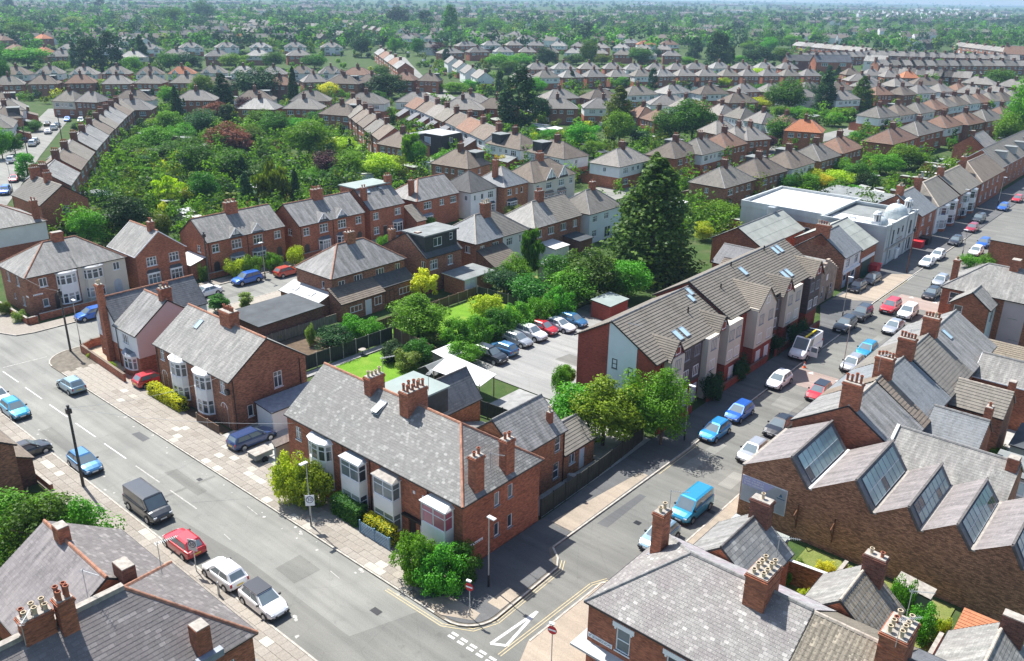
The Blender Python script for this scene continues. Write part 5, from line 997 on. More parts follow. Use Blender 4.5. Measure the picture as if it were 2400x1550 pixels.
LE = house('house', 'brick gabled house with brown tiled roof at the picture edge beside the parked dark car', at(-27.0, -27.0), 14.6, 9.6, 5.4, 8.4, ('a', 'g', 'g'), 'brick_brown', 'tile_brown', 'ridge_dark', course=.345, lip=.03, wins=[('N', 11, 3.4, 1.2, 1.3, B2), ('N', 6, 3.4, 1.2, 1.3, B2)])
e_ = empty('entrance_porch', G(-18.2, -17.4), GA, 'tiled porch on the edge brick house', 'porch'); mono('x', e_, 0, 0, 3.6, 1.8, 2.5, 3.4, 'N', 'brick_dark', 'tile_brown', course=.33, lip=.03)
# corner shop across the junction
W, D = 11.6, 9.0; fr = at(34.25, -2.25)
FR = house('corner_shop', 'brick corner shop with hipped worn slate roof and a big eight-pot chimney', fr, W, D, 6.05, 8.95, ('a', 'h', 'g'), 'brick_red', 'slate_worn', 'ridge_grey', hi=4.1, cat='shop', oh=.2, wins=[('S', 2.55, 3.45, 1.0, 1.7, dict(cols=1, rows=2, glass='glass_pale')), ('S', 6.0, 3.45, 1.0, 1.7, SA), ('S', 9.6, 3.45, 1.0, 1.7, SA)], doors=[('S', 1.2, 1.0, 2.2, dict(mat='door_blue', glazed=True)), ('S', 4.4, 2.4, 2.2, dict(mat='door_blue', glazed=True)), ('S', 8.6, 2.4, 2.2, dict(mat='door_blue', glazed=True))],
           chims=[(8.75, 4.2, 1.25, 1.9, 10.3, dict(pots=8, rows=2, potm='pot_buff', z0=7.6, poth=.36)), (1.0, 6.2, .75, 1.0, 9.7, dict(pots=2, potm='pot_buff', z0=5.6))], sl=(.30, .21, 'unit_worn'), sl_sides='SW')
for x in (2.55, 6.0, 9.6):
 m = MB(); m.box(x - .75, -.05, 5.15, x + .75, .0, 5.5); m.box(x - .62, -.05, 5.0, x - .5, 0, 5.15); m.box(x + .5, -.05, 5.0, x + .62, 0, 5.15); m.build('lintel', 'upvc', FR, uv=False)
pl_ = plate(FR, 'S', .98, 3.5, 1.75, .3, W, D, text='ST LEONARDS ROAD'); pl_['label'] = 'white street name sign on the corner shop wall'
m = MB(); m.poly(((-.75, -.7, 2.75), (3.2, -.7, 2.75), (3.2, 0, 3.0), (0, 0, 3.0))); m.poly(((-.75, -.7, 2.75), (0, 0, 3.0), (0, 3, 3.0), (-.75, 3, 2.75))); m.poly(((-.75, -.7, 2.6), (3.2, -.7, 2.6), (3.2, -.7, 2.75), (-.75, -.7, 2.75))); m.poly(((-.75, 3, 2.6), (-.75, -.7, 2.6), (-.75, -.7, 2.75), (-.75, 3, 2.75))); m.build('shop_canopy', 'sheet_pale', FR)
m = MB(); m.box(0.1, -.12, 2.3, 11.4, 0, 2.95); m.build('shop_fascia', 'tarp_blue', FR, uv=False)
m = MB(); m.box(.5, 5.6, 5.5, 1.5, 6.8, 6.5); m.build('flashing', 'lead', FR, uv=False)
aerial(FR, 8.9, 5.4, 9.8, 2.2, .5); aerial(FR, 1.2, 6.7, 9.2, 1.9, .6)
FR2 = house('terraced_house', 'house with lichen covered concrete tile roof beside the slate corner shop', at(45.9, -2.25), 4.6, D, 6.0, 8.85, ('a', 'g', 'g'), 'brick_red', 'tile_lichen', 'ridge_pale', oh=.2, wins=[('S', 2.4, 3.45, 1.0, 1.6, SA)], sl=(.32, .34, 'unit_tile', 'roof_tile', True), sl_sides='S', chims=[(4.4, 4.3, 1.3, 2.0, 10.4, dict(pots=8, rows=2, potm='pot_buff', z0=7.3, poth=.42))])
aerial(FR2, 4.3, 5.8, 9.8, 2.0, .6); aerial(FR2, 4.6, 3.2, 10, 1.8, .9)
FR3 = house('terraced_house', 'house with dark slate roof at the end of the tiled terrace roof', at(50.6, -2.25), 8.0, D, 6.0, 8.6, ('a', 'g', 'g'), 'brick_red', 'slate_dark', 'ridge_dark', oh=.2, wins=[('S', 2.4, 3.45, 1.0, 1.6, SA)])
house('rear_wing', 'slate rear wing with chunky old slates behind the corner shop', at(35.6, 6.8), 5.2, 5.4, 4.9, 6.9, ('b', 'g', 'g'), 'brick_red', 'slate', 'ridge_dark', cat='extension', chims=[(2.9, 5.0, 1.4, .8, 8.2, dict(pots=1, z0=6, mat='brick_dark', potm='pot_buff'))], sl=(.42, .34, 'unit_grey', 'slate', False, 120), sl_sides='E')
e_ = empty('outbuilding', G(34.9, 12.3), GA, 'flat roofed outbuilding with pale sheets against the old factory wall', 'outbuilding'); mono('x', e_, 0, 0, 4.2, 4.0, 2.9, 3.1, 'E', 'brick_red', 'sheet_pale', oh=.1)
m = MB(); m.box(2.0, -.1, 3.15, 4.3, 3.9, 3.2); m.build('felt_strip', 'asbestos', e_)
house('rear_wing', 'rear wing with ribbed concrete tiles and white slates behind the lichen tiled house', at(43.6, 6.8), 4.8, 4.6, 4.9, 6.9, ('b', 'g', 'g'), 'brick_red', 'slate_light', 'ridge_pale', cat='extension', chims=[(2.9, 4.0, 1.3, .7, 8.1, dict(pots=2, z0=6, mat='brick_dark', potm='pot_buff'))], sl=(.32, .42, 'unit_tile', 'roof_tile', True, 120), sl_sides='E')
house('rear_wing', 'rear wing with pale patched slates beside the orange tiled outhouse', at(51.4, 6.8), 4.8, 4.4, 4.9, 6.9, ('b', 'g', 'g'), 'brick_red', 'slate_light', 'ridge_pale', cat='extension', chims=[(2.9, 4.0, 1.3, .7, 7.8, dict(pots=0, z0=6, mat='brick_dark', band=False))])
e_ = empty('outhouse', G(51.2, 11.6), GA, 'small outhouse with orange pantile roof against the factory wall', 'outbuilding'); mono('x', e_, 0, 0, 3.2, 4.6, 2.5, 3.2, 'S', 'brick_red', 'tile_orange', course=.3, lip=.03)
# saw-tooth factory
def factory():
 a0, b0 = 32.9, 20.95; rt = empty('factory', G(a0, b0), GA, 'old brick factory with saw-tooth roof and slanted glass lights', 'factory')
 Y = 8.0; zv = 4.72; ZRS = [6.9, 6.9, 6.3, 6.3, 6.25, 6.25]
 val = [0, 5.5, 10.4, 13.7, 17.1, 20.3, 23.6]; rid = [3.85, 8.85, 12.7, 15.95, 19.4, 22.7]
 m = MB(); prof = [(0, zv)]
 for i in range(6): prof += [(rid[i], ZRS[i]), (val[i + 1], zv)]
 m.poly([(0, 0, -.05), (val[-1], 0, -.05)] + [(x, 0, z) for x, z in prof[::-1]]); m.poly([(val[-1], Y, -.05), (0, Y, -.05)] + [(x, Y, z) for x, z in prof])
 wall(m, (0, Y), (0, 0), -.05, zv); wall(m, (val[-1], 0), (val[-1], Y), -.05, zv); m.build('wall', 'brick_old', rt)
 for i in range(6):
  x0, xr, x1 = val[i], rid[i], val[i + 1]; zr = ZRS[i]
  r = MB(); slope(r, (x0 + .05, Y + .1, zv + .03), (x0 + .05, -.1, zv + .03), (xr, -.1, zr + .03), (xr, Y + .1, zr + .03), .25, .012); r.build('roof', 'slate_purple', rt)
  g = MB(); g.bar((x0 + .12, -.12, zv + .05), (x0 + .12, Y + .1, zv + .05), .3, .12); g.build('valley_gutter', 'sheet_white' if i == 1 else 'cement', rt, uv=False)
  # steep glazed side: slate margins and a frame with single panes
  ux, uz = (x1 - xr), (zv - zr); q = lambda t, y, o=0: (xr + ux * t + o * .9, y, zr + uz * t + o * .35)
  s = MB(); s.poly((q(1, 0), q(1, Y), q(0, Y), q(0, 0))); s.build('north_slope', 'slate_dark', rt)
  f = MB(); y0, y1 = .7, Y - .6; n = 8
  for k in range(n + 1):
   y = y0 + (y1 - y0) * k / n; f.bar(q(.08, y, .06), q(.9, y, .06), .035, .03)
  for t in (.08, .5, .9): f.bar(q(t, y0, .06), q(t, y1, .06), .035, .03)
  fo = f.build('roof_light', 'lead', rt, uv=False)
  for k in range(n):
   for t0, t1 in ((.08, .5), (.5, .9)):
    p = MB(); ya, yb = y0 + (y1 - y0) * k / n, y0 + (y1 - y0) * (k + 1) / n; p.poly((q(t1, ya, .05), q(t1, yb, .05), q(t0, yb, .05), q(t0, ya, .05))); p.build('pane', 'glass_saw' if random.random() < .9 else 'glass', fo, uv=False)
  b = MB(); b.bar((xr, -.14, zr), (x1, -.14, zv), .06, .2); b.bar((xr, -.1, zr + .06), (xr, Y + .1, zr + .06), .16, .1); b.build('verge', 'ridge_dark', rt, uv=False)
 # advertising board, too weathered to read, and wall brackets
 m = MB(); pts = [(.12, 3.85), (3.9, 3.75), (3.9, 1.55), (.12, 1.55)]
 m.poly([(x, -.05, z) for x, z in pts][::-1]); m.box(.1, -.05, 1.5, 3.95, -.01, 3.86, 0, True); bd = m.build('advertising_board', 'banner_pale', rt); bd['label'] = 'faded pale blue advertising board on the factory wall'
 m = MB(); m.poly([(x, -.056, z) for x, z in ((.15, 3.02), (2.1, 3.0), (2.9, 3.8), (.15, 3.84))]); m.build('banner', 'banner_violet', bd)
 strokes(bd, 21, 1.7, .22, (1.15, -.058, 3.42), 'upvc', 3); m = MB(); m.poly(((3.3, -.056, 3.1), (3.6, -.056, 3.1), (3.45, -.056, 3.4))); m.box(3.15, -.057, 2.9, 3.8, -.056, 2.97, 0, True); m.build('emblem', 'door_blue', bd, uv=False)
 for x in (5.0, 7.9):
  m = MB(); m.bar((x, -.12, 1.0), (x, -.12, 3.1), .09, .09); m.bar((x, -.12, 2.9), (x, -.9, 2.5), .07, .07); m.bar((x, -.9, 2.5), (x, -.12, 1.4), .05, .05); m.build('wall_bracket', 'rust', rt, uv=False)
 return rt
factory()
S2h = house('workshop', 'long slate roofed workshop with white coping behind the saw-tooth factory', at(41.3, 29.2), 9.0, 5.6, 5.0, 6.9, ('a', 'g', 'g'), 'brick_brown', 'slate_light', 'ridge_grey', cat='workshop', fascia='cement', chims=[(8.6, 2.4, .8, .9, 7.4, dict(pots=0, z0=5, band=False))])
m = MB(); m.bar((-.1, -.25, 5.0), (-.1, 2.8, 7.0), .25, .16); m.build('coping', 'sheet_white', S2h, uv=False)
# terrace on the right of the side road
RRL = [(29.6, 6.4, 'slate', 'slate_purple', 'terraced house with purple slate front slope and tall four-pot chimney beside the factory'), (36.0, 2.0, 'tile_brown', 'tile_brown', 'narrow strip of house under dark brown mossy tiles'), (38.0, 6.2, 'slate_blue', 'slate_blue', 'terraced house under smooth blue-grey slates'), (44.2, 7.6, 'tile_grey', 'tile_grey', 'terraced house under ribbed olive-grey tiles'), (51.8, 9.4, 'slate', 'slate', 'terraced house with roof light in a plain slate slope')]
for i, (b0, D, rm, rm2, lab) in enumerate(RRL):
 t = 'tile' in rm
 h = house('terraced_house', lab, at(33.2, b0 + .01), 8.9, D - .02, 5.6, 8.45 + .12 * (i % 2), ('b', 'g', 'g'), 'brick_red', rm, 'ridge_grey' if i else 'ridge_pale', course=.345 if t else .22, lip=.04 if t else .012, verge=.0, wins=[('W', D / 2, 3.4, 1.0, 1.4, SA), ('E', D / 2, 3.4, 1.0, 1.2, SA)] if D > 3 else (), chims=([(4.4, .45, 1.5, .85, 10.4, dict(pots=4, z0=6.5, poth=.75))] if i == 0 else []) + ([(4.4, D - .1, 1.5, .9, 10.2, dict(pots=5, z0=7))] if i in (1, 2, 3) else []))
 if i == 4: skylight(h, (6.0, 2.2, 8.45 - 1.5 * 2.85 / 4.45), (0, 1, 0), (-4.45, 0, 2.85), .8, 1.3)
 if i in (0, 2): aerial(h, 4.6, D - .4, 9.6, 1.6, 1.1)
house('rear_wing', 'rear wing with smooth pale grey slates and one flue behind the blue-grey terraced house', at(42.15, 37.0), 4.4, 4.2, 4.8, 6.5, ('a', 'g', 'g'), 'brick_red', 'slate_blue', 'ridge_grey', cat='extension', chims=[(4.0, 3.4, .6, .8, 7.2, dict(pots=1, z0=5, band=False))])
house('rear_wing', 'rear wing with olive pantiles behind the ribbed tile terraced house', at(42.15, 44.6), 4.6, 4.4, 4.8, 6.5, ('a', 'g', 'g'), 'brick_brown', 'tile_grey', 'ridge_pale', course=.33, lip=.04, cat='extension', chims=[(4.2, 3.6, .6, .7, 7.0, dict(pots=0, z0=5, band=False))])
house('rear_wing', 'rear wing with white bleached slates and white verge', at(42.15, 53.2), 5.6, 4.6, 4.8, 6.5, ('a', 'g', 'g'), 'brick_red', 'slate_light', 'ridge_grey', cat='extension', fascia='upvc')
e_ = empty('outbuilding', G(47.6, 38.6), GA, 'dark yard outbuilding with mossy flat roof and blue glazed front', 'outbuilding'); mono('x', e_, 0, 0, 4.5, 3.6, 2.5, 2.7, 'S', 'render_grey', 'felt_grey'); window(e_, (.3, -.02), (1, 0), 0, .8, 3.4, 1.3, cols=4, rec=-.02, fm='upvc', glass='glass_roof')
e_ = empty('outbuilding', G(47.9, 44.2), GA, 'green painted yard outbuilding with black felt roof', 'outbuilding'); mono('x', e_, 0, 0, 4.5, 4.6, 2.6, 2.9, 'S', 'felt_green', 'felt_black')
e_ = empty('rear_extension', G(40.2, 61.5), GA, 'long brown tiled lean-to beyond the bleached slate wing', 'extension'); mono('x', e_, 0, 0, 9, 4.2, 2.7, 4.4, 'S', 'brick_red', 'tile_lichen', course=.33, lip=.04)
# brick house with bleached slates and white rear gable, farther up
HR = house('corner_house', 'brick house with bleached hipped slate roof and white side wing beyond the terrace', at(31.9, 78.9), 13.5, 8.2, 5.6, 8.5, ('a', 'h', 'g'), 'brick_red', 'slate_light', 'ridge_grey', hi=3.9, wins=[('S', 1.5, 3.4, 1.1, 1.6, SA), ('S', 8.6, 3.2, 1.0, 1.4, SA), ('S', 11.5, 3.2, 1.2, 1.5, B2), ('S', 9.2, .5, 1.0, 1.4, SA)], chims=[(6.9, 4.2, 1.0, 1.2, 9.6, dict(pots=0, z0=7.4, band=False)), (.5, 2.6, .7, .8, 8.6, dict(pots=1))])
m = MB(); m.box(7.3, -.03, 0, 9.9, .01, 5.3); m.build('rendered_wall', 'render_pink', HR)
HRw = house('side_wing', 'gabled side wing with white rendered end wall and sash window', at(34.0, 75.2), 4.4, 3.75, 4.9, 6.6, ('b', 'g', 'g'), 'brick_red', 'slate_light', 'ridge_grey', cat='extension', wins=[('S', .95, 3.0, 1.0, 1.6, SA), ('E', 1.9, 2.8, 1.1, 1.4, B2)])
m = MB(); wall(m, (4.43, 0), (4.43, 3.75), 0, 4.85, [(1.3, 2.5, 2.75, 4.3)]); m.build('rendered_wall', 'render_white', HRw)
e_ = empty('outbuilding', G(29.9, 112.6), GA, 'flat roofed brick building with white parapet markings by the road', 'building'); mono('x', e_, 0, 0, 16, 12, 4.4, 4.6, 'E', 'brick_red', 'asphalt_mid', oh=.15)
# shop, workshop and domed hall on the left of the side road
SH = house('shop', 'white fronted shop with grey roof, brick gable and row of chimney pots', at(9.0, 84.9), 7.9, 6.6, 5.0, 7.8, ('b', 'g', 'g'), 'brick_brown', 'slate_blue', 'ridge_grey', cat='shop', wins=[('E', 1.6, 3.2, 1.3, 1.2, B3), ('E', 4.9, 3.2, 1.3, 1.2, B3)], doors=[('E', 1.3, 1.6, 2.2, dict(glazed=True)), ('E', 4.6, 2.0, 2.2, dict(glazed=True))], chims=[(4.0, .4, 1.9, .8, 9.1, dict(pots=5, potm='pot_buff', z0=6))])
m = MB(); wall(m, (7.93, 0), (7.93, 6.6), 2.6, 5.0, [(.95, 2.25, 3.2, 4.4), (4.25, 5.55, 3.2, 4.4)]); m.build('rendered_front', 'render_white', SH); m = MB(); m.box(7.9, .1, 2.35, 8.15, 6.5, 2.7); m.build('shop_fascia', 'upvc', SH, uv=False)
SH2 = house('shop', 'shop with pale sheet roof, green shutter and white sign board beside the domed hall', at(6.5, 91.6), 10.4, 7.0, 4.7, 7.6, ('b', 'g', 'g'), 'brick_red', 'asbestos', 'ridge_grey', cat='shop', course=1.5, lip=.02)
m = MB(); m.box(10.38, 1.2, 0, 10.45, 5.2, 2.5); m.build('shutter', 'shutter_green', SH2, uv=False); m = MB(); m.box(10.38, .6, 2.55, 10.5, 6.4, 3.1); m.build('shop_sign', 'upvc', SH2, uv=False)
GW = house('workshop', 'large workshop with grey-green sheet roof behind the apartment block', at(-4.0, 84.0), 8.4, 16.0, 4.2, 6.6, ('b', 'g', 'g'), 'brick_red', 'asbestos', 'ridge_grey', cat='workshop', course=2.0, lip=.02)
m = MB(); m.box(3.0, 12.6, 6.3, 4.2, 13.8, 7.5); m.build('roof_vent', 'zinc_grey', GW)
house('outbuilding', 'slate roofed outbuilding with three roof panels between apartments and workshop', at(1.5, 74.0), 8.2, 6.8, 3.6, 5.6, ('a', 'g', 'g'), 'brick_red', 'slate_dark', 'ridge_grey', cat='outbuilding')
house('outbuilding', 'tiled outbuilding touching the far end of the apartment block', at(5.0, 67.6), 6.6, 6.2, 3.6, 5.6, ('a', 'g', 'g'), 'brick_red', 'tile_brown', 'ridge_dark', course=.345, lip=.04, cat='outbuilding')
ST = house('chapel', 'small stone fronted building with stepped gable between apartments and white shop', at(10.0, 73.6), 7.2, 8.0, 4.3, 6.2, ('a', 'g', 'g'), 'stone_buff', 'slate_light', None, cat='building', wins=[('E', 1.6, .8, .8, 1.7, SA), ('E', 3.5, .8, .8, 1.7, SA), ('E', 6.6, .8, .8, 1.5, SA)], doors=[('E', 5.2, .9, 2.2, dict(mat='door_dark'))], fascia='stone_buff')
m = MB(); m.box(7.22, 4.1, 3.2, 7.26, 4.7, 4.2); m.build('notice_board', 'upvc', ST, uv=False)
m = MB()
for k in range(5): m.box(6.95, .6 + k * .75, 4.2 + k * .42, 7.35, 7.4 - k * .75, 4.7 + k * .42)
m.build('stepped_gable', 'stone_buff', ST)
def hall():
 a0, b0 = 6.8, 100.3; rt = empty('domed_hall', G(a0, b0), GA, 'pale rendered hall with two grey domes and lantern turrets on a flat roof', 'hall')
 W, D = 10.6, 15.4; zt = 6.5
 E = [('E', y, z, w_, h_) for y, z, w_, h_ in ((1.2, 3.4, .8, 1.8), (4.0, 3.0, 1.3, 2.4), (6.6, 4.2, .8, 1.1), (8.8, 4.2, .8, 1.1), (12.8, 3.2, 1.2, 2.3), (3.6, .6, 1.2, 1.5), (8.6, .9, .8, 1.4), (12.2, .3, 1.0, 2.2), (13.7, .3, 1.0, 2.2))]
 m = MB()
 for f in 'SENW':
  p0, p1 = SIDE[f](W, D); wall(m, p0, p1, -.05, zt, [(y - w_ / 2, y + w_ / 2, z, z + h_) for g_, y, z, w_, h_ in E] if f == 'E' else ())
 m.build('wall', 'render_grey' if False else 'render_hall', rt)
 for g_, y, z, w_, h_ in E: window(rt, (W, 0), (0, 1), y - w_ / 2, z, w_, h_, cols=2, rows=3, fm='gutter_black', sill=False, detail=1)
 m = MB(); m.box(.1, .1, 5.9, W - .1, D - .1, 6.0); m.build('flat_roof', 'sheet_white', rt); m = MB(); m.box(.2, D * .48, 6.0, W - 2.6, D - .2, 6.06); m.build('flat_roof', 'felt_grey', rt)
 m = MB()
 for x0, y0, x1, y1 in ((-.1, -.1, W + .1, .25), (-.1, D - .25, W + .1, D + .1), (-.1, .25, .25, D - .25), (W - .25, .25, W + .1, D - .25)): m.box(x0, y0, 6.4, x1, y1, 6.75, 0, True)
 for y in (.0, 2.4, 10.6, 14.6): m.box(W - .05, y, 0, W + .18, y + .8, 6.9)
 m.build('parapet', 'render_hall', rt); m = MB(); m.box(W - .02, .1, 2.55, W + .22, D - .1, 2.85, 0, True); m.build('string_course', 'cement', rt)
 pl_ = plate(rt, 'E', 7.6, 3.35, 3.4, .5, W, D, 'render_hall', name='facade_panel'); strokes(pl_, 33, 3.0, .3, (0, -.024, 0), 'rust', 2)
 def dome(x, y, r, z):
  m = MB(); n, k = 20, 7
  m.tube((x, y, z - .9), (x, y, z), r * 1.04, r * 1.04, n)
  for j in range(k):
   a, b = math.pi / 2 * j / k, math.pi / 2 * (j + 1) / k
   for i in range(n):
    t, u = 2 * math.pi * i / n, 2 * math.pi * (i + 1) / n
    R0, R1 = r * math.cos(a), r * math.cos(b); z0, z1 = z + r * .85 * math.sin(a), z + r * .85 * math.sin(b)
    m.poly([(x + R0 * math.cos(t), y + R0 * math.sin(t), z0), (x + R0 * math.cos(u), y + R0 * math.sin(u), z0), (x + R1 * math.cos(u), y + R1 * math.sin(u), z1)] + ([(x + R1 * math.cos(t), y + R1 * math.sin(t), z1)] if j < k - 1 else []))
  m.tube((x, y, z + r * .83), (x, y, z + r * .83 + .5), .2, .12, 8); m.tube((x, y, z + r * .83 + .4), (x, y, z + r * .83 + .75), .24, .05, 8)
  m.build('dome', 'dome_lead', rt, uv=False, smooth=False)
 dome(8.6, 10.6, 1.75, 6.9); dome(8.6, 2.8, 1.3, 6.6)
 def lantern(x, y):
  m = MB(); m.box(x - .6, y - .6, 5.9, x + .6, y + .6, 7.2)
  for i in range(8):
   t = 2 * math.pi * i / 8; m.tube((x + .5 * math.cos(t), y + .5 * math.sin(t), 7.2), (x + .5 * math.cos(t), y + .5 * math.sin(t), 8.2), .1, n=5)
  m.tube((x, y, 8.2), (x, y, 8.35), .68, .68, 12); m.tube((x, y, 8.35), (x, y, 8.65), .6, .45, 12); m.tube((x, y, 8.65), (x, y, 8.85), .45, .1, 12); m.tube((x, y, 8.85), (x, y, 9.1), .05, .02, 5)
  l_ = m.build('lantern_turret', 'render_white', rt, uv=False); c = MB(); c.tube((x, y, 7.2), (x, y, 8.2), .34, n=8); c.build('lantern_core', 'glass', l_, uv=False)
 lantern(8.7, -.0 + .8); lantern(9.2, 14.4)
 for x, y in ((3.2, 2.2), (5.6, 1.6), (3.0, 4.8), (5.8, 4.2)):
  m = MB(); m.box(x, y, 6.0, x + .9, y + .7, 6.35); m.build('roof_hatch', 'upvc', rt, uv=False)
hall()
WH = empty('hall', G(-8.4, 102.4), GA, 'big white roofed hall with pale stained side wall beside the domed hall', 'hall')
mono('x', WH, 0, 0, 15.1, 16.5, 5.9, 6.1, 'S', 'render_hall', 'sheet_white', oh=-.3)
m = MB()
for x0, y0, x1, y1 in ((-.1, -.1, 15.2, .2), (-.1, 16.3, 15.2, 16.6), (-.1, .2, .2, 16.3), (14.9, .2, 15.2, 16.3)): m.box(x0, y0, 5.5, x1, y1, 6.55, 0, True)
m.build('parapet', 'render_hall', WH); m = MB(); m.box(9.2, -.16, .5, 15.0, -.11, 4.6); m.build('brick_panel', 'brick_orange', WH); window(WH, (11.0, -.17), (1, 0), 0, 2.2, 2.0, 1.6, cols=2, rec=-.03, sill=False)
house('house', 'white walled house with pale hipped slates and terracotta hips at the far street corner', at(-95.0, 4.6), 10.4, 10.0, 5.4, 8.0, ('a', 'h', 'h'), 'brick_red', 'slate_light', 'ridge_terracotta', hi=4.6, zs=2.3, wall_m2='render_white', chims=[(9.6, 9.0, .8, .9, 8.6, dict(pots=2))])
house('house', 'brick gabled house with ribbed grey tiles at the start of the left terrace', at(-108.5, 18.6), 12.0, 8.0, 5.2, 8.0, ('a', 'g', 'g'), 'brick_red', 'tile_grey', 'ridge_pale', course=.345, lip=.04, wins=[('S', 9.5, 3.3, 1.3, 1.2, B2), ('E', 4, 3.2, 1.2, 1.2, B2)], chims=[(1.2, 4, .9, 1.6, 9.6, dict(pots=5, z0=7)), (6.5, 4, .8, 1.2, 9.4, dict(pots=4, z0=7))])
# ---------------------------------------------------------------- plants
def blob_quads(C, R, n, size, rg, up=0.35, flat=1.0, hang=0.0, jit=0.42):
 """n leaf quads on each lumpy clump (centres C, radii R)"""
 C = np.repeat(np.asarray(C, float), n, 0); R = np.repeat(np.asarray(R, float), n)
 k = len(C); d = rg.normal(size=(k, 3)); d /= np.linalg.norm(d, axis=1)[:, None]
 rad = R * (0.55 + 0.5 * rg.random(k) ** 0.6); p = C + d * rad[:, None] * np.array([1, 1, flat])
 nr = d * 0.85 + rg.normal(size=(k, 3)) * jit + np.array([0, 0, up]); nr /= np.linalg.norm(nr, axis=1)[:, None]
 t = np.cross(nr, rg.normal(size=(k, 3))); t /= np.linalg.norm(t, axis=1)[:, None] + 1e-9
 if hang: t = t * (1 - hang) + np.array([0, 0, -1.0]) * hang; t /= np.linalg.norm(t, axis=1)[:, None]; nr = np.cross(t, rg.normal(size=(k, 3))); nr /= np.linalg.norm(nr, axis=1)[:, None] + 1e-9
 b = np.cross(nr, t); s = size * (0.6 + 0.8 * rg.random(k)); l = s * (1.0 + hang * 1.6)
 t = t * (l / 2)[:, None]; b = b * (s * 0.36)[:, None]
 V = np.empty((k, 4, 3)); V[:, 0] = p - t; V[:, 1] = p + b - t * .1; V[:, 2] = p + t; V[:, 3] = p - b - t * .1
 return V.reshape(-1, 3)
def crown_pts(kind, rg):
 """clump centres, radii, leaves per clump, leaf size for a nominal plant; returns also nominal height and radius"""
 C, R = [], []
 if kind in ('broad', 'fine', 'tall'):
  H, Rr = (9.0, 3.4) if kind != 'tall' else (9.0, 2.3); n = 52 if kind != 'fine' else 95
  for i in range(n):
   d = rg.normal(size=3); d /= np.linalg.norm(d); u = rg.random() ** .45
   c = np.array([d[0] * Rr * .78 * u, d[1] * Rr * .78 * u, H * .535 + d[2] * H * .37 * u]); C.append(c); R.append(Rr * rg.uniform(.27, .44) * (1 if kind != 'fine' else .72))
  return C, R, (170 if kind != 'fine' else 150), (.28 if kind != 'fine' else .21), H, Rr
 if kind == 'conifer':
  H, Rr = 14.0, 4.0
  for i in range(230):
   t = rg.random() ** 1.25; z = H * (.03 + .95 * t); r = Rr * (1 - t) ** .6 * (1 + .12 * math.sin(t * 23)); a = rg.random() * 6.28; q = r * rg.uniform(.45, .86)
   C.append((q * math.cos(a), q * math.sin(a), z - q * .15)); R.append(max(.4, min(1.2, r * rg.uniform(.3, .48))))
  return C, R, 52, .36, H, Rr
 if kind == 'column':
  H, Rr = 8.0, 2.0
  for i in range(60):
   z = H * (.05 + .92 * rg.random()); a = rg.random() * 6.28; r = Rr * (1 - (z / H) ** 3.2) ** .6 * .72; C.append((r * math.cos(a), r * math.sin(a), z)); R.append(Rr * rg.uniform(.25, .38))
  return C, R, 85, .27, H, Rr
 if kind == 'weep':
  H, Rr = 9.0, 3.0
  for i in range(60):
   d = rg.normal(size=3); d /= np.linalg.norm(d); u = rg.random() ** .5; z = H * .55 + d[2] * H * .40 * u
   C.append((d[0] * Rr * .8 * u, d[1] * Rr * .8 * u, max(.8, z))); R.append(rg.uniform(.5, .9))
  return C, R, 85, .34, H, Rr
 if kind == 'flame':
  H, Rr = 4.5, 1.7
  for i in range(46):
   a = rg.random() * 6.28; q = Rr * .75 * math.sqrt(rg.random()); z = rg.uniform(.3, 1) * H * (1 - .35 * (q / Rr) ** 2); C.append((q * math.cos(a), q * math.sin(a), z * .95)); R.append(.36)
  return C, R, 70, .2, H, Rr
 if kind == 'dome':
  H, Rr = 2.2, 1.5
  for i in range(80):
   d = rg.normal(size=3); d /= np.linalg.norm(d); u = rg.random() ** .25; C.append((d[0] * Rr * .84 * u, d[1] * Rr * .84 * u, max(.2, H * .46 + d[2] * H * .44 * u))); R.append(rg.uniform(.24, .36))
  return C, R, 110, .105, H, Rr
 H, Rr = 2.2, 1.5                                                    # shrub
 for i in range(30):
  d = rg.normal(size=3); d /= np.linalg.norm(d); u = rg.random() ** .4
  C.append((d[0] * Rr * .75 * u, d[1] * Rr * .75 * u, max(.25, H * .48 + d[2] * H * .42 * u))); R.append(Rr * rg.uniform(.22, .36))
 return C, R, 190, .125, H, Rr
_PL = {}
def plant_mesh(kind, v):
 k = (kind, v)
 if k not in _PL:
  rg = np.random.default_rng(100 + v * 17 + len(kind)); C, R, n, s, H, Rr = crown_pts(kind, rg)
  V = blob_quads(C, R, n, s, rg, hang=.75 if kind == 'weep' else 0, flat=.8 if kind == 'conifer' else 1.0)
  cm = quads_mesh('crown', V, 'leaf_mid'); t = MB()
  if kind not in ('shrub', 'dome'):
   r0 = .03 * H * .6; t.tube((0, 0, -.15), (0, 0, H * .35), r0, r0 * .75, 7); t.tube((0, 0, H * .34), (.2, .1, H * .8), r0 * .75, r0 * .2, 6)
   if kind in ('broad', 'fine', 'tall', 'weep'):
    for i in range(6):
     a = i * 1.05 + v; t.tube((0, 0, H * (.28 + .05 * i)), (Rr * .65 * math.cos(a), Rr * .65 * math.sin(a), H * (.5 + .06 * i)), r0 * .45, r0 * .12, 5)
  else:
   for i in range(4):
    a = i * 1.6; t.tube((0, 0, -.1), (.6 * math.cos(a), .6 * math.sin(a), 1.3), .05, .02, 5)
  _PL[k] = (cm, t.mesh('trunk', 'bark', uv=False), H, Rr)
 return _PL[k]
NV = {'broad': 4, 'fine': 2, 'tall': 2, 'conifer': 2, 'column': 2, 'weep': 2, 'flame': 1, 'shrub': 3, 'dome': 2}
_pn = [0]; PLANTED = []
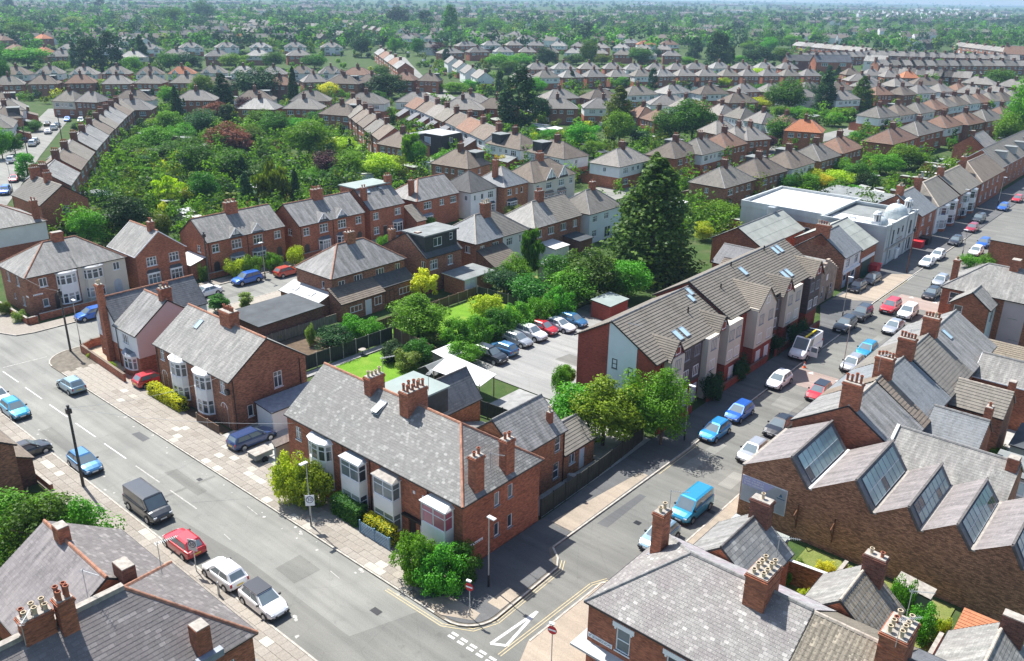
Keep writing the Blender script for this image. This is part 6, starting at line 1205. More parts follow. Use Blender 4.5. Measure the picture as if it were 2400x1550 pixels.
def plant(kind, mat, loc, h, r, label, group=None, name=None, cat=None):
 _pn[0] += 1; v = _pn[0] % NV[kind]; cm, tm, H, Rr = plant_mesh(kind, v)
 name = name or {'shrub': 'shrub', 'dome': 'shrub', 'conifer': 'conifer_tree', 'column': 'conifer_tree', 'flame': 'conifer_shrub'}.get(kind, 'tree'); cat = cat or ('shrub' if 'shrub' in name else 'tree')
 o = empty(name, (loc[0], loc[1], -.08), random.uniform(0, 6.28), label, cat, group); o.scale = (r / Rr, r / Rr, h / H)
 ob('trunk' if kind not in ('shrub', 'dome') else 'stem_core', tm, o); c = ob('crown' if kind not in ('shrub', 'dome') else 'foliage', cm, o)
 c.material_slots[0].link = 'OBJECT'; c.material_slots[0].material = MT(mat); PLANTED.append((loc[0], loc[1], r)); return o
def zat(loc, ytop):
 q = np.array([loc[0], loc[1], 0]) - CAMP; t = (775 - ytop) / F
 return (t * (q @ CF) - q @ CU) / (CU[2] - t * CF[2])
def pxplant(fn, kind, mat, x, yt, yb, wpx, label, group=None, **kw):
 """plant from its picture box: foot (x, yb) on the ground, top at yt, crown wpx wide"""
 X, YB = fn(x, yb); _, YT = fn(x, yt); sc_ = fn(1, 0)[0] - fn(0, 0)[0]
 p = P(X, YB); d = (p - CAMP) @ CF; r = wpx * sc_ / 2 * d / F
 return plant(kind, mat, p, zat(p, YT), r, label, group, **kw)
def hedge(pts, w, h, mat, label, leaf=.15, dens=75, group=None, round_=.12):
 """clipped hedge along grid points"""
 rg = np.random.default_rng(int(abs(pts[0][0]) * 13 + h * 7)); allV = []; core = MB()
 for (a0, b0), (a1, b1) in zip(pts, pts[1:]):
  L = math.hypot(a1 - a0, b1 - b0); e = np.array([(a1 - a0) / L, (b1 - b0) / L]); n = np.array([-e[1], e[0]]); area = L * (w + 2 * h) + 2 * w * h; k = int(area * dens)
  u = rg.random(k) * (w + 2 * h); s = rg.random(k) * L
  off = np.where(u < h, -w / 2, np.where(u < h + w, u - h - w / 2, w / 2)); z = np.where(u < h, u, np.where(u < h + w, h, 2 * h + w - u))
  endm = rg.random(k) < (2 * w * h / area); s = np.where(endm, np.where(rg.random(k) < .5, 0, L), s); off = np.where(endm, (rg.random(k) - .5) * w, off); z = np.where(endm, rg.random(k) * h, z)
  bump = .06 * np.sin(s * 2.1) + .05 * np.sin(s * 5.3 + 1); z = z * (1 + bump / h * .8); q = np.array([a0, b0]) + s[:, None] * e + off[:, None] * n * (1 - round_ * (z / h)[:, None] ** 3)
  p3 = np.column_stack([q, z]); allV.append(blob_quads(p3, np.full(k, .07), 1, leaf, rg))
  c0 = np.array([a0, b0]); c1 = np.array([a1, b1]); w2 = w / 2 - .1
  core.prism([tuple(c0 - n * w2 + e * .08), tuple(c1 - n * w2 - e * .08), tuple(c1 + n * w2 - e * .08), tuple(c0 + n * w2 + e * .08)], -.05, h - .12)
 o = empty('hedge', G(*pts[0]), GA, label, 'hedge', group); sh = np.array([pts[0][0], pts[0][1], 0])
 ob('foliage', quads_mesh('foliage', np.concatenate(allV) - sh, mat), o); c = core.build('stem_core', 'leaf_dark', o, (-pts[0][0], -pts[0][1], 0), uv=False); return o  # solid dark core block added inside the leaves against see-through
# --- plants one can tell apart, from their picture boxes
I_ = lambda x, y: (x, y)
for a_, b_, yt, r_, m_, l_ in ((3.2, -18.9, 1165, 2.7, 'leaf_bright', 'bright rounded tree top beside the camper van pavement'), (1.2, -20.5, 1148, 3.6, 'leaf_mid', 'big spreading green tree beside the foreground slate roofs'), (-3.6, -21.0, 1150, 4.0, 'leaf_bright', 'broad bright tree between the edge brick house and foreground roofs'), (-8.2, -22.5, 1175, 3.6, 'leaf_mid', 'dense green tree crowding the edge brick house'), (1.0, -26.5, 1240, 3.4, 'leaf_mid', 'shaded tree behind the foreground slate roof')): plant('fine', m_, G(a_, b_), zat(G(a_, b_), yt), r_, l_)
pxplant(Z2, 'shrub', 'leaf_bright', 70, 1010, 1330, 260, 'bright creeper mound below the foreground chimney pots'); pxplant(Z2, 'shrub', 'leaf_olive', 90, 1300, 1540, 230, 'brownish shrub below the foreground chimney pots')
pxplant(Z3, 'shrub', 'leaf_lime', 210, 625, 930, 250, 'yellow variegated shrub in front of the terrace bay'); pxplant(Z3, 'shrub', 'leaf_spring', 345, 690, 965, 250, 'yellow-green shrub behind the speed limit lamp post')
for x, yt, yb, w_, l_ in ((930, 1105, 1390, 290, 'round bright green bush at the terrace corner'), (1080, 1180, 1450, 320, 'big bright green bush below the corner bay'), (1200, 1160, 1400, 230, 'darker green bush against the terrace side wall')): pxplant(Z3, 'dome', 'leaf_bright' if x < 1150 else 'leaf_mid', x, yt, yb, w_ * 1.08, l_)
pxplant(Z4, 'fine', 'leaf_bright', 1010, 815, 1090, 430, 'spreading apple tree on the lawn behind the lean-to house'); pxplant(Z4, 'flame', 'leaf_yellow', 1050, 650, 850, 195, 'golden conifer beside the tiled lean-to')
pxplant(Z4, 'shrub', 'leaf_bright', 600, 945, 1075, 190, 'glossy laurel bush over the dark fence'); pxplant(Z4, 'shrub', 'leaf_bright', 720, 960, 1095, 190, 'glossy laurel bush next to the apple tree'); pxplant(Z4, 'broad', 'leaf_dark', 490, 1005, 1180, 270, 'dark rounded tree in the fenced garden')
for x, yt, yb, w_, m_ in ((1240, 960, 1150, 210, 'leaf_bright'), (1360, 950, 1140, 230, 'leaf_bright'), (1500, 900, 1090, 230, 'leaf_mid'), (1630, 870, 1050, 240, 'leaf_bright'), (1760, 830, 1010, 220, 'leaf_bright'), (1880, 770, 960, 220, 'leaf_bright')): pxplant(Z4, 'dome', m_, x, yt, yb, w_ * 1.1, 'tall bright laurel in the hedge line behind the parked cars', 'laurels along the car park')
for x, yt, yb, w_, k_, m_, l_ in ((1700, 405, 720, 150, 'weep', 'leaf_mid', 'slim weeping birch between the rear gardens'), (1540, 640, 830, 220, 'broad', 'leaf_blue', 'grey-green bushy tree by the garden room'), (2060, 505, 860, 300, 'broad', 'leaf_mid', 'tall dense tree left of the giant conifer'), (1870, 560, 800, 220, 'broad', 'leaf_mid', 'bushy tree between the birch and the dense tree'), (2310, 595, 840, 240, 'broad', 'leaf_bright', 'bright leafy tree under the giant conifer'), (1700, 690, 900, 270, 'broad', 'leaf_mid', 'rounded tree behind the laurel row'), (1010, 1090, 1230, 180, 'shrub', 'leaf_mid', 'loose shrub beside the shed'), (850, 1110, 1230, 180, 'shrub', 'leaf_dark', 'dark shrub at the lawn corner'), (940, 1160, 1290, 160, 'shrub', 'leaf_pale', 'pale flowering shrub at the lawn edge'), (1290, 1110, 1260, 220, 'shrub', 'leaf_bright', 'spreading shrub over the white canopy'), (1095, 1030, 1140, 160, 'shrub', 'leaf_olive', 'olive shrub under the apple tree'), (1920, 1250, 1420, 120, 'tall', 'leaf_bright', 'upright young tree by the red brick gable'), (340, 1000, 1140, 60, 'shrub', 'leaf_pale', 'small pale shrub by the raised bed'), (150, 970, 1090, 70, 'tall', 'leaf_pale', 'slender pink-leaved sapling by the garage'), (110, 1050, 1110, 90, 'shrub', 'leaf_yellow', 'low yellow shrub by the garage'), (1440, 810, 960, 200, 'shrub', 'leaf_lime', 'sunlit shrub in the rough grass'), (1960, 640, 900, 260, 'broad', 'leaf_bright', 'leafy tree behind the brick store'), (2200, 640, 860, 240, 'broad', 'leaf_mid', 'leafy tree between brick store and conifer'), (1600, 560, 800, 180, 'broad', 'leaf_bright', 'bright tree beside the weeping birch'), (1060, 330, 420, 110, 'shrub', 'leaf_bright', 'rounded bush before the hipped brick house'), (800, 445, 530, 90, 'shrub', 'leaf_bright', 'clipped bush before the dormered brick house'), (1600, 260, 330, 110, 'shrub', 'leaf_pale', 'pink flowered shrub before the pale slate house')): pxplant(Z4, k_, m_, x, yt, yb, w_ * 1.22, l_)
pxplant(Z5, 'conifer', 'leaf_spruce', 480, -30, 560, 540, 'giant dark conifer towering behind the car park')
for x, yt, yb, w_, k_, m_, l_ in ((240, 1070, 1420, 430, 'fine', 'leaf_spring', 'broad yellow-green tree at the yard corner by the apartments'), (100, 1090, 1380, 280, 'broad', 'leaf_bright', 'bright tree behind the rear extension'), (530, 1020, 1420, 320, 'fine', 'leaf_bright', 'leafy green tree at the apartment block corner'), (380, 1040, 1380, 240, 'broad', 'leaf_bright', 'bright tree against the pale gable panel'), (30, 1000, 1180, 110, 'shrub', 'leaf_bright', 'bright bush at the car park edge'), (830, 190, 330, 220, 'broad', 'leaf_bright', 'bright garden tree left of the white roofed hall'), (740, 290, 390, 120, 'broad', 'leaf_lime', 'yellowish tree between conifer and workshop'), (930, 230, 330, 120, 'broad', 'leaf_mid', 'green tree touching the hall side wall'), (790, 1040, 1200, 150, 'shrub', 'leaf_dark', 'dark shrub behind the low front wall'), (910, 960, 1090, 130, 'shrub', 'leaf_dark', 'dark shrub by the apartment doors'), (1210, 780, 930, 130, 'shrub', 'leaf_dark', 'dark shrub beside the van'), (1100, 850, 960, 100, 'shrub', 'leaf_dark', 'dark low shrub in the apartment bed')): pxplant(Z5, k_, m_, x, yt, yb, w_, l_)
for x, yt, yb, w_, m_ in ((600, 30, 290, 260, 'leaf_mid'), (830, 10, 270, 280, 'leaf_bright'), (1000, 25, 260, 240, 'leaf_yellow'), (1120, 110, 280, 260, 'leaf_mid'), (1340, 150, 310, 260, 'leaf_bright'), (1430, -10, 250, 220, 'leaf_dark')): pxplant(Z8, 'broad', m_, x, yt, yb, w_, 'dense garden tree behind the white roofed hall', 'trees behind the hall')
for x, yt, yb, w_, m_ in ((1760, 160, 330, 260, 'leaf_bright'), (1950, 150, 320, 200, 'leaf_bright'), (2230, 110, 330, 230, 'leaf_mid'), (2370, 40, 320, 220, 'leaf_bright')): pxplant(Z7, 'broad', m_, x, yt, yb, w_, 'bright shrubby tree beyond the bleached slate house', 'trees by the upper road')
for x, yt, yb, w_, k_, m_, l_ in ((635, 240, 520, 280, 'broad', 'leaf_bright', 'bright feathery tree behind the corner pair'), (760, 300, 470, 170, 'broad', 'leaf_olive', 'olive tree beside the feathery tree'), (910, 155, 480, 330, 'broad', 'leaf_dark', 'dark dense tree behind the gable-fronted house'), (1140, 275, 480, 140, 'broad', 'leaf_olive', 'pale olive tree beside the dark dense tree'), (1650, 590, 740, 200, 'shrub', 'leaf_lime', 'yellow flecked hedge bush by the blue parked car'), (1770, 570, 740, 180, 'shrub', 'leaf_bright', 'green hedge bush behind the blue parked car'), (1900, 560, 690, 140, 'shrub', 'leaf_bright', 'rounded hedge bush before the arched porch'), (2055, 505, 660, 150, 'shrub', 'leaf_lime', 'round yellow-green bush between the brick pairs'), (1420, 640, 770, 90, 'shrub', 'leaf_mid', 'bush at the gate beside the tall wooden pole'), (1710, 830, 960, 110, 'tall', 'leaf_pale', 'young street tree by the side street kerb'), (1530, 850, 980, 170, 'tall', 'leaf_mid', 'sapling behind the semi-detached pair'), (1500, 180, 300, 110, 'broad', 'leaf_blue', 'blue-green tree behind the timbered gablets'), (40, 900, 1000, 110, 'shrub', 'leaf_olive', 'flowering shrub in the corner front garden'), (140, 960, 1050, 110, 'shrub', 'leaf_pale', 'pale shrub in the corner front garden'), (630, 1250, 1300, 60, 'shrub', 'leaf_lime', 'small border plant inside the low corner wall'), (785, 1320, 1390, 60, 'shrub', 'leaf_lime', 'small border plant before the white house bay'), (1180, 40, 260, 250, 'weep', 'leaf_lime', 'pale willow beyond the pergola'), (1300, 90, 250, 120, 'broad', 'leaf_yellow', 'yellow-leaved tree beside the pale willow'), (1430, -10, 260, 240, 'broad', 'leaf_mid', 'dark garden tree beside the pale willow'), (1720, 0, 290, 160, 'conifer', 'leaf_blue', 'dark pointed fir behind the timbered gablets'), (1900, -60, 270, 270, 'weep', 'leaf_olive', 'tall drooping willow beside the pointed fir'), (2060, -20, 260, 110, 'conifer', 'leaf_dark', 'narrow dark fir beside the tall willow')): pxplant(Z1, k_, m_, x, yt, yb, w_, l_)
for x, yt, yb, w_, m_, l_ in ((1100, 680, 1130, 180, 'leaf_bright', 'overgrown bush along the factory yard wall'), (1330, 960, 1330, 240, 'leaf_bright', 'big green shrub filling the small back yard'), (1500, 1090, 1380, 130, 'leaf_lime', 'yellow-green shrub at the yard wall end'), (380, 540, 720, 150, 'leaf_yellow', 'bright yellow shrub in the narrow back garden'), (130, 560, 700, 170, 'leaf_mid', 'green shrub beside the narrow garden path'), (190, 830, 960, 140, 'leaf_lime', 'lime shrub at the garden path end'), (-30, 640, 800, 120, 'leaf_bright', 'bright shrub behind the corner shop wing')): pxplant(ZS, 'shrub', m_, x, yt, yb, w_ * 1.45, l_)
for x, yt, yb, w_, m_ in ((2150, 740, 900, 160, 'leaf_bright'), (2330, 750, 900, 150, 'leaf_lime'), (2370, 960, 1130, 120, 'leaf_yellow')): pxplant(Z6, 'shrub', m_, x, yt, yb, w_, 'garden shrub behind the terrace rear wings', 'shrubs behind the terrace wings')
# mid-distance trees (strip coordinates)
GRP = 'garden trees among the middle distance houses'
MID = []
def many(fn, rows):
 for x, yt, yb, w_, k_, m_ in rows:
  kk = {'b': 'broad', 'c': 'conifer', 'k': 'column', 'w': 'weep', 't': 'tall', 's': 'shrub'}[k_]; mm = {'m': 'leaf_mid', 'b': 'leaf_bright', 'd': 'leaf_dark', 'l': 'leaf_lime', 'y': 'leaf_yellow', 'p': 'leaf_purple', 'c': 'leaf_copper', 'o': 'leaf_olive', 'u': 'leaf_blue', 'a': 'leaf_pale'}[m_]
  lab = {'m': 'mid green', 'b': 'bright green', 'd': 'very dark green', 'l': 'lime green', 'y': 'yellow', 'p': 'dark purple', 'c': 'copper red', 'o': 'olive', 'u': 'blue-green', 'a': 'pale'}[m_] + ' ' + {'b': 'rounded tree', 'c': 'pointed conifer', 'k': 'columnar conifer', 'w': 'weeping tree', 't': 'narrow tree', 's': 'bush'}[k_]
  MID.append(pxplant(fn, kk, mm, x, yt - (yb - yt) * .14, yb, w_ * (1.38 if k_ == 'b' else 1.2), lab, GRP))
many(S1, [(200, 1088, 1250, 130, 'k', 'b'), (1590, 875, 1075, 240, 'b', 'c'), (1730, 690, 860, 130, 'b', 'p'), (1510, 725, 850, 150, 'b', 'c'), (640, 285, 500, 165, 'k', 'd'), (790, 258, 500, 135, 'k', 'd'), (530, 310, 470, 90, 'c', 'u'), (1245, 625, 850, 90, 'c', 'd'), (1570, 545, 780, 190, 'c', 'd'), (1790, 488, 690, 260, 'b', 'd'), (1920, 560, 680, 90, 'b', 'd'), (2060, 498, 780, 90, 'c', 'd'), (1600, 748, 900, 120, 'k', 'd'), (1700, 1105, 1280, 90, 'c', 'd'), (2160, 862, 1090, 250, 'b', 'b'), (1430, 530, 700, 130, 'b', 'o'), (1430, 770, 950, 190, 'b', 'u'), (1270, 870, 1000, 150, 'b', 'b'), (1100, 900, 1060, 200, 'b', 'b'), (1190, 780, 920, 150, 'b', 'b'), (1080, 830, 900, 100, 'b', 'a'), (960, 960, 1080, 160, 'b', 'b'), (1200, 1000, 1120, 220, 'b', 'm'), (1330, 960, 1080, 160, 'b', 'm'), (1010, 1040, 1130, 150, 'b', 'o'), (1640, 1050, 1260, 240, 'b', 'm'), (1400, 1020, 1240, 220, 'b', 'm'), (1480, 1090, 1200, 110, 'b', 'c'), (2290, 1065, 1260, 190, 'b', 'p'), (2300, 958, 1090, 180, 'b', 'l'), (1930, 795, 980, 180, 'b', 'm'), (1830, 770, 880, 160, 'b', 'b'), (2080, 830, 920, 150, 'b', 'b'), (1750, 880, 1010, 130, 'b', 'o'), (1740, 990, 1080, 130, 'b', 'c'), (2240, 780, 900, 160, 'b', 'm'), (1500, 850, 920, 90, 's', 'b'), (2180, 1180, 1290, 120, 'b', 'b'), (1280, 1060, 1150, 120, 'b', 'l'), (1020, 1090, 1180, 90, 'b', 'u'), (200, 338, 470, 250, 'b', 'b'), (45, 335, 470, 80, 'b', 'm'), (530, 125, 230, 130, 'b', 'a'), (160, 165, 300, 180, 'b', 'm'), (1220, 55, 190, 130, 'b', 'm'), (1420, 10, 150, 130, 'b', 'u'), (700, -20, 80, 60, 'k', 'd'), (70, -20, 90, 90, 'c', 'd'), (40, 50, 150, 120, 'b', 'm'), (1820, 195, 290, 60, 'c', 'd'), (2010, 200, 290, 60, 'c', 'd'), (1100, 225, 300, 120, 'b', 'm'), (990, 240, 300, 130, 'b', 'd'), (1000, 265, 460, 110, 'c', 'u'), (1190, 380, 500, 130, 'b', 'm'), (930, 400, 510, 110, 'b', 'b'), (1320, 370, 490, 170, 'b', 'd'), (1650, 380, 480, 170, 'b', 'b'), (1920, 370, 480, 130, 'b', 'm'), (2200, 385, 480, 150, 'b', 'm'), (2300, 580, 690, 110, 'b', 'y'), (2240, 590, 680, 90, 'b', 'm'), (740, 560, 660, 110, 'b', 'a'), (1180, 610, 720, 110, 'b', 'b'), (1430, 540, 620, 100, 'b', 'd'), (540, 860, 920, 60, 'b', 'd'), (150, 890, 980, 130, 'b', 'm'), (240, 845, 920, 100, 'b', 'm'), (20, 900, 1110, 130, 'b', 'b'), (110, 930, 1080, 110, 'b', 'm'), (40, 430, 620, 90, 'b', 'm'), (430, 430, 500, 90, 'b', 'b'), (590, 200, 280, 110, 'b', 'm'), (2330, 1180, 1300, 150, 'b', 'm'), (860, 260, 310, 80, 'b', 'b'), (500, 220, 290, 100, 'b', 'b'), (1400, 260, 300, 80, 'b', 'b'), (1680, 260, 300, 70, 'b', 'b'), (2230, 190, 270, 110, 'b', 'm')])
many(S2, [(1230, 525, 895, 240, 'k', 'd'), (1105, 508, 670, 56, 'k', 'd'), (1425, 333, 460, 115, 'b', 'd'), (1725, 295, 470, 110, 'b', 'm'), (1705, 178, 310, 110, 'k', 'd'), (1610, 508, 620, 80, 'c', 'd'), (1360, 548, 660, 115, 'b', 'b'), (1930, 635, 920, 240, 'c', 'o'), (1940, 788, 1000, 160, 'b', 'b'), (2290, 765, 990, 200, 'b', 'm'), (1690, 868, 1040, 200, 'b', 'b'), (140, 258, 400, 120, 'b', 'd'), (325, 520, 690, 220, 'b', 'd'), (735, 348, 440, 50, 'k', 'd'), (490, 955, 1190, 170, 'w', 'b'), (290, 1085, 1270, 220, 'b', 'l'), (750, 1058, 1250, 200, 'b', 'b'), (1052, 958, 1080, 70, 't', 'm'), (1200, 1028, 1150, 100, 'b', 'u'), (2170, 493, 640, 60, 'k', 'd'), (535, 268, 390, 85, 'b', 'm'), (680, 303, 390, 80, 'b', 'p'), (2190, 1085, 1290, 200, 'c', 'o'), (1660, 1110, 1220, 130, 'b', 'm'), (1760, 1160, 1230, 110, 'b', 'd'), (2090, 340, 450, 140, 'b', 'm'), (1250, 380, 460, 150, 'b', 'b'), (1110, 385, 480, 160, 'b', 'b'), (1180, 430, 520, 130, 'b', 'm'), (1640, 380, 450, 120, 'b', 'm'), (1820, 380, 450, 110, 'b', 'o'), (780, 700, 760, 90, 'b', 'p'), (800, 580, 650, 150, 'b', 'b'), (660, 575, 650, 110, 'b', 'b'), (900, 560, 630, 110, 'b', 'b'), (2050, 525, 600, 130, 'b', 'l'), (1960, 540, 620, 90, 'b', 'b'), (540, 1010, 1200, 120, 'b', 'm'), (60, 1060, 1260, 220, 'b', 'b'), (30, 970, 1090, 130, 'b', 'l'), (1395, 690, 870, 110, 'b', 'd'), (1250, 800, 890, 170, 'b', 'd'), (1660, 745, 810, 130, 'b', 'b'), (1580, 760, 830, 90, 'b', 'b'), (1460, 905, 990, 120, 'b', 'b'), (1340, 870, 930, 60, 's', 'b'), (700, 890, 930, 90, 's', 'b'), (2090, 920, 1010, 130, 'b', 'd'), (1760, 990, 1100, 130, 'b', 'b'), (730, 470, 500, 90, 's', 'b'), (280, 455, 540, 100, 'b', 'm'), (260, 640, 720, 90, 'b', 'm'), (1030, 760, 860, 110, 'b', 'b'), (1540, 910, 960, 80, 's', 'l'), (2060, 880, 950, 90, 'b', 'd'), (1110, 1080, 1180, 80, 's', 'y'), (380, 240, 300, 60, 'c', 'd'), (590, 90, 210, 110, 'k', 'd'), (760, 70, 280, 110, 'k', 'm'), (890, 130, 210, 130, 'b', 'b'), (1060, 150, 230, 150, 'b', 'm'), (510, 150, 230, 110, 'b', 'b'), (400, 50, 200, 130, 'b', 'd'), (300, 250, 340, 100, 'b', 'd'), (380, 270, 370, 90, 'b', 'b'), (2190, 340, 420, 80, 'b', 'd'), (1180, 185, 230, 60, 's', 'y')])
many(S3, [(235, 248, 460, 150, 'k', 'd'), (80, 280, 410, 95, 'k', 'd'), (328, 343, 470, 55, 'k', 'd'), (540, 328, 460, 170, 'b', 'd'), (690, 345, 460, 130, 'b', 'm'), (530, 483, 580, 140, 'b', 'l'), (525, 685, 770, 155, 'b', 'l'), (715, 565, 790, 220, 'b', 'm'), (545, 598, 720, 130, 'b', 'm'), (985, 525, 790, 165, 'c', 'd'), (1235, 560, 780, 185, 'c', 'm'), (885, 600, 760, 90, 'b', 'd'), (1365, 640, 740, 110, 'b', 'b'), (2200, 495, 650, 210, 'b', 'm'), (670, 826, 1010, 200, 'b', 'm'), (555, 935, 1060, 160, 'b', 'p'), (60, 715, 1000, 250, 'b', 'm'), (2340, 590, 1010, 200, 'b', 'b'), (2260, 800, 1020, 170, 'b', 'b'), (2360, 870, 1020, 110, 'b', 'l'), (1020, 465, 540, 45, 'k', 'd'), (1080, 470, 550, 60, 'c', 'd'), (1920, 605, 680, 210, 'b', 'b'), (1620, 645, 700, 120, 'b', 'b'), (1550, 650, 720, 90, 'b', 'd'), (1480, 670, 720, 90, 'b', 'p'), (830, 750, 830, 150, 'b', 'b'), (980, 770, 840, 140, 'b', 'b'), (1110, 760, 840, 150, 'b', 'b'), (1060, 790, 880, 110, 'b', 'b'), (700, 740, 810, 140, 'b', 'b'), (1110, 530, 570, 110, 'b', 'm'), (1200, 530, 580, 90, 'b', 'b'), (1360, 520, 570, 90, 'b', 'm'), (1300, 835, 920, 50, 'k', 'd'), (1250, 850, 900, 100, 's', 'b'), (1540, 1020, 1180, 180, 'b', 'b'), (1420, 1080, 1220, 170, 'b', 'b'), (1660, 1070, 1170, 130, 'b', 'm'), (1280, 1070, 1150, 110, 'b', 'b'), (1600, 970, 1050, 60, 'c', 'd'), (1640, 985, 1060, 60, 'c', 'd'), (1100, 1110, 1240, 170, 'b', 'b'), (1240, 1140, 1290, 190, 'b', 'm'), (1080, 1200, 1300, 200, 'b', 'l'), (850, 1170, 1290, 200, 'b', 'l'), (1870, 960, 1050, 80, 's', 'b'), (1220, 910, 1000, 120, 's', 'b'), (450, 1030, 1110, 130, 's', 'd'), (420, 1020, 1100, 90, 'b', 'd'), (1790, 415, 470, 80, 'b', 'b'), (130, 520, 600, 110, 'b', 'm'), (290, 545, 610, 80, 'b', 'l'), (360, 690, 740, 70, 's', 'y'), (30, 400, 450, 110, 'b', 'b'), (460, 290, 360, 90, 'b', 'b'), (600, 270, 380, 100, 'b', 'b'), (760, 250, 340, 120, 'b', 'b'), (900, 310, 370, 80, 'b', 'm'), (420, 390, 440, 130, 'b', 'b')])
# ---------------------------------------------------------------- middle distance houses
FOOT = []
def far_house(kind, wm, rm, zs=None, wm2=None, det=1):
 """one prototype house; x along the row, front faces -y"""
 t = 'tile' in rm; L = dict(course=.36 if t else .5, lip=.04 if t else .02)
 f0 = ((0, 0, 0), 0)
 w3 = dict(cols=3, rows=2, frac=[.65, .35]); w2 = dict(cols=2, rows=1)
 if kind == 'hip':
  W, D = 11.0, 8.0
  wi = [(s, x, z, 1.7, 1.25, w3) for s in 'SN' for x in (2.2, 8.8) for z in ((3.3, .9) if det else (3.3,))] + [(s, x, 3.5, .9, 1.0, w2) for s in 'SN' for x in (4.6, 6.4)] + [('E', 4, 3.5, .8, 1.0, w2), ('W', 4, 3.5, .8, 1.0, w2)]
  h = house('semi_detached_house', '', f0, W, D, 5.2, 8.0, ('a', 'h', 'h'), wm, rm, 'ridge_grey' if 'slate' in rm or 'grey' in rm else 'ridge_dark', hi=3.7, wins=wi, detail=1, zs=zs, wall_m2=wm2, chims=[(W / 2, D / 2, .8, 1.3, 9.4, dict(pots=3 if det else 0, z0=7, mat='brick_dark'))], **L)
  if det: mono('x', h, 1.0, D + .01, 4.8, D + 3.0, 2.3, 3.3, 'N', wm, 'tile_brown' if 'grey' in rm else 'felt_grey', wallname='rear_wall', roofname='rear_roof')
  if det and 'brown' in rm: m = MB(); m.box(6.6, 4.6, 5.3, 9.4, 7.7, 7.6); m.build('dormer', 'clad_dark', h); m = MB(); m.box(6.45, 4.4, 7.6, 9.55, 7.9, 7.75); m.build('dormer_roof', 'felt_grey', h)
 elif kind == 'gablet':
  W, D = 11.0, 8.0
  wi = [('S', x, 3.2, 1.7, 1.3, w3) for x in (3.0, 8.0)] + [('S', x, 3.5, .8, 1.0, w2) for x in (1.0, 10)] + [('N', x, 3.3, 1.5, 1.2, w3) for x in (2.2, 8.8)]
  h = house('semi_detached_house', '', f0, W, D, 5.2, 8.0, ('a', 'h', 'h'), wm, rm, 'ridge_grey', hi=3.7, wins=wi, detail=1, zs=zs, wall_m2=wm2, chims=[(W / 2, D / 2, .8, 1.3, 9.4, dict(pots=3 if det else 0, z0=7, mat='brick_dark'))], **L)
  for x in (3.0, 8.0): gablet(h, 'S', x, W, D, 2.8, 5.2, 6.9, .5, 2.8, rm, course=.4, lip=.03); bay(h, 'S', x, W, D, 2.5, .5, [(.8, 1.4)], 'angled', 0, 2.6, 'brick_red', 'white_paint', rm, cols=3, detail=1)
 elif kind == 'terr':
  W, D = 6.0, 8.0
  wi = [('S', 1.6, 3.2, 1.7, 1.3, w3), ('S', 4.6, 3.4, .9, 1.1, w2), ('N', 1.8, 3.3, 1.3, 1.2, w2), ('N', 4.4, 3.3, .9, 1.1, w2), ('S', 1.6, .8, 1.7, 1.4, w3)]
  h = house('terraced_house', '', f0, W, D, 5.2, 7.9, ('a', 'g', 'g'), wm, rm, 'ridge_grey', wins=wi, detail=1, zs=zs, wall_m2=wm2, verge=.0, doors=[('S', 4.7, .9, 2.1)], chims=[(.1, D / 2, .8, 1.3, 9.3, dict(pots=4 if det else 0, z0=6.8, mat='brick_dark'))], **L)
  if det:
   mono('x', h, 3.4, D + .01, 5.9, D + 3.6, 2.4, 4.4, 'N', wm, 'slate_dark', wallname='rear_wall', roofname='rear_roof')
 else:                                                                  # gable-ended plain block
  W, D = 9.0, 7.5
  h = house('house', '', f0, W, D, 4.9, 7.7, ('a', 'g', 'g'), wm, rm, 'ridge_grey', wins=[(s, x, z, 1.6, 1.2, w3) for s in 'SN' for x in (2.2, 6.8) for z in (3.2,)], detail=1, zs=zs, wall_m2=wm2, chims=[(.6, D / 2, .7, 1.0, 8.8, dict(pots=0, z0=6, mat='brick_dark'))], **L)
 for k_ in ('_W', '_D'): del h[k_]
 return h, W, D
_HP = {}
def far_place(kind, key, x, y, ang, label, group, sx=1.0, sz=1.0, det=1):
 k = (kind, key, det)
 if k not in _HP: n0 = len(ALLOB); _HP[k] = [*far_house(kind, *key, det=det), 0, None]; _HP[k][4] = ALLOB[n0:]
 q = _HP[k]; o = q[0] if q[3] == 0 else copy_tree(q[4]); q[3] += 1
 c, s = math.cos(ang), math.sin(ang); W, D = q[1] * sx, q[2]
 o.location = (x - c * W / 2 + s * D / 2, y - s * W / 2 - c * D / 2, 0); o.rotation_euler = (0, 0, ang); o.scale = (sx, 1, sz)
 o['label'] = label; o['category'] = 'house'; o['group'] = group; FOOT.append((x, y, max(W, D) * .55, group)); return o
WALLS = {'b': ('brick_red', None, None), 'n': ('brick_brown', None, None), 'w': ('brick_red', 2.6, 'render_white'), 'W': ('render_white', None, None), 'c': ('brick_brown', 2.6, 'render_cream'), 'k': ('brick_dark', None, None)}
ROOFS = {'g': 'tile_grey', 's': 'tile_slate', 'b': 'tile_brown', 'r': 'tile_red', 'l': 'slate_light', 'o': 'tile_orange', 'd': 'tile_dark'}
RN = {'g': 'grey tiled', 's': 'pale slate-grey', 'b': 'brown tiled', 'r': 'red-brown tiled', 'l': 'light slate', 'o': 'orange tiled', 'd': 'dark tiled'}; WN = {'b': 'red brick', 'n': 'brown brick', 'w': 'white-fronted', 'W': 'white', 'c': 'cream', 'k': 'dark brick'}; KN = {'hip': 'hipped pair', 'gablet': 'pair with timbered gables', 'terr': 'terraced house', 'gab': 'gabled house'}
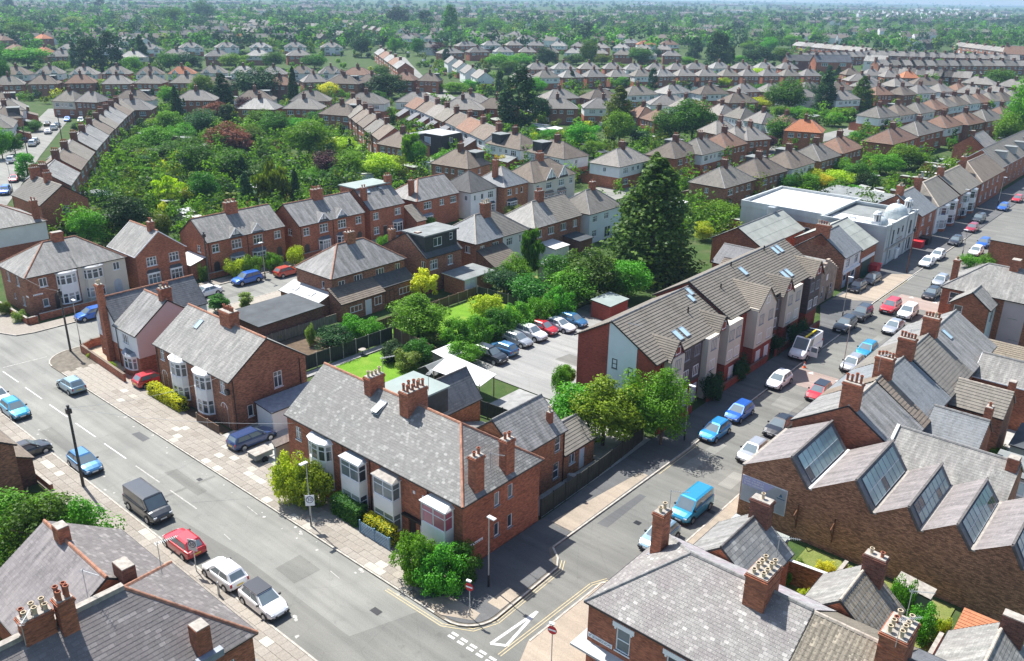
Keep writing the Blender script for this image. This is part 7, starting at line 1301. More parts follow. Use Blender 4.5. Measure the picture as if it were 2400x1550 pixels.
def row(fn, pts, kind, walls, roofs, where, z=7.8, det=1, flip=False, wmax=14.0, gap=.86, wmin=8.0, ang=None, sz=1.0):
 """houses whose ridge centres show at the given picture points, all in one street row"""
 Q = [P(*fn(x, y), z)[:2] for x, y in pts]; n = len(Q)
 for i, q in enumerate(Q):
  a, b = Q[max(0, i - 2)], Q[min(n - 1, i + 2)]; d = b - a; an = math.atan2(d[1], d[0]) if ang is None else ang
  sp = min([np.linalg.norm(Q[j] - q) for j in (i - 1, i + 1) if 0 <= j < n] or [12.0])
  if flip: an += math.pi
  nom = {'hip': 11.0, 'gablet': 11.0, 'terr': 6.0, 'gab': 9.0}[kind]; w_ = max(wmin, min(wmax, sp * gap)); wk = walls[i % len(walls)]; rk = roofs[i % len(roofs)]; a_, z_, b_ = WALLS[wk]
  far_place(kind, (a_, ROOFS[rk], z_, b_), q[0], q[1], an, '%s %s, %s roof, %s' % (WN[wk], KN[kind], RN[rk], where), where, w_ / nom, sz, det)
def line(fn, p, q, n): return [(p[0] + (q[0] - p[0]) * i / (n - 1), p[1] + (q[1] - p[1]) * i / (n - 1)) for i in range(n)]
# left street terrace and its neighbours
row(S1, [(345, 1160), (420, 1070), (480, 1010), (545, 945), (600, 895), (645, 850), (690, 815), (725, 785), (760, 755), (795, 730), (830, 705)], 'terr', 'nbnnb', 'lbgl', 'in the long terrace beside the left street', wmax=13, gap=1.0, wmin=9)
row(S1, [(10, 640), (60, 690), (30, 740), (-30, 800)], 'hip', 'nw', 'bg', 'on the far pavement of the left street', det=1)
row(S1, [(485, 640), (640, 645)], 'hip', 'cn', 'gs', 'facing the end of the left street', flip=False, wmax=17)
row(S1, [(930, 635), (1370, 635), (1780, 635), (2170, 640)], 'hip', 'wbwn', 'bsbg', 'in the street behind the gardens', wmax=13)
row(S1, [(920, 695), (1815, 690), (2125, 690), (2390, 730)], 'hip', 'nnbn', 'slsb', 'backing onto the overgrown gardens', wmax=12)
row(S1, [(110, 470), (345, 465), (585, 470), (815, 467), (1045, 470), (1270, 467), (1490, 462), (1700, 465), (1910, 470), (2110, 465), (2310, 467)], 'gablet', 'wwwbw', 'bgsgbogls', 'in the timbered row beyond the gardens', det=0)
row(S1, [(55, 535), (305, 530), (560, 525), (815, 530), (1050, 527), (1300, 525), (1520, 540), (1950, 540), (2190, 520), (2390, 520)], 'hip', 'nnknb', 'gbrsg', 'in the brick row before the timbered row', det=1)
row(S1, [(490, 310), (760, 310), (1040, 310), (1330, 300), (1580, 298), (1820, 300), (2060, 298), (2315, 300)], 'gablet', 'wWw', 'slss', 'in the pale roofed far row', det=0)
row(S1, [(430, 355), (930, 360), (1230, 345), (1520, 355), (1805, 352), (2085, 352)], 'hip', 'ncb', 'sls', 'in front of the pale roofed far row', det=0)
row(S1, line(S1, (620, 235), (900, 235), 4), 'gab', 'wk', 'bd', 'among the far bungalows', det=0); row(S1, line(S1, (1140, 215), (1460, 215), 5), 'gab', 'kn', 'gd', 'on the far estate', det=0); row(S1, line(S1, (1700, 235), (2150, 235), 5), 'gab', 'nk', 'ogdd', 'on the far estate edge', det=0); row(S1, line(S1, (850, 180), (1120, 178), 5), 'gab', 'W', 's', 'under the far white roofs', det=0); row(S1, line(S1, (1260, 180), (2000, 180), 10), 'gab', 'nW', 'sg', 'along the far ridge', det=0); row(S1, [(300, 240), (110, 310), (310, 330), (20, 250)], 'hip', 'bn', 'or', 'half hidden by the left trees', det=0, ang=GA)
# middle
row(S2, [(100, 700), (140, 745), (185, 775), (232, 805), (285, 845), (345, 880)], 'terr', 'nb', 'bgb', 'in the terrace left of the parked side street', wmax=13, gap=1.0, wmin=9); row(S2, [(430, 930)], 'hip', 'n', 'b', 'at the end of the parked side street', ang=GA)
row(S2, [(560, 690), (640, 715), (705, 740), (770, 768), (860, 800), (945, 838), (1050, 880)], 'terr', 'wwwb', 'rbsgb', 'right of the parked side street', wmax=13, gap=1.0, wmin=9, flip=True)
row(S2, [(1215, 935), (1510, 990)], 'hip', 'w', 'bb', 'at the corner after the white row', wmax=13, flip=True); row(S2, [(835, 1055)], 'hip', 'n', 'b', 'beside the black flat-roofed box', ang=GA + .1); row(S2, [(1960, 1040), (2335, 990)], 'hip', 'wb', 'sb', 'opposite the half-timbered pair', wmax=13, ang=GA + math.pi / 2)
row(S2, [(535, 650), (850, 695), (905, 655), (1090, 690), (175, 655)], 'hip', 'wbnbw', 'sssbg', 'in the cluster behind the white row', ang=GA + .6)
row(S2, [(20, 530), (115, 475), (215, 525), (450, 510), (620, 515)], 'hip', 'nwnkb', 'brbrb', 'at the foot of the sloping street', ang=GA + .55)
row(S2, line(S2, (290, 345), (430, 430), 5), 'terr', 'bn', 'lr', 'in the terrace left of the sloping street', gap=1.0, det=0, wmin=10, wmax=25); row(S2, [(780, 395), (840, 425), (900, 458), (985, 490)], 'gab', 'Ww', 's', 'in the white row of the sloping street', wmax=16, det=0, flip=True)
row(S2, [(1520, 628), (1810, 628), (2070, 605), (2320, 595)], 'hip', 'nnww', 'sbgl', 'in the upper street behind the giant conifers'); row(S2, [(1510, 690), (1830, 690), (2290, 670)], 'hip', 'nwW', 'sss', 'on the near pavement of the upper street', ang=GA + .75); row(S2, [(2110, 745), (2220, 770)], 'hip', 'b', 'r', 'with red roofs above the garden sheds', wmax=9)
row(S2, [(1265, 500), (1430, 495), (1600, 493), (1765, 490), (1930, 490), (2095, 487), (2250, 487), (2395, 485)], 'hip', 'nwnb', 'sgls', 'in the long far row, near pavement'); row(S2, [(1370, 442), (1550, 440), (1730, 440), (1895, 440), (2045, 445), (2200, 445), (2345, 445)], 'hip', 'bwb', 'sls', 'in the long far row, far pavement', det=0)
row(S3, [(165, 486), (320, 486), (460, 486), (600, 486), (745, 486), (885, 486)], 'hip', 'nb', 'sgs', 'in the long far row, near pavement, right part'); row(S3, [(95, 442), (255, 437), (420, 440), (575, 437), (730, 440)], 'hip', 'bw', 'sl', 'in the long far row, far pavement, right part', det=0)
row(S2, [(875, 292), (1045, 288), (1205, 288), (1360, 290), (1520, 292), (1665, 297), (1815, 305), (1960, 307), (2110, 312), (2255, 317)], 'hip', 'bwb', 'sls', 'in the second far row, far pavement', det=0, wmax=22, gap=.75); row(S2, [(760, 338), (950, 332), (1130, 330), (1300, 332), (1460, 335), (1630, 338), (1800, 342), (1970, 350), (2140, 352), (2310, 357)], 'hip', 'nbw', 'sgl', 'in the second far row, near pavement', det=0, wmax=18, gap=.75)
row(S2, [(930, 218), (1080, 216), (1220, 222), (1370, 226), (1520, 228)], 'hip', 'wn', 'sg', 'in the third far row', det=0, wmax=22, gap=.75); row(S2, [(960, 248), (1130, 246), (1290, 250), (1440, 248), (1585, 252)], 'hip', 'Ww', 'sl', 'before the third far row', det=0, wmax=20, gap=.75); row(S2, [(470, 245), (600, 215), (640, 245), (620, 300)], 'hip', 'wW', 'sg', 'near the top of the sloping street', det=0, ang=GA + .5); row(S2, line(S2, (70, 160), (330, 200), 6), 'gab', 'nb', 'gs', 'under the far tree belt', det=0); row(S2, [(1470, 190), (1810, 230), (1960, 240), (2020, 275), (2130, 285), (2290, 285)], 'hip', 'nWw', 'orsl', 'among the far tree belt', det=0, ang=GA + .8)
# right
row(S3, [(290, 1170), (530, 1110), (740, 1055), (930, 1010), (1095, 960)], 'hip', 'nnwnb', 'gbbgr', 'in the row behind the workshop roofs'); row(S3, [(1465, 900), (1650, 850), (1820, 808), (1975, 790), (2110, 768), (2230, 745)], 'hip', 'bbwn', 'rgrrg', 'in the brick row beyond the parking court', wmax=18, gap=1.0)
row(S3, [(20, 690), (150, 710), (275, 733), (418, 755), (565, 785), (725, 810)], 'hip', 'wwcW', 'srsg', 'in the white row with grey and red roofs', wmax=10); row(S3, [(860, 840)], 'hip', 'b', 'o', 'with an orange roof and curved bay', ang=GA + .3); row(S3, [(120, 970), (290, 930)], 'hip', 'wb', 'gr', 'beyond the half-timbered pair', ang=GA + math.pi / 2); row(S3, [(265, 850), (390, 890), (470, 890)], 'hip', 'nwb', 'sss', 'with silvery roofs beyond the half-timbered pair', ang=GA + 1.2, wmax=9)
row(S3, [(1375, 748), (1500, 733), (1640, 720), (1745, 697), (1815, 683), (1895, 672), (1985, 662), (2060, 655), (2140, 648), (2225, 645), (2310, 635)], 'hip', 'wwwb', 'gbgr', 'in the diagonal white row', wmax=11, gap=1.0); row(S3, [(190, 600), (430, 588), (620, 588), (880, 577), (1090, 577), (1295, 558), (1500, 552)], 'hip', 'wbnw', 'bssg', 'in the upper right row', wmax=13); row(S3, [(390, 655), (820, 620), (1110, 637), (1370, 607), (1535, 607), (1660, 597), (1800, 588), (1930, 585)], 'hip', 'nWwb', 'bssr', 'in the upper right row, near pavement', wmax=12)
row(S3, [(1180, 480), (1320, 485), (1450, 495), (1580, 500), (1700, 545), (1250, 520)], 'hip', 'nwb', 'bsso', 'between the two upper right rows', det=0, ang=GA + .75); row(S3, line(S3, (1450, 470), (1960, 500), 9), 'terr', 'nb', 'ss', 'in the far right terrace', gap=1.0, wmin=9, det=0); row(S3, line(S3, (860, 372), (1280, 362), 9), 'terr', 'nb', 's', 'in the far terrace with white sheds', gap=1.0, wmin=9, wmax=20, det=0); row(S3, line(S3, (1330, 355), (2300, 385), 15), 'terr', 'nbk', 'ss', 'in the long terrace on the skyline', gap=1.0, wmin=9, wmax=20, det=0); row(S3, line(S3, (1400, 420), (2360, 425), 13), 'terr', 'nb', 'sg', 'in the terrace before the skyline terrace', gap=1.0, wmin=9, wmax=20, det=0); row(S3, line(S3, (1960, 300), (2385, 350), 8), 'terr', 'n', 's', 'in the highest terrace', gap=1.0, wmin=9, wmax=22, det=0); row(S3, line(S3, (830, 295), (1290, 335), 8), 'terr', 'b', 'ls', 'in the hillside terrace', gap=1.0, wmin=9, wmax=24, det=0); row(S3, [(2080, 540), (2200, 600), (2020, 600), (2330, 560)], 'hip', 'bn', 'ss', 'by the round dark tree', det=0, ang=GA)
far_place('gab', ('brick_red', 'slate_dark', None, None), *P(*S3(1040, 410), 8)[:2], GA + .85, 'long brick block with green slate roof and a row of white dormers', 'big blocks', 2.4, 1.3, 0); far_place('gab', ('brick_dark', 'tile_dark', None, None), *P(*S3(830, 390), 8)[:2], GA + .85, 'wide dark brick block with low roof beside the dormered block', 'big blocks', 2.2, 1.1, 0); far_place('gab', ('brick_orange', 'tile_red', None, None), *P(*S3(2330, 380), 8)[:2], GA, 'tall red brick gabled building at the picture edge', 'big blocks', 1.6, 1.7, 0); far_place('gab', ('render_white', 'slate_light', None, None), *P(*S3(1360, 400), 8)[:2], GA, 'white gabled building with a yellow side', 'big blocks', 1.4, 1.2, 0)
far_place('gab', ('brick_red', 'slate_light', None, None), *P(*S3(2060, 935), 7.5)[:2], GA + math.pi / 2, 'brick house with plain pale slate roof above the parking court', 'big blocks', 1.3, 1.0, 1)
# long new brick terrace at the top of the side road
UT = house('terrace', 'new brick terrace with tiled roof and flat dormers high up the side road', at(7.5, 178), 9, 62, 5.6, 9.0, ('b', 'g', 'g'), 'brick_red', 'tile_grey', 'ridge_grey', course=.4, lip=.05, detail=1, cat='terrace', wins=[('E', 3 + i * 4.6, z, 1.2, 1.5, SA) for i in range(13) for z in (.9, 3.4)], fascia='upvc')
for i in range(6):
 m = MB(); y = 6 + i * 9.5; m.box(5.6, y, 6.4, 8.2, y + 2.2, 8.0); m.build('dormer', 'render_grey', UT); m = MB(); m.box(5.4, y - .15, 8.0, 8.35, y + 2.35, 8.12); m.build('dormer_roof', 'felt_grey', UT)
for i, (b0, D_, rm, wm, lab) in enumerate(((118, 9.0, 'slate_blue', 'brick_red', 'brick shop house with grey slates just past the domed hall'), (128, 13, 'tile_grey', 'render_white', 'white bay-fronted house with brown tiles past the domed hall'), (142, 15, 'tile_grey', 'brick_red', 'brick pair with hipped tiles and bays up the side road'), (158, 19, 'tile_brown', 'brick_red', 'brick row with hedge below the new terrace'))):
 h = house('terraced_house', lab, at(8.5, b0), 9.0, D_, 5.4, 8.3, ('b', 'h' if i % 2 else 'g', 'g'), wm, rm, 'ridge_pale', course=.36, lip=.04 if 'tile' in rm else .015, detail=1, wins=[('E', 2 + k * 4.2, z, 1.4, 1.4, B3) for k in range(int(D_ // 4.4)) for z in (.9, 3.3)], chims=[(4.5, 1.2, 1.0, 1.4, 9.8, dict(pots=5, potm='pot_buff', z0=7))])
 if i in (1, 2):
  for k in range(2): bay(h, 'E', 4 + k * 5.5, 9, D_, 2.6, .8, [(.7, 1.6), (3.2, 1.4)], 'angled', 0, 4.9, 'brick_red', 'white_paint', 'lead', cols=2, detail=1)
e_ = empty('workshop', G(-6, 131), GA, 'low brick workshop with grey flat roof behind the domed hall', 'workshop'); mono('x', e_, 0, 0, 12, 10, 3.6, 3.8, 'E', 'brick_red', 'felt_grey'); window(e_, (2, -.02), (1, 0), 0, 1.4, 2.2, 1.3, cols=3, rec=-.02)
bx_ = empty('house_extension', (*P(*S2(690, 1070))[:2], 0), GA + .1, 'black clad flat roofed box extension with white roof above the gardens', 'extension'); mono('x', bx_, -4, -4, 4, 4, 5.4, 5.6, 'E', 'clad_dark', 'sheet_pale'); window(bx_, (4.02, -4), (0, 1), 3, 3.2, 1.4, 1.3, rec=-.02); window(bx_, (-4, -4.02), (1, 0), 1, 2.5, 3.2, 2.2, cols=2, rec=-.02, glass='glass_roof')
# ---------------------------------------------------------------- vehicles
def loft(mb, secs, m=0, close=True):
 """secs: list of rings (lists of points); skins them"""
 for A, B in zip(secs, secs[1:]):
  for i in range(len(A) - 1): mb.poly((A[i], B[i], B[i + 1], A[i + 1]), m)
 if close: mb.poly(secs[0], m); mb.poly(list(reversed(secs[-1])), m)
KINDS = { # length, width, body stations (x, half width, z low, z belt), cabin (base x0, x1, top x0, x1, roof z, top half width), wheel r, wheel x
 'hatch': (4.0, 1.74, [(-2.0, .60, .45, .72), (-1.93, .78, .30, .92), (-1.5, .86, .22, .97), (-.4, .87, .2, .95), (.85, .87, .2, .93), (1.5, .84, .22, .84), (1.85, .72, .28, .70), (2.0, .52, .4, .58)], (-1.92, 1.02, -1.45, .22, 1.47, .60), .31, 1.27),
 'saloon': (4.5, 1.8, [(-2.25, .62, .45, .75), (-2.15, .8, .3, .95), (-1.6, .88, .22, .97), (-.4, .89, .2, .93), (1.0, .89, .2, .9), (1.75, .85, .22, .82), (2.1, .74, .28, .68), (2.25, .54, .4, .58)], (-1.75, 1.05, -1.05, .2, 1.44, .60), .32, 1.38),
 'suv': (4.45, 1.85, [(-2.2, .66, .5, .85), (-2.12, .84, .38, 1.05), (-1.6, .91, .28, 1.08), (-.4, .92, .26, 1.05), (.95, .92, .26, 1.04), (1.65, .89, .28, .98), (2.05, .78, .34, .85), (2.22, .6, .45, .7)], (-2.1, 1.05, -1.75, .3, 1.66, .66), .36, 1.36),
 'estate': (4.6, 1.82, [(-2.3, .66, .45, .8), (-2.2, .82, .32, .98), (-1.6, .89, .24, .98), (-.4, .9, .22, .95), (1.1, .9, .22, .93), (1.8, .86, .24, .85), (2.15, .74, .3, .7), (2.3, .54, .4, .58)], (-2.2, 1.15, -1.9, .35, 1.5, .62), .33, 1.42),
 'mpv': (4.5, 1.85, [(-2.25, .8, .4, 1.0), (-2.2, .86, .3, 1.1), (-1.6, .92, .24, 1.1), (-.4, .92, .22, 1.08), (1.2, .92, .22, 1.06), (1.75, .88, .24, .98), (2.1, .76, .3, .78), (2.25, .58, .4, .62)], (-2.22, 1.5, -2.1, .75, 1.83, .74), .33, 1.4),
 'van': (4.95, 1.92, [(-2.47, .86, .45, 1.05), (-2.44, .93, .34, 1.12), (-1.6, .95, .26, 1.12), (-.4, .95, .24, 1.12), (1.3, .95, .24, 1.12), (1.95, .93, .26, 1.05), (2.35, .82, .34, .85), (2.47, .62, .45, .7)], (-2.45, 1.75, -2.38, 1.05, 2.0, .8), .36, 1.5),
 'transit': (5.6, 2.06, [(-2.8, .92, .5, 1.3), (-2.78, 1.0, .4, 1.35), (-1.6, 1.02, .34, 1.35), (-.4, 1.02, .34, 1.35), (1.3, 1.02, .34, 1.3), (2.1, 1.0, .34, 1.2), (2.65, .9, .4, .95), (2.8, .7, .5, .75)], (-2.78, 1.95, -2.74, 1.0, 2.55, .88), .36, 1.75)}
_CM = {}
def car_parts(kind):
 if kind in _CM: return _CM[kind]
 L, W, st, cab, wr, wx = KINDS[kind]; p = {}
 b = MB(); secs = []
 for x, hw, z0, z1 in st:
  zm = z0 + (z1 - z0) * .45; half = [(0, z0), (hw * .86, z0), (hw * .99, z0 + .1), (hw, zm), (hw * .985, z1 - .12), (hw * .93, z1), (hw * .6, z1 + .035), (0, z1 + .045)]
  secs.append([(x, -y, z) for y, z in half] + [(x, y, z) for y, z in half[::-1]][1:])
 loft(b, secs)
 bx0, bx1, tx0, tx1, zr, thw = cab
 def belt(x):
  for (xa, ha, _, za), (xb, hb, _, zb) in zip(st, st[1:]):
   if xa <= x <= xb: t = (x - xa) / (xb - xa); return ha + (hb - ha) * t, za + (zb - za) * t
  return st[0][1], st[0][3]
 h0, zb0 = belt(bx0); h1, zb1 = belt(bx1); h0, h1 = h0 * .9, h1 * .9
 Bq = [(bx0, -h0, zb0), (bx1, -h1, zb1), (bx1, h1, zb1), (bx0, h0, zb0)]; Tq = [(tx0, -thw, zr - .04), (tx1, -thw, zr - .04), (tx1, thw, zr - .04), (tx0, thw, zr - .04)]
 xm = (tx0 + tx1) / 2
 for i in range(4): b.poly((Bq[i], Bq[(i + 1) % 4], Tq[(i + 1) % 4], Tq[i]))
 ring = [(tx0 + .06, -thw * .75), (tx1 - .1, -thw * .75), (tx1 - .1, thw * .75), (tx0 + .06, thw * .75)]; R_ = [(x, y, zr + (.03 if abs(x) < 9 else 0)) for x, y in ring]
 for i in range(4): b.poly((Tq[i], Tq[(i + 1) % 4], R_[(i + 1) % 4], R_[i]))
 b.poly(R_); p['body'] = b.mesh('body', 'car_white', uv=False, smooth=True)
 def panel(name, q, u0, u1, v0, v1, off, mat='glass_car'):
  q = [Vector(x) for x in q]; bl = lambda u, v: (q[0].lerp(q[1], u)).lerp(q[3].lerp(q[2], u), v); n = (q[1] - q[0]).cross(q[3] - q[0]).normalized()
  m = MB(); m.poly([bl(u, v) + n * off for u, v in ((u0, v0), (u1, v0), (u1, v1), (u0, v1))]); return m.mesh(name, mat, uv=False)
 van = kind in ('transit', 'van')
 t_ = MB(); zs_ = st[3][2]; t_.box(-L / 2 + .16, -W / 2 * .985, zs_ - .02, L / 2 - .2, W / 2 * .985, zs_ + .1, 0, True); t_.box(st[-2][0] - .3, -st[-2][1] * .96, st[-2][2] - .04, st[-1][0] - .02, st[-2][1] * .96, st[-2][2] + .1, 0, True); t_.box(st[0][0] + .03, -st[1][1] * .9, st[1][2] - .02, st[1][0] + .3, st[1][1] * .9, st[1][2] + .12, 0, True); p['trim'] = t_.mesh('lower_trim', 'trim_black', uv=False)
 p['windscreen'] = panel('windscreen', (Bq[1], Bq[2], Tq[2], Tq[1]), .06, .94, .08, .94, .012)
 if kind != 'transit': p['rear_window'] = panel('rear_window', (Bq[3], Bq[0], Tq[0], Tq[3]), .1, .9, .2, .9, .012)
 su = [(.1, .5), (.54, .88)] if not van else [(.68, .9)]
 p['side_window'] = []
 for u0, u1 in su:
  p['side_window'].append(panel('side_window', (Bq[0], Bq[1], Tq[1], Tq[0]), u0, u1, .12, .88, .012)); p['side_window'].append(panel('side_window', (Bq[2], Bq[3], Tq[3], Tq[2]), 1 - u1, 1 - u0, .12, .88, .012))
 fx, fh = st[-2][0], st[-2][1]; rx = st[1][0]; zf_, zr_ = st[-2][3], st[1][3]
 hl = MB(); hl.box(0, 0, 0, .2, .26, .14, 0, True); p['headlight'] = (hl.mesh('headlight', 'lamp_clear', uv=False), [(fx - .09, fh - .3, zf_ - .18), (fx - .09, -fh + .04, zf_ - .18)])
 tl = MB(); tl.box(0, 0, 0, .12, .14, .26 if kind != 'transit' else .5, 0, True); p['tail_light'] = (tl.mesh('tail_light', 'lamp_red', uv=False), [(rx - .06, st[1][1] - .17, zr_ - .3), (rx - .06, -st[1][1] + .03, zr_ - .3)])
 pm = MB(); pm.box(0, -.26, 0, .02, .26, .11, 0, True); p['plate_f'] = (pm.mesh('number_plate', 'plate_white', uv=False), (st[-1][0] + .004, 0, st[-1][2] + .02)); p['plate_r'] = (pm.mesh('number_plate', 'plate_yellow', uv=False), (st[0][0] - .024, 0, st[0][2] + .12))
 gm = MB(); gm.box(0, -.42, 0, .03, .42, .16, 0, True); p['grille'] = (gm.mesh('grille', 'trim_black', uv=False), (st[-1][0] - .012, 0, st[-1][2] - .06 + .1 * (kind in ('suv', 'transit'))))
 mm = MB(); mm.box(-.06, 0, 0, .06, .18, .13, 0, True); p['mirror'] = (mm.mesh('mirror', 'trim_black', uv=False), [(bx1 - .35, h1 + .02, zb1 + .02), (bx1 - .35, -h1 - .2, zb1 + .02)])
 w_ = MB(); w_.tube((0, -.1, 0), (0, .1, 0), wr, wr, 18); p['tyre'] = w_.mesh('wheel', 'tyre', uv=False); r_ = MB(); r_.tube((0, -.115, 0), (0, .115, 0), wr * .66, wr * .66, 12); p['rim'] = r_.mesh('rim', 'alloy', uv=False)
 am = MB(); am.tube((0, -.02, 0), (0, .02, 0), wr * 1.14, wr * 1.14, 18); p['arch'] = am.mesh('wheel_arch', 'trim_black', uv=False)
 p['wh'] = (wr, wx, W); _CM[kind] = p; return p
def car(kind, col, px, heading, label, group=None, loc=None, roof=None, z0=0.0):
 p = car_parts(kind); g = P(*px, .75 if kind != 'transit' else 1.1) if loc is None else loc
 an = heading if not isinstance(heading, str) else {'a+': GA, 'a-': GA + math.pi, 'b+': GA + math.pi / 2, 'b-': GA - math.pi / 2}[heading]
 o = empty('van' if kind in ('van', 'transit') else 'car', (g[0], g[1], z0), an, label, 'van' if kind in ('van', 'transit') else 'car', group)
 bd = ob('body', p['body'], o); bd.material_slots[0].link = 'OBJECT'; bd.material_slots[0].material = MT('car_' + col)
 ob('windscreen', p['windscreen'], o); ob('lower_trim', p['trim'], o)
 if 'rear_window' in p: ob('rear_window', p['rear_window'], o)
 for m_ in p['side_window']: ob('side_window', m_, o)
 for k in ('headlight', 'tail_light', 'mirror'):
  for l_ in p[k][1]: ob(k, p[k][0], o, l_)
 for k in ('plate_f', 'plate_r', 'grille'): ob('number_plate' if k != 'grille' else 'grille', *[p[k][0], o, p[k][1]])
 wr, wx, W = p['wh']
 for x in (wx, -wx):
  for s in (1, -1):
   ob('wheel_arch', p['arch'], o, (x, s * (W / 2 - .012), wr + .03)); w_ = ob('wheel', p['tyre'], o, (x, s * (W / 2 - .085), wr)); ob('rim', p['rim'], w_)
 if roof:
  L, W_, st, cab, *_ = KINDS[kind]; m = MB(); m.box(cab[2] - .01, -cab[5] * 1.01, cab[4] - .035, cab[3] + .02, cab[5] * 1.01, cab[4] + .037); m.build('roof_panel', roof, o, uv=False)
 return o
for a_ in [('hatch', 'pale_blue', (166, 898), 'a-', 'pale blue hatchback parked against the pavement kerb stones'), ('hatch', 'cyan_blue', (34, 955), 'a+', 'teal blue hatchback parked ahead of the dark drive car'), ('hatch', 'white', (-8, 925), 'a+', 'white car half out of view behind the teal hatchback'), ('hatch', 'mid_blue', (198, 1080), 'a+', 'blue hatchback parked beside the tall wooden pole'), ('van', 'grey', (347, 1182), 'a+', 'dark grey camper van parked behind the red car'), ('hatch', 'red', (430, 1268), 'a-', 'bright red hatchback between the camper van and white car'), ('hatch', 'white', (526, 1338), 'a-', 'white hatchback behind the red car'), ('hatch', 'white', (617, 1402), 'a+', 'white hatchback with black roof at the head of the parked line'), ('hatch', 'black', (62, 1052), 'b+', 'black car nosing out of the drive by the edge house'), ('estate', 'navy', (590, 1022), 'b+', 'navy estate car in the drive beside the terrace'), ('hatch', 'red', (357, 884), 'b+', 'red hatchback in the pink paved drive'), ('saloon', 'white', (481, 682), 'b-', 'white saloon in the side street by the red-ridged roof'), ('suv', 'blue', (578, 652), 'b-', 'vivid blue crossover parked by the yellow hedge bushes'), ('hatch', 'orange_red', (672, 634), 'b+', 'small orange-red hatchback behind the blue crossover'), ('hatch', 'blue', (213, 733), 'b-', 'blue car mostly hidden by the tall chimney house'),
           ('suv', 'black', (1149, 830), 'a+', 'black crossover at the near end of the car park row'), ('hatch', 'mid_blue', (1178, 814), 'a-', 'blue hatchback beside the black crossover'), ('hatch', 'silver', (1213, 793), 'a+', 'silver hatchback in the car park row'), ('suv', 'white', (1244, 779), 'a+', 'white crossover between silver and red cars'), ('hatch', 'red', (1274, 766), 'a+', 'red hatchback in the car park row'), ('saloon', 'white', (1311, 759), 'a+', 'white coupe beside the red hatchback'), ('hatch', 'mid_blue', (1343, 748), 'a+', 'blue hatchback at the far end of the car park row'),
           ('hatch', 'bright_blue', (1676, 1006), 'b-', 'light blue hatchback first in the line by the lamp post'), ('hatch', 'blue', (1733, 962), 'b-', 'deep blue hatchback second in the line'), ('hatch', 'white', (1826, 888), 'b-', 'white hatchback by the road hump'), ('suv', 'black', (1981, 760), 'b-', 'black crossover behind the white work van'), ('suv', 'grey', (2020, 733), 'b-', 'dark grey estate behind the black crossover'), ('saloon', 'black', (1828, 994), 'b-', 'glossy black car beside the factory gable'), ('hatch', 'silver', (1765, 1054), 'b-', 'silver car half behind the saw-tooth roof'), ('hatch', 'red', (1920, 915), 'b-', 'red hatchback with dark roof below the terrace eaves'), ('hatch', 'silver', (1998, 849), 'b-', 'silver hatchback next to the pale lamp post'), ('hatch', 'cyan_blue', (2032, 817), 'b-', 'turquoise hatchback behind the silver hatchback'), ('saloon', 'silver', (2095, 763), 'b-', 'silver-blue saloon behind the four-pot chimney'), ('suv', 'white', (2128, 730), 'b-', 'white estate with sunroof beside the red crossover'), ('suv', 'red', (2088, 717), 'b-', 'red crossover driving down the side road'), ('hatch', 'black', (2184, 686), 'b-', 'black hatchback parked before the bleached slate house'), ('saloon', 'white', (2174, 612), 'b-', 'white saloon parked by the tall orange pole'), ('hatch', 'white', (2198, 596), 'b-', 'white hatchback behind the white saloon'), ('hatch', 'black', (2240, 563), 'b-', 'dark hatchback alone up the side road'), ('hatch', 'dark_red', (2279, 533), 'b-', 'dark red hatchback up the side road'), ('suv', 'grey', (2294, 512), 'b-', 'dark crossover behind the dark red hatchback'), ('hatch', 'blue', (2352, 484), 'b-', 'blue hatchback near the top of the side road'), ('hatch', 'red', (2385, 465), 'b-', 'pinkish red car topmost on the side road'), ('hatch', 'white', (2288, 587), 'b-', 'white car half hidden by roadside bushes'), ('hatch', 'blue', (2306, 568), 'b-', 'blue car behind the half hidden white car'), ('hatch', 'black', (2010, 670), 'b-', 'black hatchback on the shop forecourt'), ('hatch', 'grey', (2044, 652), 'b-', 'grey hatchback on the shop forecourt'), ('hatch', 'silver', (2205, 656), 'b-', 'silver car peeping past the thin chimney'), ('mpv', 'cyan_blue', (1622, 1184), 'b-', 'bright turquoise people carrier parked before the factory wall'), ('hatch', 'pale_blue', (1546, 1252), 'b-', 'grey-blue car tucked behind the corner shop chimney')]:
 car(*a_, roof='car_black' if 'black roof' in a_[4] or 'dark roof' in a_[4] else None)
tv = car('transit', 'white', (1888, 812), 'b-', 'white high-roof work van with ladder and open side')
m = MB(); m.tube((-1.9, .3, 2.72), (1.2, .3, 2.72), .12, n=8); m.build('roof_tube', 'yellow_plastic', tv, uv=False); m = MB(); m.box(-2.2, -.75, 2.58, .9, .75, 2.64); [m.bar((x, -.75, 2.68), (x, .75, 2.68), .05, .08) for x in (-2, -1, 0, .8)]; m.build('roof_rack', 'black_metal', tv, uv=False); m = MB(); m.box(1.1, 1.03, .5, 1.16, 1.95, 1.75, 0, True); dr = m.build('door', 'car_white', tv, uv=False); m = MB(); m.box(1.163, 1.15, 1.1, 1.168, 1.85, 1.65, 0, True); m.build('pane', 'glass_car', dr, uv=False)
SM = 'cars parked along the streets behind the gardens'
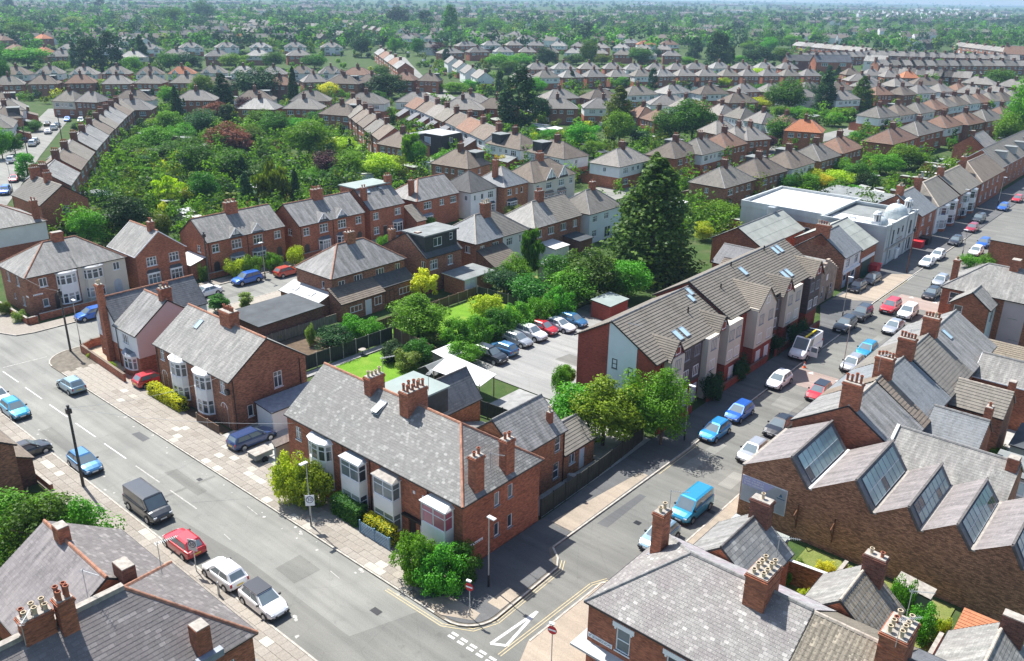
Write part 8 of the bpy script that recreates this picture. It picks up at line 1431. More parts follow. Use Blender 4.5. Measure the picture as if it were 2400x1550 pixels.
for i, (fn, pts, hd, cl) in enumerate(((S1, [(75, 1115), (225, 1000), (245, 985), (335, 915), (375, 890), (400, 870), (175, 972), (330, 862)], GA + 2.66, ['white', 'white', 'silver', 'white', 'white', 'silver', 'grey', 'black']), (S1, [(98, 1243), (35, 1330), (470, 830), (565, 840)], GA - .5, ['dark_red', 'blue', 'blue', 'silver']), (S2, [(395, 825), (432, 848), (463, 863), (503, 887), (545, 908), (605, 932)], GA + 2.65, ['white', 'navy', 'pale_blue', 'black', 'white', 'silver']), (S2, [(465, 368), (575, 425), (600, 447), (625, 463), (662, 487), (720, 515), (345, 330)], GA + 2.5, ['white', 'white', 'grey', 'silver', 'white', 'red', 'grey']), (S3, [(1820, 1130), (1380, 1078), (1240, 1050), (870, 972)], GA + .2, ['white', 'silver', 'white', 'silver']), (S2, [(1240, 1182), (560, 380), (2390, 1110)], GA - .3, ['pale_blue', 'navy', 'silver']))):
 for p_, c_ in zip(pts, cl): car(('hatch', 'saloon', 'suv')[random.randrange(3)], c_, fn(*p_), hd, '%s car parked along %s' % (c_.replace('_', ' '), ('the left terrace street', 'the near kerb of the left terrace street', 'the side street beside the white row', 'the sloping street', 'the parking court and row beyond', 'the street bend')[i]), SM)
# box trailer
tr = empty('trailer', G(*ab(612, 1078)), GA + math.pi / 2, 'small grey box trailer parked by the terrace drive', 'trailer'); m = MB(); m.box(-.9, -.6, .45, .9, .6, .95); m.build('box', 'felt_grey', tr); m = MB(); m.box(-.95, -.65, .95, .95, .65, 1.02); m.build('lid', 'cement', tr); m = MB(); m.bar((.9, 0, .5), (1.9, 0, .45), .08, .08); m.build('drawbar', 'black_metal', tr, uv=False)
for s in (1, -1): m = MB(); m.tube((0, s * .62, .3), (0, s * .78, .3), .3, .3, 14); m.build('wheel', 'tyre', tr, uv=False)
# ---------------------------------------------------------------- street furniture, walls, fences, sheds
def lamp(loc, h, head, label, sign=None):
 o = empty('street_lamp', (loc[0], loc[1], .08), head, label, 'street lamp')
 m = MB(); m.tube((0, 0, 0), (0, 0, 1.05), .085, .08, 8); m.build('base', 'black_metal', o, uv=False); m = MB(); m.tube((0, 0, 1.05), (0, 0, h - .05), .055, .035, 8); m.build('column', 'steel_grey', o, uv=False)
 m = MB(); m.box(-.08, -.15, h - .06, .58, .15, h + .03, 0, True); m.build('lantern', 'lamp_white', o, uv=False); return o
for px, h_, hd, lab in (((1145, 1378), 6.0, 'a', 'street lamp on the corner beside the terrace side wall'), ((730, 1236), 5.9, 's', 'street lamp carrying a speed limit sign by the yellow shrub'), ((1603.5, 1034), 5.9, 'a', 'street lamp before the apartment corner'), ((1973, 750), 6.0, 'a', 'street lamp by the brick garden wall and black crossover'), ((191, 817), 6.1, 'a', 'street lamp beside the tall wooden pole at the junction'), ((622, 655), 5.6, 's', 'street lamp behind the vivid blue crossover'), ((2249, 516), 6, 'a', 'street lamp up the side road by the white bay house'), ((2338, 483), 6, 'a', 'tall street lamp near the top of the side road'), (Z5(1440, 1060), 5.8, 'w', 'street lamp by the silver hatchback'), (Z7(1690, 200), 4.5, 'w', 'street lamp beside the roadside bushes'), (Z1(90, 150), 6, 'a', 'street lamp at the mouth of the left terrace street')):
 lamp(P(*px), h_, {'a': GA, 's': GA - math.pi / 2, 'w': GA + math.pi}[hd], lab)
def pole(px, h_, lab, mat='pole_wood', r=.13):
 p = P(*px); o = empty('utility_pole', (p[0], p[1], 0), GA, lab, 'pole'); m = MB(); m.tube((0, 0, 0), (0, 0, h_), r, r * .75, 9); m.build('shaft', mat, o, uv=False)
 m = MB(); m.box(-.18, -.2, h_ - .7, .18, .2, h_ - .25); m.box(-.1, -.1, h_ - .1, .1, .1, h_ + .05); m.build('junction_box', 'black_metal', o, uv=False)
 for k in range(6): s_ = 1 if k % 2 else -1; m = MB(); m.bar((s_ * .1, 0, h_ - 1.2 - k * .42), (s_ * .32, 0, h_ - 1.2 - k * .42), .03, .03); m.build('climbing_step', 'steel_grey', o, uv=False)
 return o
pole((196, 1142), 7.8, 'tall wooden telegraph pole beside the blue hatchback'); pole((166, 825), 7.8, 'tall wooden telegraph pole at the junction corner'); pole(Z1(1455, 780), 7.6, 'wooden pole beside the timbered gablet pair'); pole(Z8(1930, 1150), 7.5, 'slim orange-brown pole before the domed hall', 'rust', .09); pole(S1(195, 1090), 7.5, 'wooden pole in the left terrace street'); pole(S1(435, 990), 7.5, 'wooden pole beside the left terrace roofs')
def wire(a, b, sag, lab):
 a, b = Vector(a), Vector(b); m = MB(); n = 10; q = [a.lerp(b, i / n) - Vector((0, 0, sag * 4 * (i / n) * (1 - i / n))) for i in range(n + 1)]
 for p, r in zip(q, q[1:]): m.tube(p, r, .012, n=4, cap=False)
 tag(m.build('overhead_wire', 'steel_grey', uv=False), lab, 'wire')
p1 = P(196, 1142); p2 = P(166, 825)
wire((p2[0], p2[1], 7.6), G(-60, .9, 5.2), .5, 'overhead wire from the junction pole to the corner pair'); wire((p1[0], p1[1], 7.6), G(1.5, .1, 5.4), .5, 'overhead wire from the tall pole to the terrace'); wire((p1[0], p1[1], 7.6), G(-12, 1, 5.2), .5, 'overhead wire from the tall pole to the curved bay pair')
def road_sign(px, lab, kind, h_, face, z0=.1):
 p = P(*px) if not isinstance(px[0], str) else px[1]; o = empty('road_sign', (p[0], p[1], z0), face, lab, 'road sign'); m = MB(); m.tube((0, 0, 0), (0, 0, h_), .04, n=7); m.build('post', 'steel_grey', o, uv=False)
 def disc(r, y, mat, nm, z): m = MB(); m.tube((0, y, z), (0, y - .012, z), r, r, 24); return m.build(nm, mat, o, uv=False)
 if kind == 'noentry':
  disc(.32, -.05, 'sign_red', 'sign_disc', h_ - .35); m = MB(); m.box(-.25, -.075, h_ - .41, .25, -.066, h_ - .29, 0, True); m.build('bar', 'upvc', o, uv=False); m = MB(); m.box(-.25, -.06, h_ + .02, .1, .12, h_ + .12, 0, True); m.build('sign_lamp', 'lamp_white', o, uv=False)
 else:
  zc = h_ - .45; m = MB(); m.box(-.36, -.06, zc - .48, .36, -.04, zc + .48, 0, True); m.build('sign_plate', 'upvc', o, uv=False); disc(.3, -.06, 'ink_navy', 'sign_ring', zc + .08); disc(.245, -.0725, 'upvc', 'sign_disc', zc + .08)
  t = lettering(o, '30', (0, -.09, zc + .08), .3, .44, 'ink_navy', name='numeral')
 return o
cam_dir = GA - math.radians(8)
road_sign((1101, 1449), 'no entry sign on the terrace corner pavement', 'noentry', 2.9, GA + .25); road_sign(ZQ(183, 1000), 'no entry sign beside the corner shop', 'noentry', 2.9, GA + .25); road_sign((461, 1342), 'speed limit thirty sign beside the bright red hatchback', '30', 2.8, GA + .45)
lp = P(730, 1236); road_sign(('w', (lp[0] + .08, lp[1] - .1, 0)), 'speed limit thirty sign on the lamp post by the yellow shrub', '30', 2.95, GA + .85)
bl = empty('bollard', (*P(514, 1398)[:2], .08), 0, 'grey metal bollard beside the white hatchback', 'bollard'); m = MB(); m.tube((0, 0, 0), (0, 0, 1.1), .08, .08, 10); m.build('post', 'steel_grey', bl, uv=False); m = MB(); m.tube((0, 0, 1.1), (0, 0, 1.16), .08, .04, 10); m.build('cap', 'steel_grey', bl, uv=False)
cn = empty('traffic_cone', (*P(1885, 862)[:2], .01), 0, 'orange and white traffic cone beside the work van', 'cone'); m = MB(); m.box(-.2, -.2, 0, .2, .2, .04); m.build('base', 'orange_plastic', cn, uv=False); m = MB(); m.tube((0, 0, .04), (0, 0, .75), .15, .03, 12); m.build('cone', 'orange_plastic', cn, uv=False); m = MB(); m.tube((0, 0, .3), (0, 0, .5), .12, .085, 12); m.build('sleeve', 'upvc', cn, uv=False)
def skip(px, lab, mat):
 p = P(*px); o = empty('wheelie_skip', (p[0], p[1], .1), GA, lab, 'bin'); m = MB(); m.prism([(-.8, -1.0), (.8, -1.0), (.8, 1.0), (-.8, 1.0)], 0, 1.1); m.build('body', mat, o, uv=False); m = MB(); m.box(-.86, -1.06, 1.1, .86, 1.06, 1.2, 0, True); m.build('lid', mat, o, uv=False)
skip(Z8(2050, 860), 'dark red waste container beside the domed hall', 'red_plastic'); skip(Z8(2130, 820), 'black waste container beyond the dark red one', 'black_metal'); skip(Z8(1555, 1130), 'red waste container before the green shutter shop', 'red_plastic')
kb = empty('delivery_locker', (*P(*Z8(1780, 980))[:2], .1), GA, 'white cabinet standing before the domed hall', 'cabinet'); m = MB(); m.box(-.5, -.7, 0, .5, .7, 1.7); m.build('body', 'white_paint', kb, uv=False); m = MB(); m.poly(((-.6, -.8, 1.7), (.6, -.8, 1.5), (.6, .8, 1.5), (-.6, .8, 1.7))); m.build('hood', 'white_paint', kb, uv=False)
def brick_wall(pts, h_, lab, mat='brick_red', t=.22, cope='cement', name='garden_wall'):
 o = empty(name, G(*pts[0]), GA, lab, 'wall'); a0, b0 = pts[0]; m = MB(); c = MB()
 for (a, b), (a2, b2) in zip(pts, pts[1:]):
  d = Vector((a2 - a, b2 - b, 0)).normalized(); n = Vector((-d.y, d.x, 0)) * t / 2; p, q = Vector((a - a0, b - b0, 0)) - d * t / 2, Vector((a2 - a0, b2 - b0, 0)) + d * t / 2
  m.prism([tuple((p - n)[:2]), tuple((q - n)[:2]), tuple((q + n)[:2]), tuple((p + n)[:2])], -.05, h_); k = 1.25; c.prism([tuple((p - n * k)[:2]), tuple((q - n * k)[:2]), tuple((q + n * k)[:2]), tuple((p + n * k)[:2])], h_, h_ + .06, bottom=True)
 m.build('brickwork', mat, o); c.build('coping', cope, o, uv=False); return o
brick_wall([(-40.9, 4.0), (-41.0, 1.2), (-40.2, -.3), (-28.7, -.85)], 1.0, 'curved low brick wall round the white corner house', 'brick_red', cope='brick_brown'); brick_wall([(-63, -.9), (-54.0, -.9), (-54, .2)], .9, 'low brick wall round the corner pair front garden'); brick_wall([(-54.6, .9), (-54.6, 13.9)], .85, 'low brick wall before the corner pair bays')
brick_wall([(20.75, 28), (20.75, 34.5)], .9, 'red brick front wall at the apartment block corner', 'brick_new', cope='brick_new'); brick_wall([(20.75, 38.0), (20.75, 52)], .9, 'long red brick wall below the apartment shrubs', 'brick_new', cope='brick_new'); brick_wall([(20.75, 54.5), (20.75, 67.5)], .9, 'red brick wall behind the work van', 'brick_new', cope='brick_new'); brick_wall([(-19.3, -15.4), (-12.4, -15.3)], .6, 'low red brick wall beside the edge house forecourt'); brick_wall([(-54.2, 24), (-54.2, 28), (-54.2, 37.5)], .8, 'low brick wall before the timbered gablet pair'); brick_wall([(-52.6, 40), (-52.6, 53)], .8, 'low brick wall before the teal gablet pair')
brick_wall([(39.3, 15.2), (43.0, 15.6), (46.0, 16.0)], 1.9, 'old yard wall with white coping below the factory', 'brick_old', cope='sheet_white'); brick_wall([(50.4, 7.2), (50.4, 14.5)], 1.9, 'high brick wall between the two back yards', 'brick_old'); brick_wall([(42.9, 8), (42.9, 18)], 1.8, 'brick wall beside the narrow garden path', 'brick_old')
def fence(pts, h_, lab, mat='fence_brown', post='wood_post', span=1.83, cat='fence'):
 o = empty('garden_fence', G(*pts[0]), GA, lab, cat); a0, b0 = pts[0]
 for (a, b), (a2, b2) in zip(pts, pts[1:]):
  L = math.hypot(a2 - a, b2 - b); n = max(1, round(L / span)); an = math.atan2(b2 - b, a2 - a)
  for i in range(n):
   t = i / n; x, y = a + (a2 - a) * t - a0, b + (b2 - b) * t - b0; s = L / n
   k = ('fn', round(s, 2), h_, mat)
   if k not in _WIN:
    m = MB(); nb = max(4, int(s / .15))
    for j in range(nb): m.box(s * j / nb + .005, -.02 - .012 * (j % 2), .05, s * (j + 1) / nb - .003, .01, h_ - .04, 0)
    m.box(0, -.035, h_ - .04, s, .03, h_, 0, True); _WIN[k] = m.mesh('panel', mat, uv=False); q = MB(); q.box(-.05, -.06, -.1, .05, .06, h_ + .08); _WIN[('fp', h_, post)] = q.mesh('post', post, uv=False)
   ob('panel', _WIN[k], o, (x, y, random.uniform(-.02, .02)), an); ob('post', _WIN[('fp', h_, post)], o, (x, y, 0), an)
 return o
fence([(-17.0, 10.2), (-16.6, 27.0)], 1.75, 'dark creosoted garden fence beside the bright lawn', 'fence_dark', 'cement'); fence([(-16.5, 27.2), (-8.0, 26.2)], 1.7, 'brown fence between the bright lawn and apple tree garden', 'fence_brown'); fence([(21.15, 9.5), (20.9, 18), (20.3, 26.2)], 1.7, 'weathered dark fence along the side road yard', 'fence_dark', 'fence_dark'); fence([(20.2, 26.3), (12.2, 26.6), (12.2, 20.3)], 1.6, 'dark fence panels at the yard end under the trees', 'fence_dark', 'fence_dark'); fence([(-14.6, -.45), (-10.6, -.45)], 1.0, 'low brown panel fence before the curved bay pair', 'fence_brown'); fence([(-26.3, 12.4), (-26.2, 26)], 1.3, 'grey board fence beside the long garage', 'fence_grey'); fence([(-20, 46.1), (-9.2, 46.8)], 1.5, 'dark fence across the rear gardens', 'fence_dark'); fence([(-20.2, 27.5), (-20.2, 46)], 1.4, 'brown fence behind the lean-to garden', 'fence_brown'); fence([(4.2, 19.5), (11.6, 20.0), (11.6, 26.5)], 1.7, 'dark fence round the small yard behind the terrace wing', 'fence_dark', 'fence_dark'); fence([(-22.9, 19.5), (-17.3, 20.5)], .5, 'low timber edge of the raised bed', 'fence_tan'); fence([(-8.2, 14), (-1.5, 14.5), (3.8, 19.3)], 1.6, 'brown fence behind the terrace drive', 'fence_brown'); fence([(-9.8, 10.2), (-9.8, 13.9)], 1.8, 'brown gate fence beside the grey shed', 'fence_brown')
hedge([(-23.9, -.2), (-17.6, -.2)], 1.1, 1.35, 'leaf_yellow', 'long golden yellow clipped hedge beside the curved bays', .16, 110); hedge([(8.0, -1.0), (11.3, -1.0)], 1.3, 1.75, 'leaf_mid', 'square clipped green hedge before the square bays', .13, 130); hedge([(12.1, -1.1), (15.2, -1.1)], .9, 1.65, 'leaf_yellow', 'yellow-topped hedge above the blue trellis', .14, 120)
hedge([ab(*S1(800, 1175)), ab(*S1(1050, 1190))], 2.2, 2.4, 'leaf_bright', 'tall clipped bright hedge behind the pergola', .3, 30); hedge([ab(*S1(820, 1240)), ab(*S1(1060, 1245))], 2.2, 2.2, 'leaf_bright', 'second clipped hedge behind the pergola', .3, 30); hedge([ab(*Z1(720, 240)), ab(*Z1(1080, 270))], 1.8, 2.0, 'leaf_olive', 'rough olive hedge before the willow', .3, 30); hedge([ab(*Z1(1080, 270)), ab(*Z1(1500, 250))], 1.8, 1.8, 'leaf_olive', 'long rough hedge behind the timbered gablets', .3, 30); hedge([ab(*Z7(100, 640)), ab(*Z7(40, 700))], .8, .8, 'leaf_dark', 'low hedge behind the garden wall', .2, 60)
tl = empty('trellis', G(11.9, -1.75), GA, 'pale blue lattice trellis below the yellow hedge', 'trellis'); m = MB(); m.box(0, -.02, .05, 3.5, .01, 1.15); m.build('backing', 'trellis_blue', tl, uv=False); m = MB()
for k in range(14): m.bar((k * .25, -.03, .08), (k * .25 + .9 if k < 11 else 3.5, -.03, 1.1), .03, .025); m.bar((k * .25, -.045, 1.1), (min(3.5, k * .25 + .9), -.045, .08), .03, .025)
m.build('lattice', 'polycarb', tl, uv=False); m = MB(); [m.box(x, -.08, 0, x + .1, .02, 1.3) for x in (-.05, 1.7, 3.45)]; m.build('post', 'trellis_blue', tl, uv=False)
def shed(a, b, w_, d_, h_, lab, wm='fence_brown', rm='felt_black', kind='m', rz=0.0, name='shed'):
 o = empty(name, G(a, b), GA + rz, lab, 'shed')
 if kind == 'm': mono('x', o, 0, 0, w_, d_, h_, h_ + .25, 'E', wm, rm, oh=.12)
 else:
  m = MB(); wall(m, (0, 0), (w_, 0), -.05, h_); wall(m, (w_, 0), (w_, d_), -.05, h_); wall(m, (w_, d_), (0, d_), -.05, h_); wall(m, (0, d_), (0, 0), -.05, h_); zr = h_ + w_ * .28
  for y in (0, d_): m.poly([(0, y, h_), (w_, y, h_), (w_ / 2, y, zr - .02)][::1 if y == 0 else -1])
  m.build('wall', wm, o); r = MB(); slope(r, (w_ + .15, -.1, h_ - .08), (w_ + .15, d_ + .1, h_ - .08), (w_ / 2, d_ + .1, zr), (w_ / 2, -.1, zr), 1, 0); slope(r, (-.15, d_ + .1, h_ - .08), (-.15, -.1, h_ - .08), (w_ / 2, -.1, zr), (w_ / 2, d_ + .1, zr), 1, 0); r.build('roof', rm, o)
 return o
shed(-4.9, 20.4, 2.4, 4.2, 1.9, 'black timber shed with grey roof beside the white canopy', 'fence_dark', 'felt_grey', 'g'); shed(-9.6, 3.2, 2.6, 6.2, 2.3, 'grey flat roofed shed beside the curved bay pair', 'render_white', 'lead'); shed(-3.4, 50.4, 3.0, 4.2, 2.2, 'small red brick store with grey felt roof in the car park corner', 'brick_new', 'felt_green'); shed(-1.8, -.2, .3, 6.0, 2.2, 'pale green panel gate beside the terrace', 'felt_green', 'cement'); shed(-7.2, 24.8, 2.2, 3.0, 1.6, 'low white sheeted store under the apple tree', 'fence_grey', 'sheet_white'); shed(46.6, 17.3, 2.2, 1.2, 2.2, 'grey-green oil tank box against the factory wall', 'felt_green', 'cement'); shed(-19.2, 58.5, 3.0, 3.2, 2.2, 'white roofed garden shed behind the silvery slate half', 'render_white', 'sheet_white')
cnp = empty('canopy', G(-4.2, 20.0), GA, 'large white sheet canopy on posts behind the terrace', 'canopy'); m = MB(); m.poly(((1.6, .2, 2.5), (8.0, .9, 2.35), (7.6, 3.9, 2.6), (.4, 4.2, 2.75))); m.poly(((.4, 4.2, 2.69), (7.6, 3.9, 2.54), (8.0, .9, 2.29), (1.6, .2, 2.44))); m.build('sheet', 'sheet_white', cnp)
for x, y in ((1.7, .4), (7.8, 1.0), (7.4, 3.7), (.6, 4.0)): m = MB(); m.box(x - .05, y - .05, 0, x + .05, y + .05, 2.5); m.build('post', 'wood_post', cnp, uv=False)
tp = empty('blue_tarpaulin', G(12.5, 26.9), GA, 'blue sheet fence below the yellow-green tree', 'fence'); m = MB(); m.box(0, 0, 0, 4.0, .06, 1.9); m.build('sheet', 'tarp_blue', tp); m = MB(); [m.box(x, .06, 0, x + .08, .14, 2.0) for x in (0, 1.9, 3.9)]; m.build('post', 'wood_post', tp, uv=False)
pg = empty('pergola', G(*ab(*Z1(600, 230))), GA + .3, 'white slatted pergola in the garden behind the left terrace', 'pergola')
for k in range(12): m = MB(); m.bar((k * .6, 0, 2.3), (k * .6, 3.0, 2.3), .09, .12); m.build('slat', 'white_paint', pg, uv=False)
for x in (0, 6.6):
 for y in (0, 3.0): m = MB(); m.box(x - .06, y - .06, 0, x + .06, y + .06, 2.25); m.build('post', 'white_paint', pg, uv=False)
gt = empty('garden_table', G(-15.7, 21.5), GA, 'small round garden table by the dark fence', 'table'); m = MB(); m.tube((0, 0, .7), (0, 0, .74), .45, .45, 14); m.build('top', 'cement', gt, uv=False); m = MB(); m.tube((0, 0, 0), (0, 0, .7), .05, n=6); m.tube((0, 0, 0), (0, 0, .04), .25, .2, 10); m.build('leg', 'black_metal', gt, uv=False)
pk = empty('garden_chair', (*P(*Z4(1362, 805))[:2], .03), GA, 'pink tub chair in the rough garden', 'chair'); m = MB(); m.tube((0, 0, .35), (0, 0, .45), .35, .4, 12); m.build('seat', 'pink_plastic', pk, uv=False); m = MB(); [m.poly(((.4 * math.cos(t), .4 * math.sin(t), .4), (.4 * math.cos(t + .4), .4 * math.sin(t + .4), .4), (.5 * math.cos(t + .4), .5 * math.sin(t + .4), .95), (.5 * math.cos(t), .5 * math.sin(t), .95))) for t in np.arange(1.6, 4.6, .4)]; m.build('backrest', 'pink_plastic', pk, uv=False); m = MB(); [m.tube((.25 * math.cos(t), .25 * math.sin(t), 0), (.25 * math.cos(t), .25 * math.sin(t), .36), .03, n=5) for t in (0, 1.57, 3.14, 4.71)]; m.build('legs', 'black_metal', pk, uv=False)
gb2 = empty('garden_table', (*P(*Z4(1230, 800))[:2], .03), GA, 'white round patio table by the garden room', 'table'); m = MB(); m.tube((0, 0, .7), (0, 0, .75), .6, .6, 16); m.build('top', 'white_paint', gb2, uv=False); m = MB(); m.tube((0, 0, 0), (0, 0, .7), .06, n=6); m.build('leg', 'white_paint', gb2, uv=False)
st_ = empty('steps', G(19.2, 15.6), GA, 'worn concrete steps down from the white yard door', 'steps')
for k in range(4): m = MB(); m.box(0, k * .35, 0, 1.3, k * .35 + .35, .15 * (4 - k)); m.build('step', 'concrete', st_)
# ---------------------------------------------------------------- what fills the gardens and the far town
def near_house(x, y, k=1.0):
 q = np.array([x, y]) - GO; a, b = q @ EA, q @ EB
 return any(a0 - 1.2 < a < a0 + W + 1.2 and b0 - 1.2 < b < b0 + D + 1.2 for a0, b0, W, D in RECT) or any((x - f[0]) ** 2 + (y - f[1]) ** 2 < (f[2] * k) ** 2 for f in FOOT)
RD = [([(-105, 6), (-150, 31), (-215, 66), (-262, 92)], 11), ([(-380, 356), (-276, 273), (-200, 218), (-172, 203)], 6.5), ([(-168, 150), (-113, 117.5), (-50, 90)], 6), ([(-47, 60), (-47, 150), (-42, 260)], 6.5), ([(28, 0), (28, 380)], 13)]
def on_road(a, b):
 for pts, w_ in RD:
  for (x0, y0), (x1, y1) in zip(pts, pts[1:]):
   L2 = (x1 - x0) ** 2 + (y1 - y0) ** 2; t = max(0, min(1, ((a - x0) * (x1 - x0) + (b - y0) * (y1 - y0)) / L2))
   if (a - x0 - t * (x1 - x0)) ** 2 + (b - y0 - t * (y1 - y0)) ** 2 < w_ * w_: return True
 return False
rg = np.random.default_rng(5)
LM = ['leaf_mid', 'leaf_bright', 'leaf_dark', 'leaf_olive', 'leaf_blue', 'leaf_lime', 'leaf_copper']
def mass(name, items, label, per, lab_kind='stuff'):
 """many plants too small to tell apart, joined: items (x, y, h, r, leaf, material index)"""
 Vs, Ms = [], []
 for x, y, h, r, s, mi in items:
  k = 5; C = np.column_stack([rg.normal(0, r * .38, k) + x, rg.normal(0, r * .38, k) + y, rg.uniform(.28, .78, k) * h]); Vs.append(blob_quads(C, np.full(k, min(r, h) * .55), per // k, s, rg, jit=.3)); Ms.append(np.full(per // k * k, mi))
 me = quads_mesh(name, np.concatenate(Vs), LM); me.polygons.foreach_set('material_index', np.concatenate(Ms).astype(np.int32)); o = ob(name, me); tag(o, label, 'foliage', None, 'stuff'); return o
items = []; spots = []
while len(items) < 2700:
 x, y = rg.uniform(-60, 2460), 95 + 470 * rg.random() ** 1.15; p = P(x, y); a, b = ab(x, y)
 if not (a < -66 or (b > 93 and a < 6) or (62 < b and -23 < a < -5) or (a > 45 and b > 62)): continue
 if a > -66 and a < -41 and b < 108: continue
 if near_house(p[0], p[1], .98) or on_road(a, b): continue
 d = float(np.linalg.norm(p - CAMP)); r = rg.uniform(1.1, 3.0); h = rg.uniform(1.2, 4.0) if rg.random() < .75 else rg.uniform(4, 8); mi = int(rg.choice(7, p=[.3, .38, .13, .13, .03, .02, .01])); items.append((p[0], p[1], h, r, .3 + d * .0013, mi))
 if rg.random() < .06 and 120 < d < 420: spots.append((p[0] + 2.5, p[1] + 1))
while len(items) < 4000:
 a, b = rg.uniform(-240, -66), rg.uniform(20, 165); p = G(a, b)
 if near_house(p[0], p[1], .98) or on_road(a, b) or not onscreen(np.array(p)): continue
 d = float(np.linalg.norm(np.array(p) - CAMP)); items.append((p[0], p[1], rg.uniform(.8, 2.8), rg.uniform(1.1, 2.5), .22 + d * .0012, int(rg.choice(7, p=[.3, .42, .12, .12, .02, .015, .005]))))
mass('garden_foliage', items, 'loose mass of shrubs and hedges filling the back gardens', 110)
for k in range(34):
 a, b = rg.uniform(-210, -70), rg.uniform(25, 150); p = G(a, b)
 if not near_house(p[0], p[1], 1.3) and not on_road(a, b): sheet('lawn', [(a, b), (a + 9, b - 5), (a + 11.5, b - 1), (a + 2.5, b + 4)], 'lawn', .01 + .0008 * k)
# garden sheds and garages
SHD = []
for k_, (wm_, rm_, w_, d_, h_) in enumerate((('fence_brown', 'felt_black', 2.4, 3.2, 2.0), ('render_white', 'sheet_white', 3.0, 5.0, 2.3), ('brick_red', 'asbestos', 3.0, 5.4, 2.3), ('fence_grey', 'sheet_pale', 2.4, 2.6, 2.0), ('brick_brown', 'felt_grey', 3.4, 5.4, 2.4))):
 n0 = len(ALLOB); o = empty('garden_shed', (0, 0, -.02), 0, '', 'shed'); mono('x', o, 0, 0, w_, d_, h_, h_ + .3, 'E', wm_, rm_, oh=.15); SHD.append([ALLOB[n0:], 0])
SHN = ['dark timber shed', 'white flat roofed garage', 'brick garage with grey sheet roof', 'grey timber shed with pale roof', 'brown brick garage with felt roof']
for i, (x, y) in enumerate(spots[:90]):
 if near_house(x, y, 1.05): continue
 k = i % 5; t, n = SHD[k]; o = t[0] if n == 0 else copy_tree(t); SHD[k][1] += 1; o.location = (x, y, -.02); o.rotation_euler = (0, 0, GA + random.choice((0, math.pi / 2)) + random.uniform(-.1, .1))
 f = min(FOOT, key=lambda f: (f[0] - x) ** 2 + (f[1] - y) ** 2); o['label'] = SHN[k] + ' near the houses ' + ' '.join(f[3].split()[:7]); o['group'] = 'garden sheds and garages'
for o in MID:
 x, y = o.location[0], o.location[1]; f = min(FOOT, key=lambda f: (f[0] - x) ** 2 + (f[1] - y) ** 2); o['label'] = ('tall ' if o.scale[2] > 1.05 else 'small ' if o.scale[2] < .6 else '') + o['label'] + ' near the houses ' + ' '.join(f[3].split()[:6])
# far town: woodland belts and streets of small roofs
def world_px(n, y0, y1, pw=1.0): return [(x, y0 + (y1 - y0) * u ** pw) for x, u in zip(rg.uniform(-250, 2650, n), rg.random(n))]
ft = []
for x, y in world_px(2500, 2, 62) + world_px(1100, 40, 125):
 p = P(x, y - (x - 1200) * .0)
 if 62 < y and (near_house(p[0], p[1], 1.0)): continue
 h = rg.uniform(8, 15); d = np.linalg.norm(p - CAMP); ft.append((p[0], p[1], h, h * rg.uniform(.38, .55), h * .17 + d * .0006, int(rg.choice(5, p=[.42, .1, .36, .06, .06]))))
for k in range(90):
 x = 1440 + k * 1.9 + rg.normal(0, 1); p = P(x, 33 + rg.uniform(-5, 5)); ft.append((p[0], p[1], rg.uniform(18, 24), 3.2, 2.2, 4))
mass('far_woodland', ft, 'belts of distant trees across the hazy far town', 60)
bt = []
for x0, x1, ya, yb, n in ((-100, 720, 42, 92, 130), (720, 1620, 62, 96, 110), (1560, 2500, 60, 120, 130), (-100, 2500, 28, 48, 60)):
 for k in range(n):
  p = P(rg.uniform(x0, x1), rg.uniform(ya, yb))
  if not near_house(p[0], p[1], 1.1): h = rg.uniform(10, 18); bt.append((p[0], p[1], h, h * rg.uniform(.36, .5), 1.1, int(rg.choice(5, p=[.42, .2, .28, .08, .02]))))
mass('far_tree_belt', bt, 'dense belts of tall park trees crossing the distant suburb', 200)
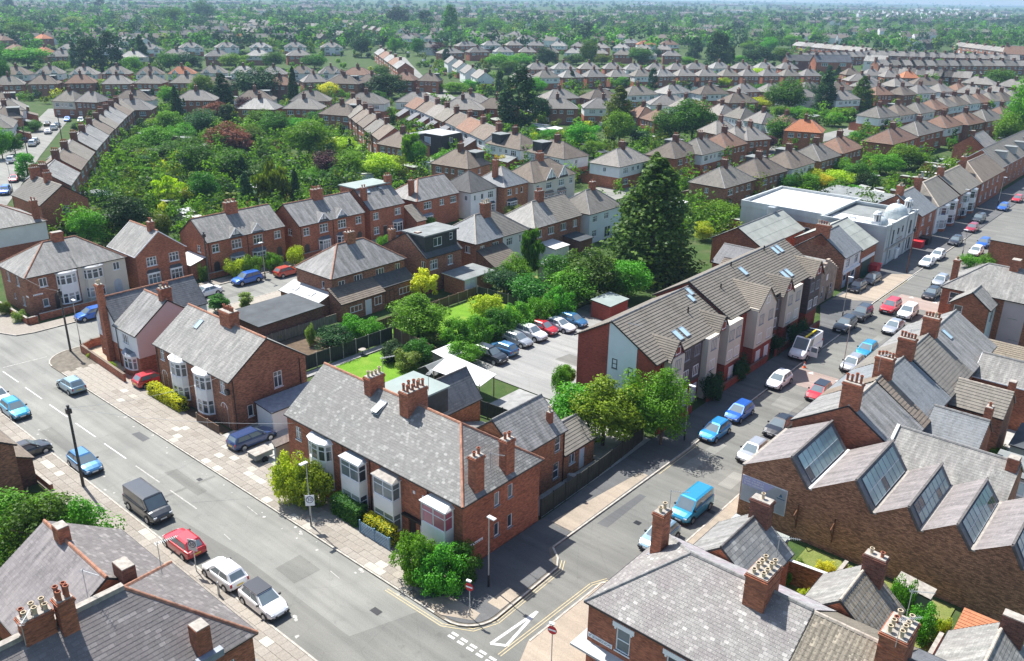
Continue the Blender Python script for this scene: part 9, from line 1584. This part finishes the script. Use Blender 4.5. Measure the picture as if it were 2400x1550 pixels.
def far_roofs(pts, label):
 Vs, Ms = [], []
 for (x, y, an, W, D, e, r, mi) in pts:
  c, s = math.cos(an), math.sin(an); q = lambda u, v, z: (x + c * u - s * v, y + s * u + c * v, z); w2, d2 = W / 2, D / 2
  for f, m_ in (([q(-w2, -d2, 0), q(w2, -d2, 0), q(w2, -d2, e), q(-w2, -d2, e)], mi), ([q(w2, d2, 0), q(-w2, d2, 0), q(-w2, d2, e), q(w2, d2, e)], mi), ([q(w2, -d2, 0), q(w2, d2, 0), q(w2, d2, e), q(w2, -d2, e)], mi), ([q(-w2, d2, 0), q(-w2, -d2, 0), q(-w2, -d2, e), q(-w2, d2, e)], mi), ([q(w2, -d2, e), q(w2, d2, e), q(w2, .01, r), q(w2, -.01, r)], mi), ([q(-w2, d2, e), q(-w2, -d2, e), q(-w2, -.01, r), q(-w2, .01, r)], mi), ([q(-w2, -d2 - .3, e), q(w2, -d2 - .3, e), q(w2, 0, r), q(-w2, 0, r)], 3 + (int(x * 7) % 3)), ([q(w2, d2 + .3, e), q(-w2, d2 + .3, e), q(-w2, 0, r), q(w2, 0, r)], 3 + (int(x * 7) % 3)), ([q(-.5, -.5, r - .5), q(.5, -.5, r - .5), q(.5, -.5, r + 1.2), q(-.5, -.5, r + 1.2)], 0)): Vs += f; Ms.append(m_)
 me = quads_mesh('far_houses', np.array(Vs), ['brick_brown', 'render_white', 'brick_red', 'tile_slate', 'tile_brown', 'tile_grey']); me.polygons.foreach_set('material_index', np.array(Ms, dtype=np.int32)); o = ob('far_houses', me); tag(o, label, 'houses', None, 'stuff')
fh = []
for k in range(260):
 x, y = rg.uniform(-200, 2600), rg.uniform(8, 58); c = P(x, y); an = GA + rg.choice([0, .8, 1.57, 2.2]) + rg.normal(0, .15); n = int(rg.integers(5, 12)); mi = int(rg.choice(3, p=[.45, .3, .25]))
 for i in range(n): u = (i - n / 2) * 13; fh.append((c[0] + math.cos(an) * u, c[1] + math.sin(an) * u, an, 11, 8, 5, 8, mi))
for k in range(70):
 x, y = rg.uniform(-100, 2500), rg.uniform(52, 115); c = P(x, y); an = GA + rg.choice([.1, .75, 1.6]); n = int(rg.integers(2, 5))
 for i in range(n):
  u = (i - n / 2) * 14; q = (c[0] + math.cos(an) * u, c[1] + math.sin(an) * u)
  if not near_house(*q, 1.5): fh.append((*q, an, 11, 8, 5, 8, int(rg.integers(0, 3))))
for k in range(40):
 c = P(1990 + k * 9 + rg.normal(0, 3), 34 + (k % 3) * 4); fh.append((c[0], c[1], GA + .9, 9, 11, 6.5, 11, 1))
far_roofs(fh, 'streets of tiny roofs in the hazy far town')
wh = P(2360, 16); tag(MB().box(-160, -25, 0, 160, 25, 9).build('warehouse', 'sheet_white', None, (wh[0], wh[1], 0), GA + .8), 'long white warehouse roof on the far edge of town', 'warehouse')
m = MB(); m.box(-8990, -8990, -1.2, 8990, 8990, 48, 0, True); hz = m.build('haze', 'white_paint', uv=False); hz['kind'] = 'stuff'; hm = bpy.data.materials.new('haze_air'); hm.use_nodes = True; n_ = hm.node_tree.nodes; n_.clear(); vo = n_.new('ShaderNodeVolumePrincipled'); vo.inputs['Color'].default_value = (.5, .74, 1.0, 1); vo.inputs['Density'].default_value = HAZE; vo.inputs['Anisotropy'].default_value = .2; hm.node_tree.links.new(vo.outputs[0], n_.new('ShaderNodeOutputMaterial').inputs['Volume']); hz.data.materials.clear(); hz.data.materials.append(hm)
tag(hz, 'pale blue haze in the air over the whole town', 'haze')
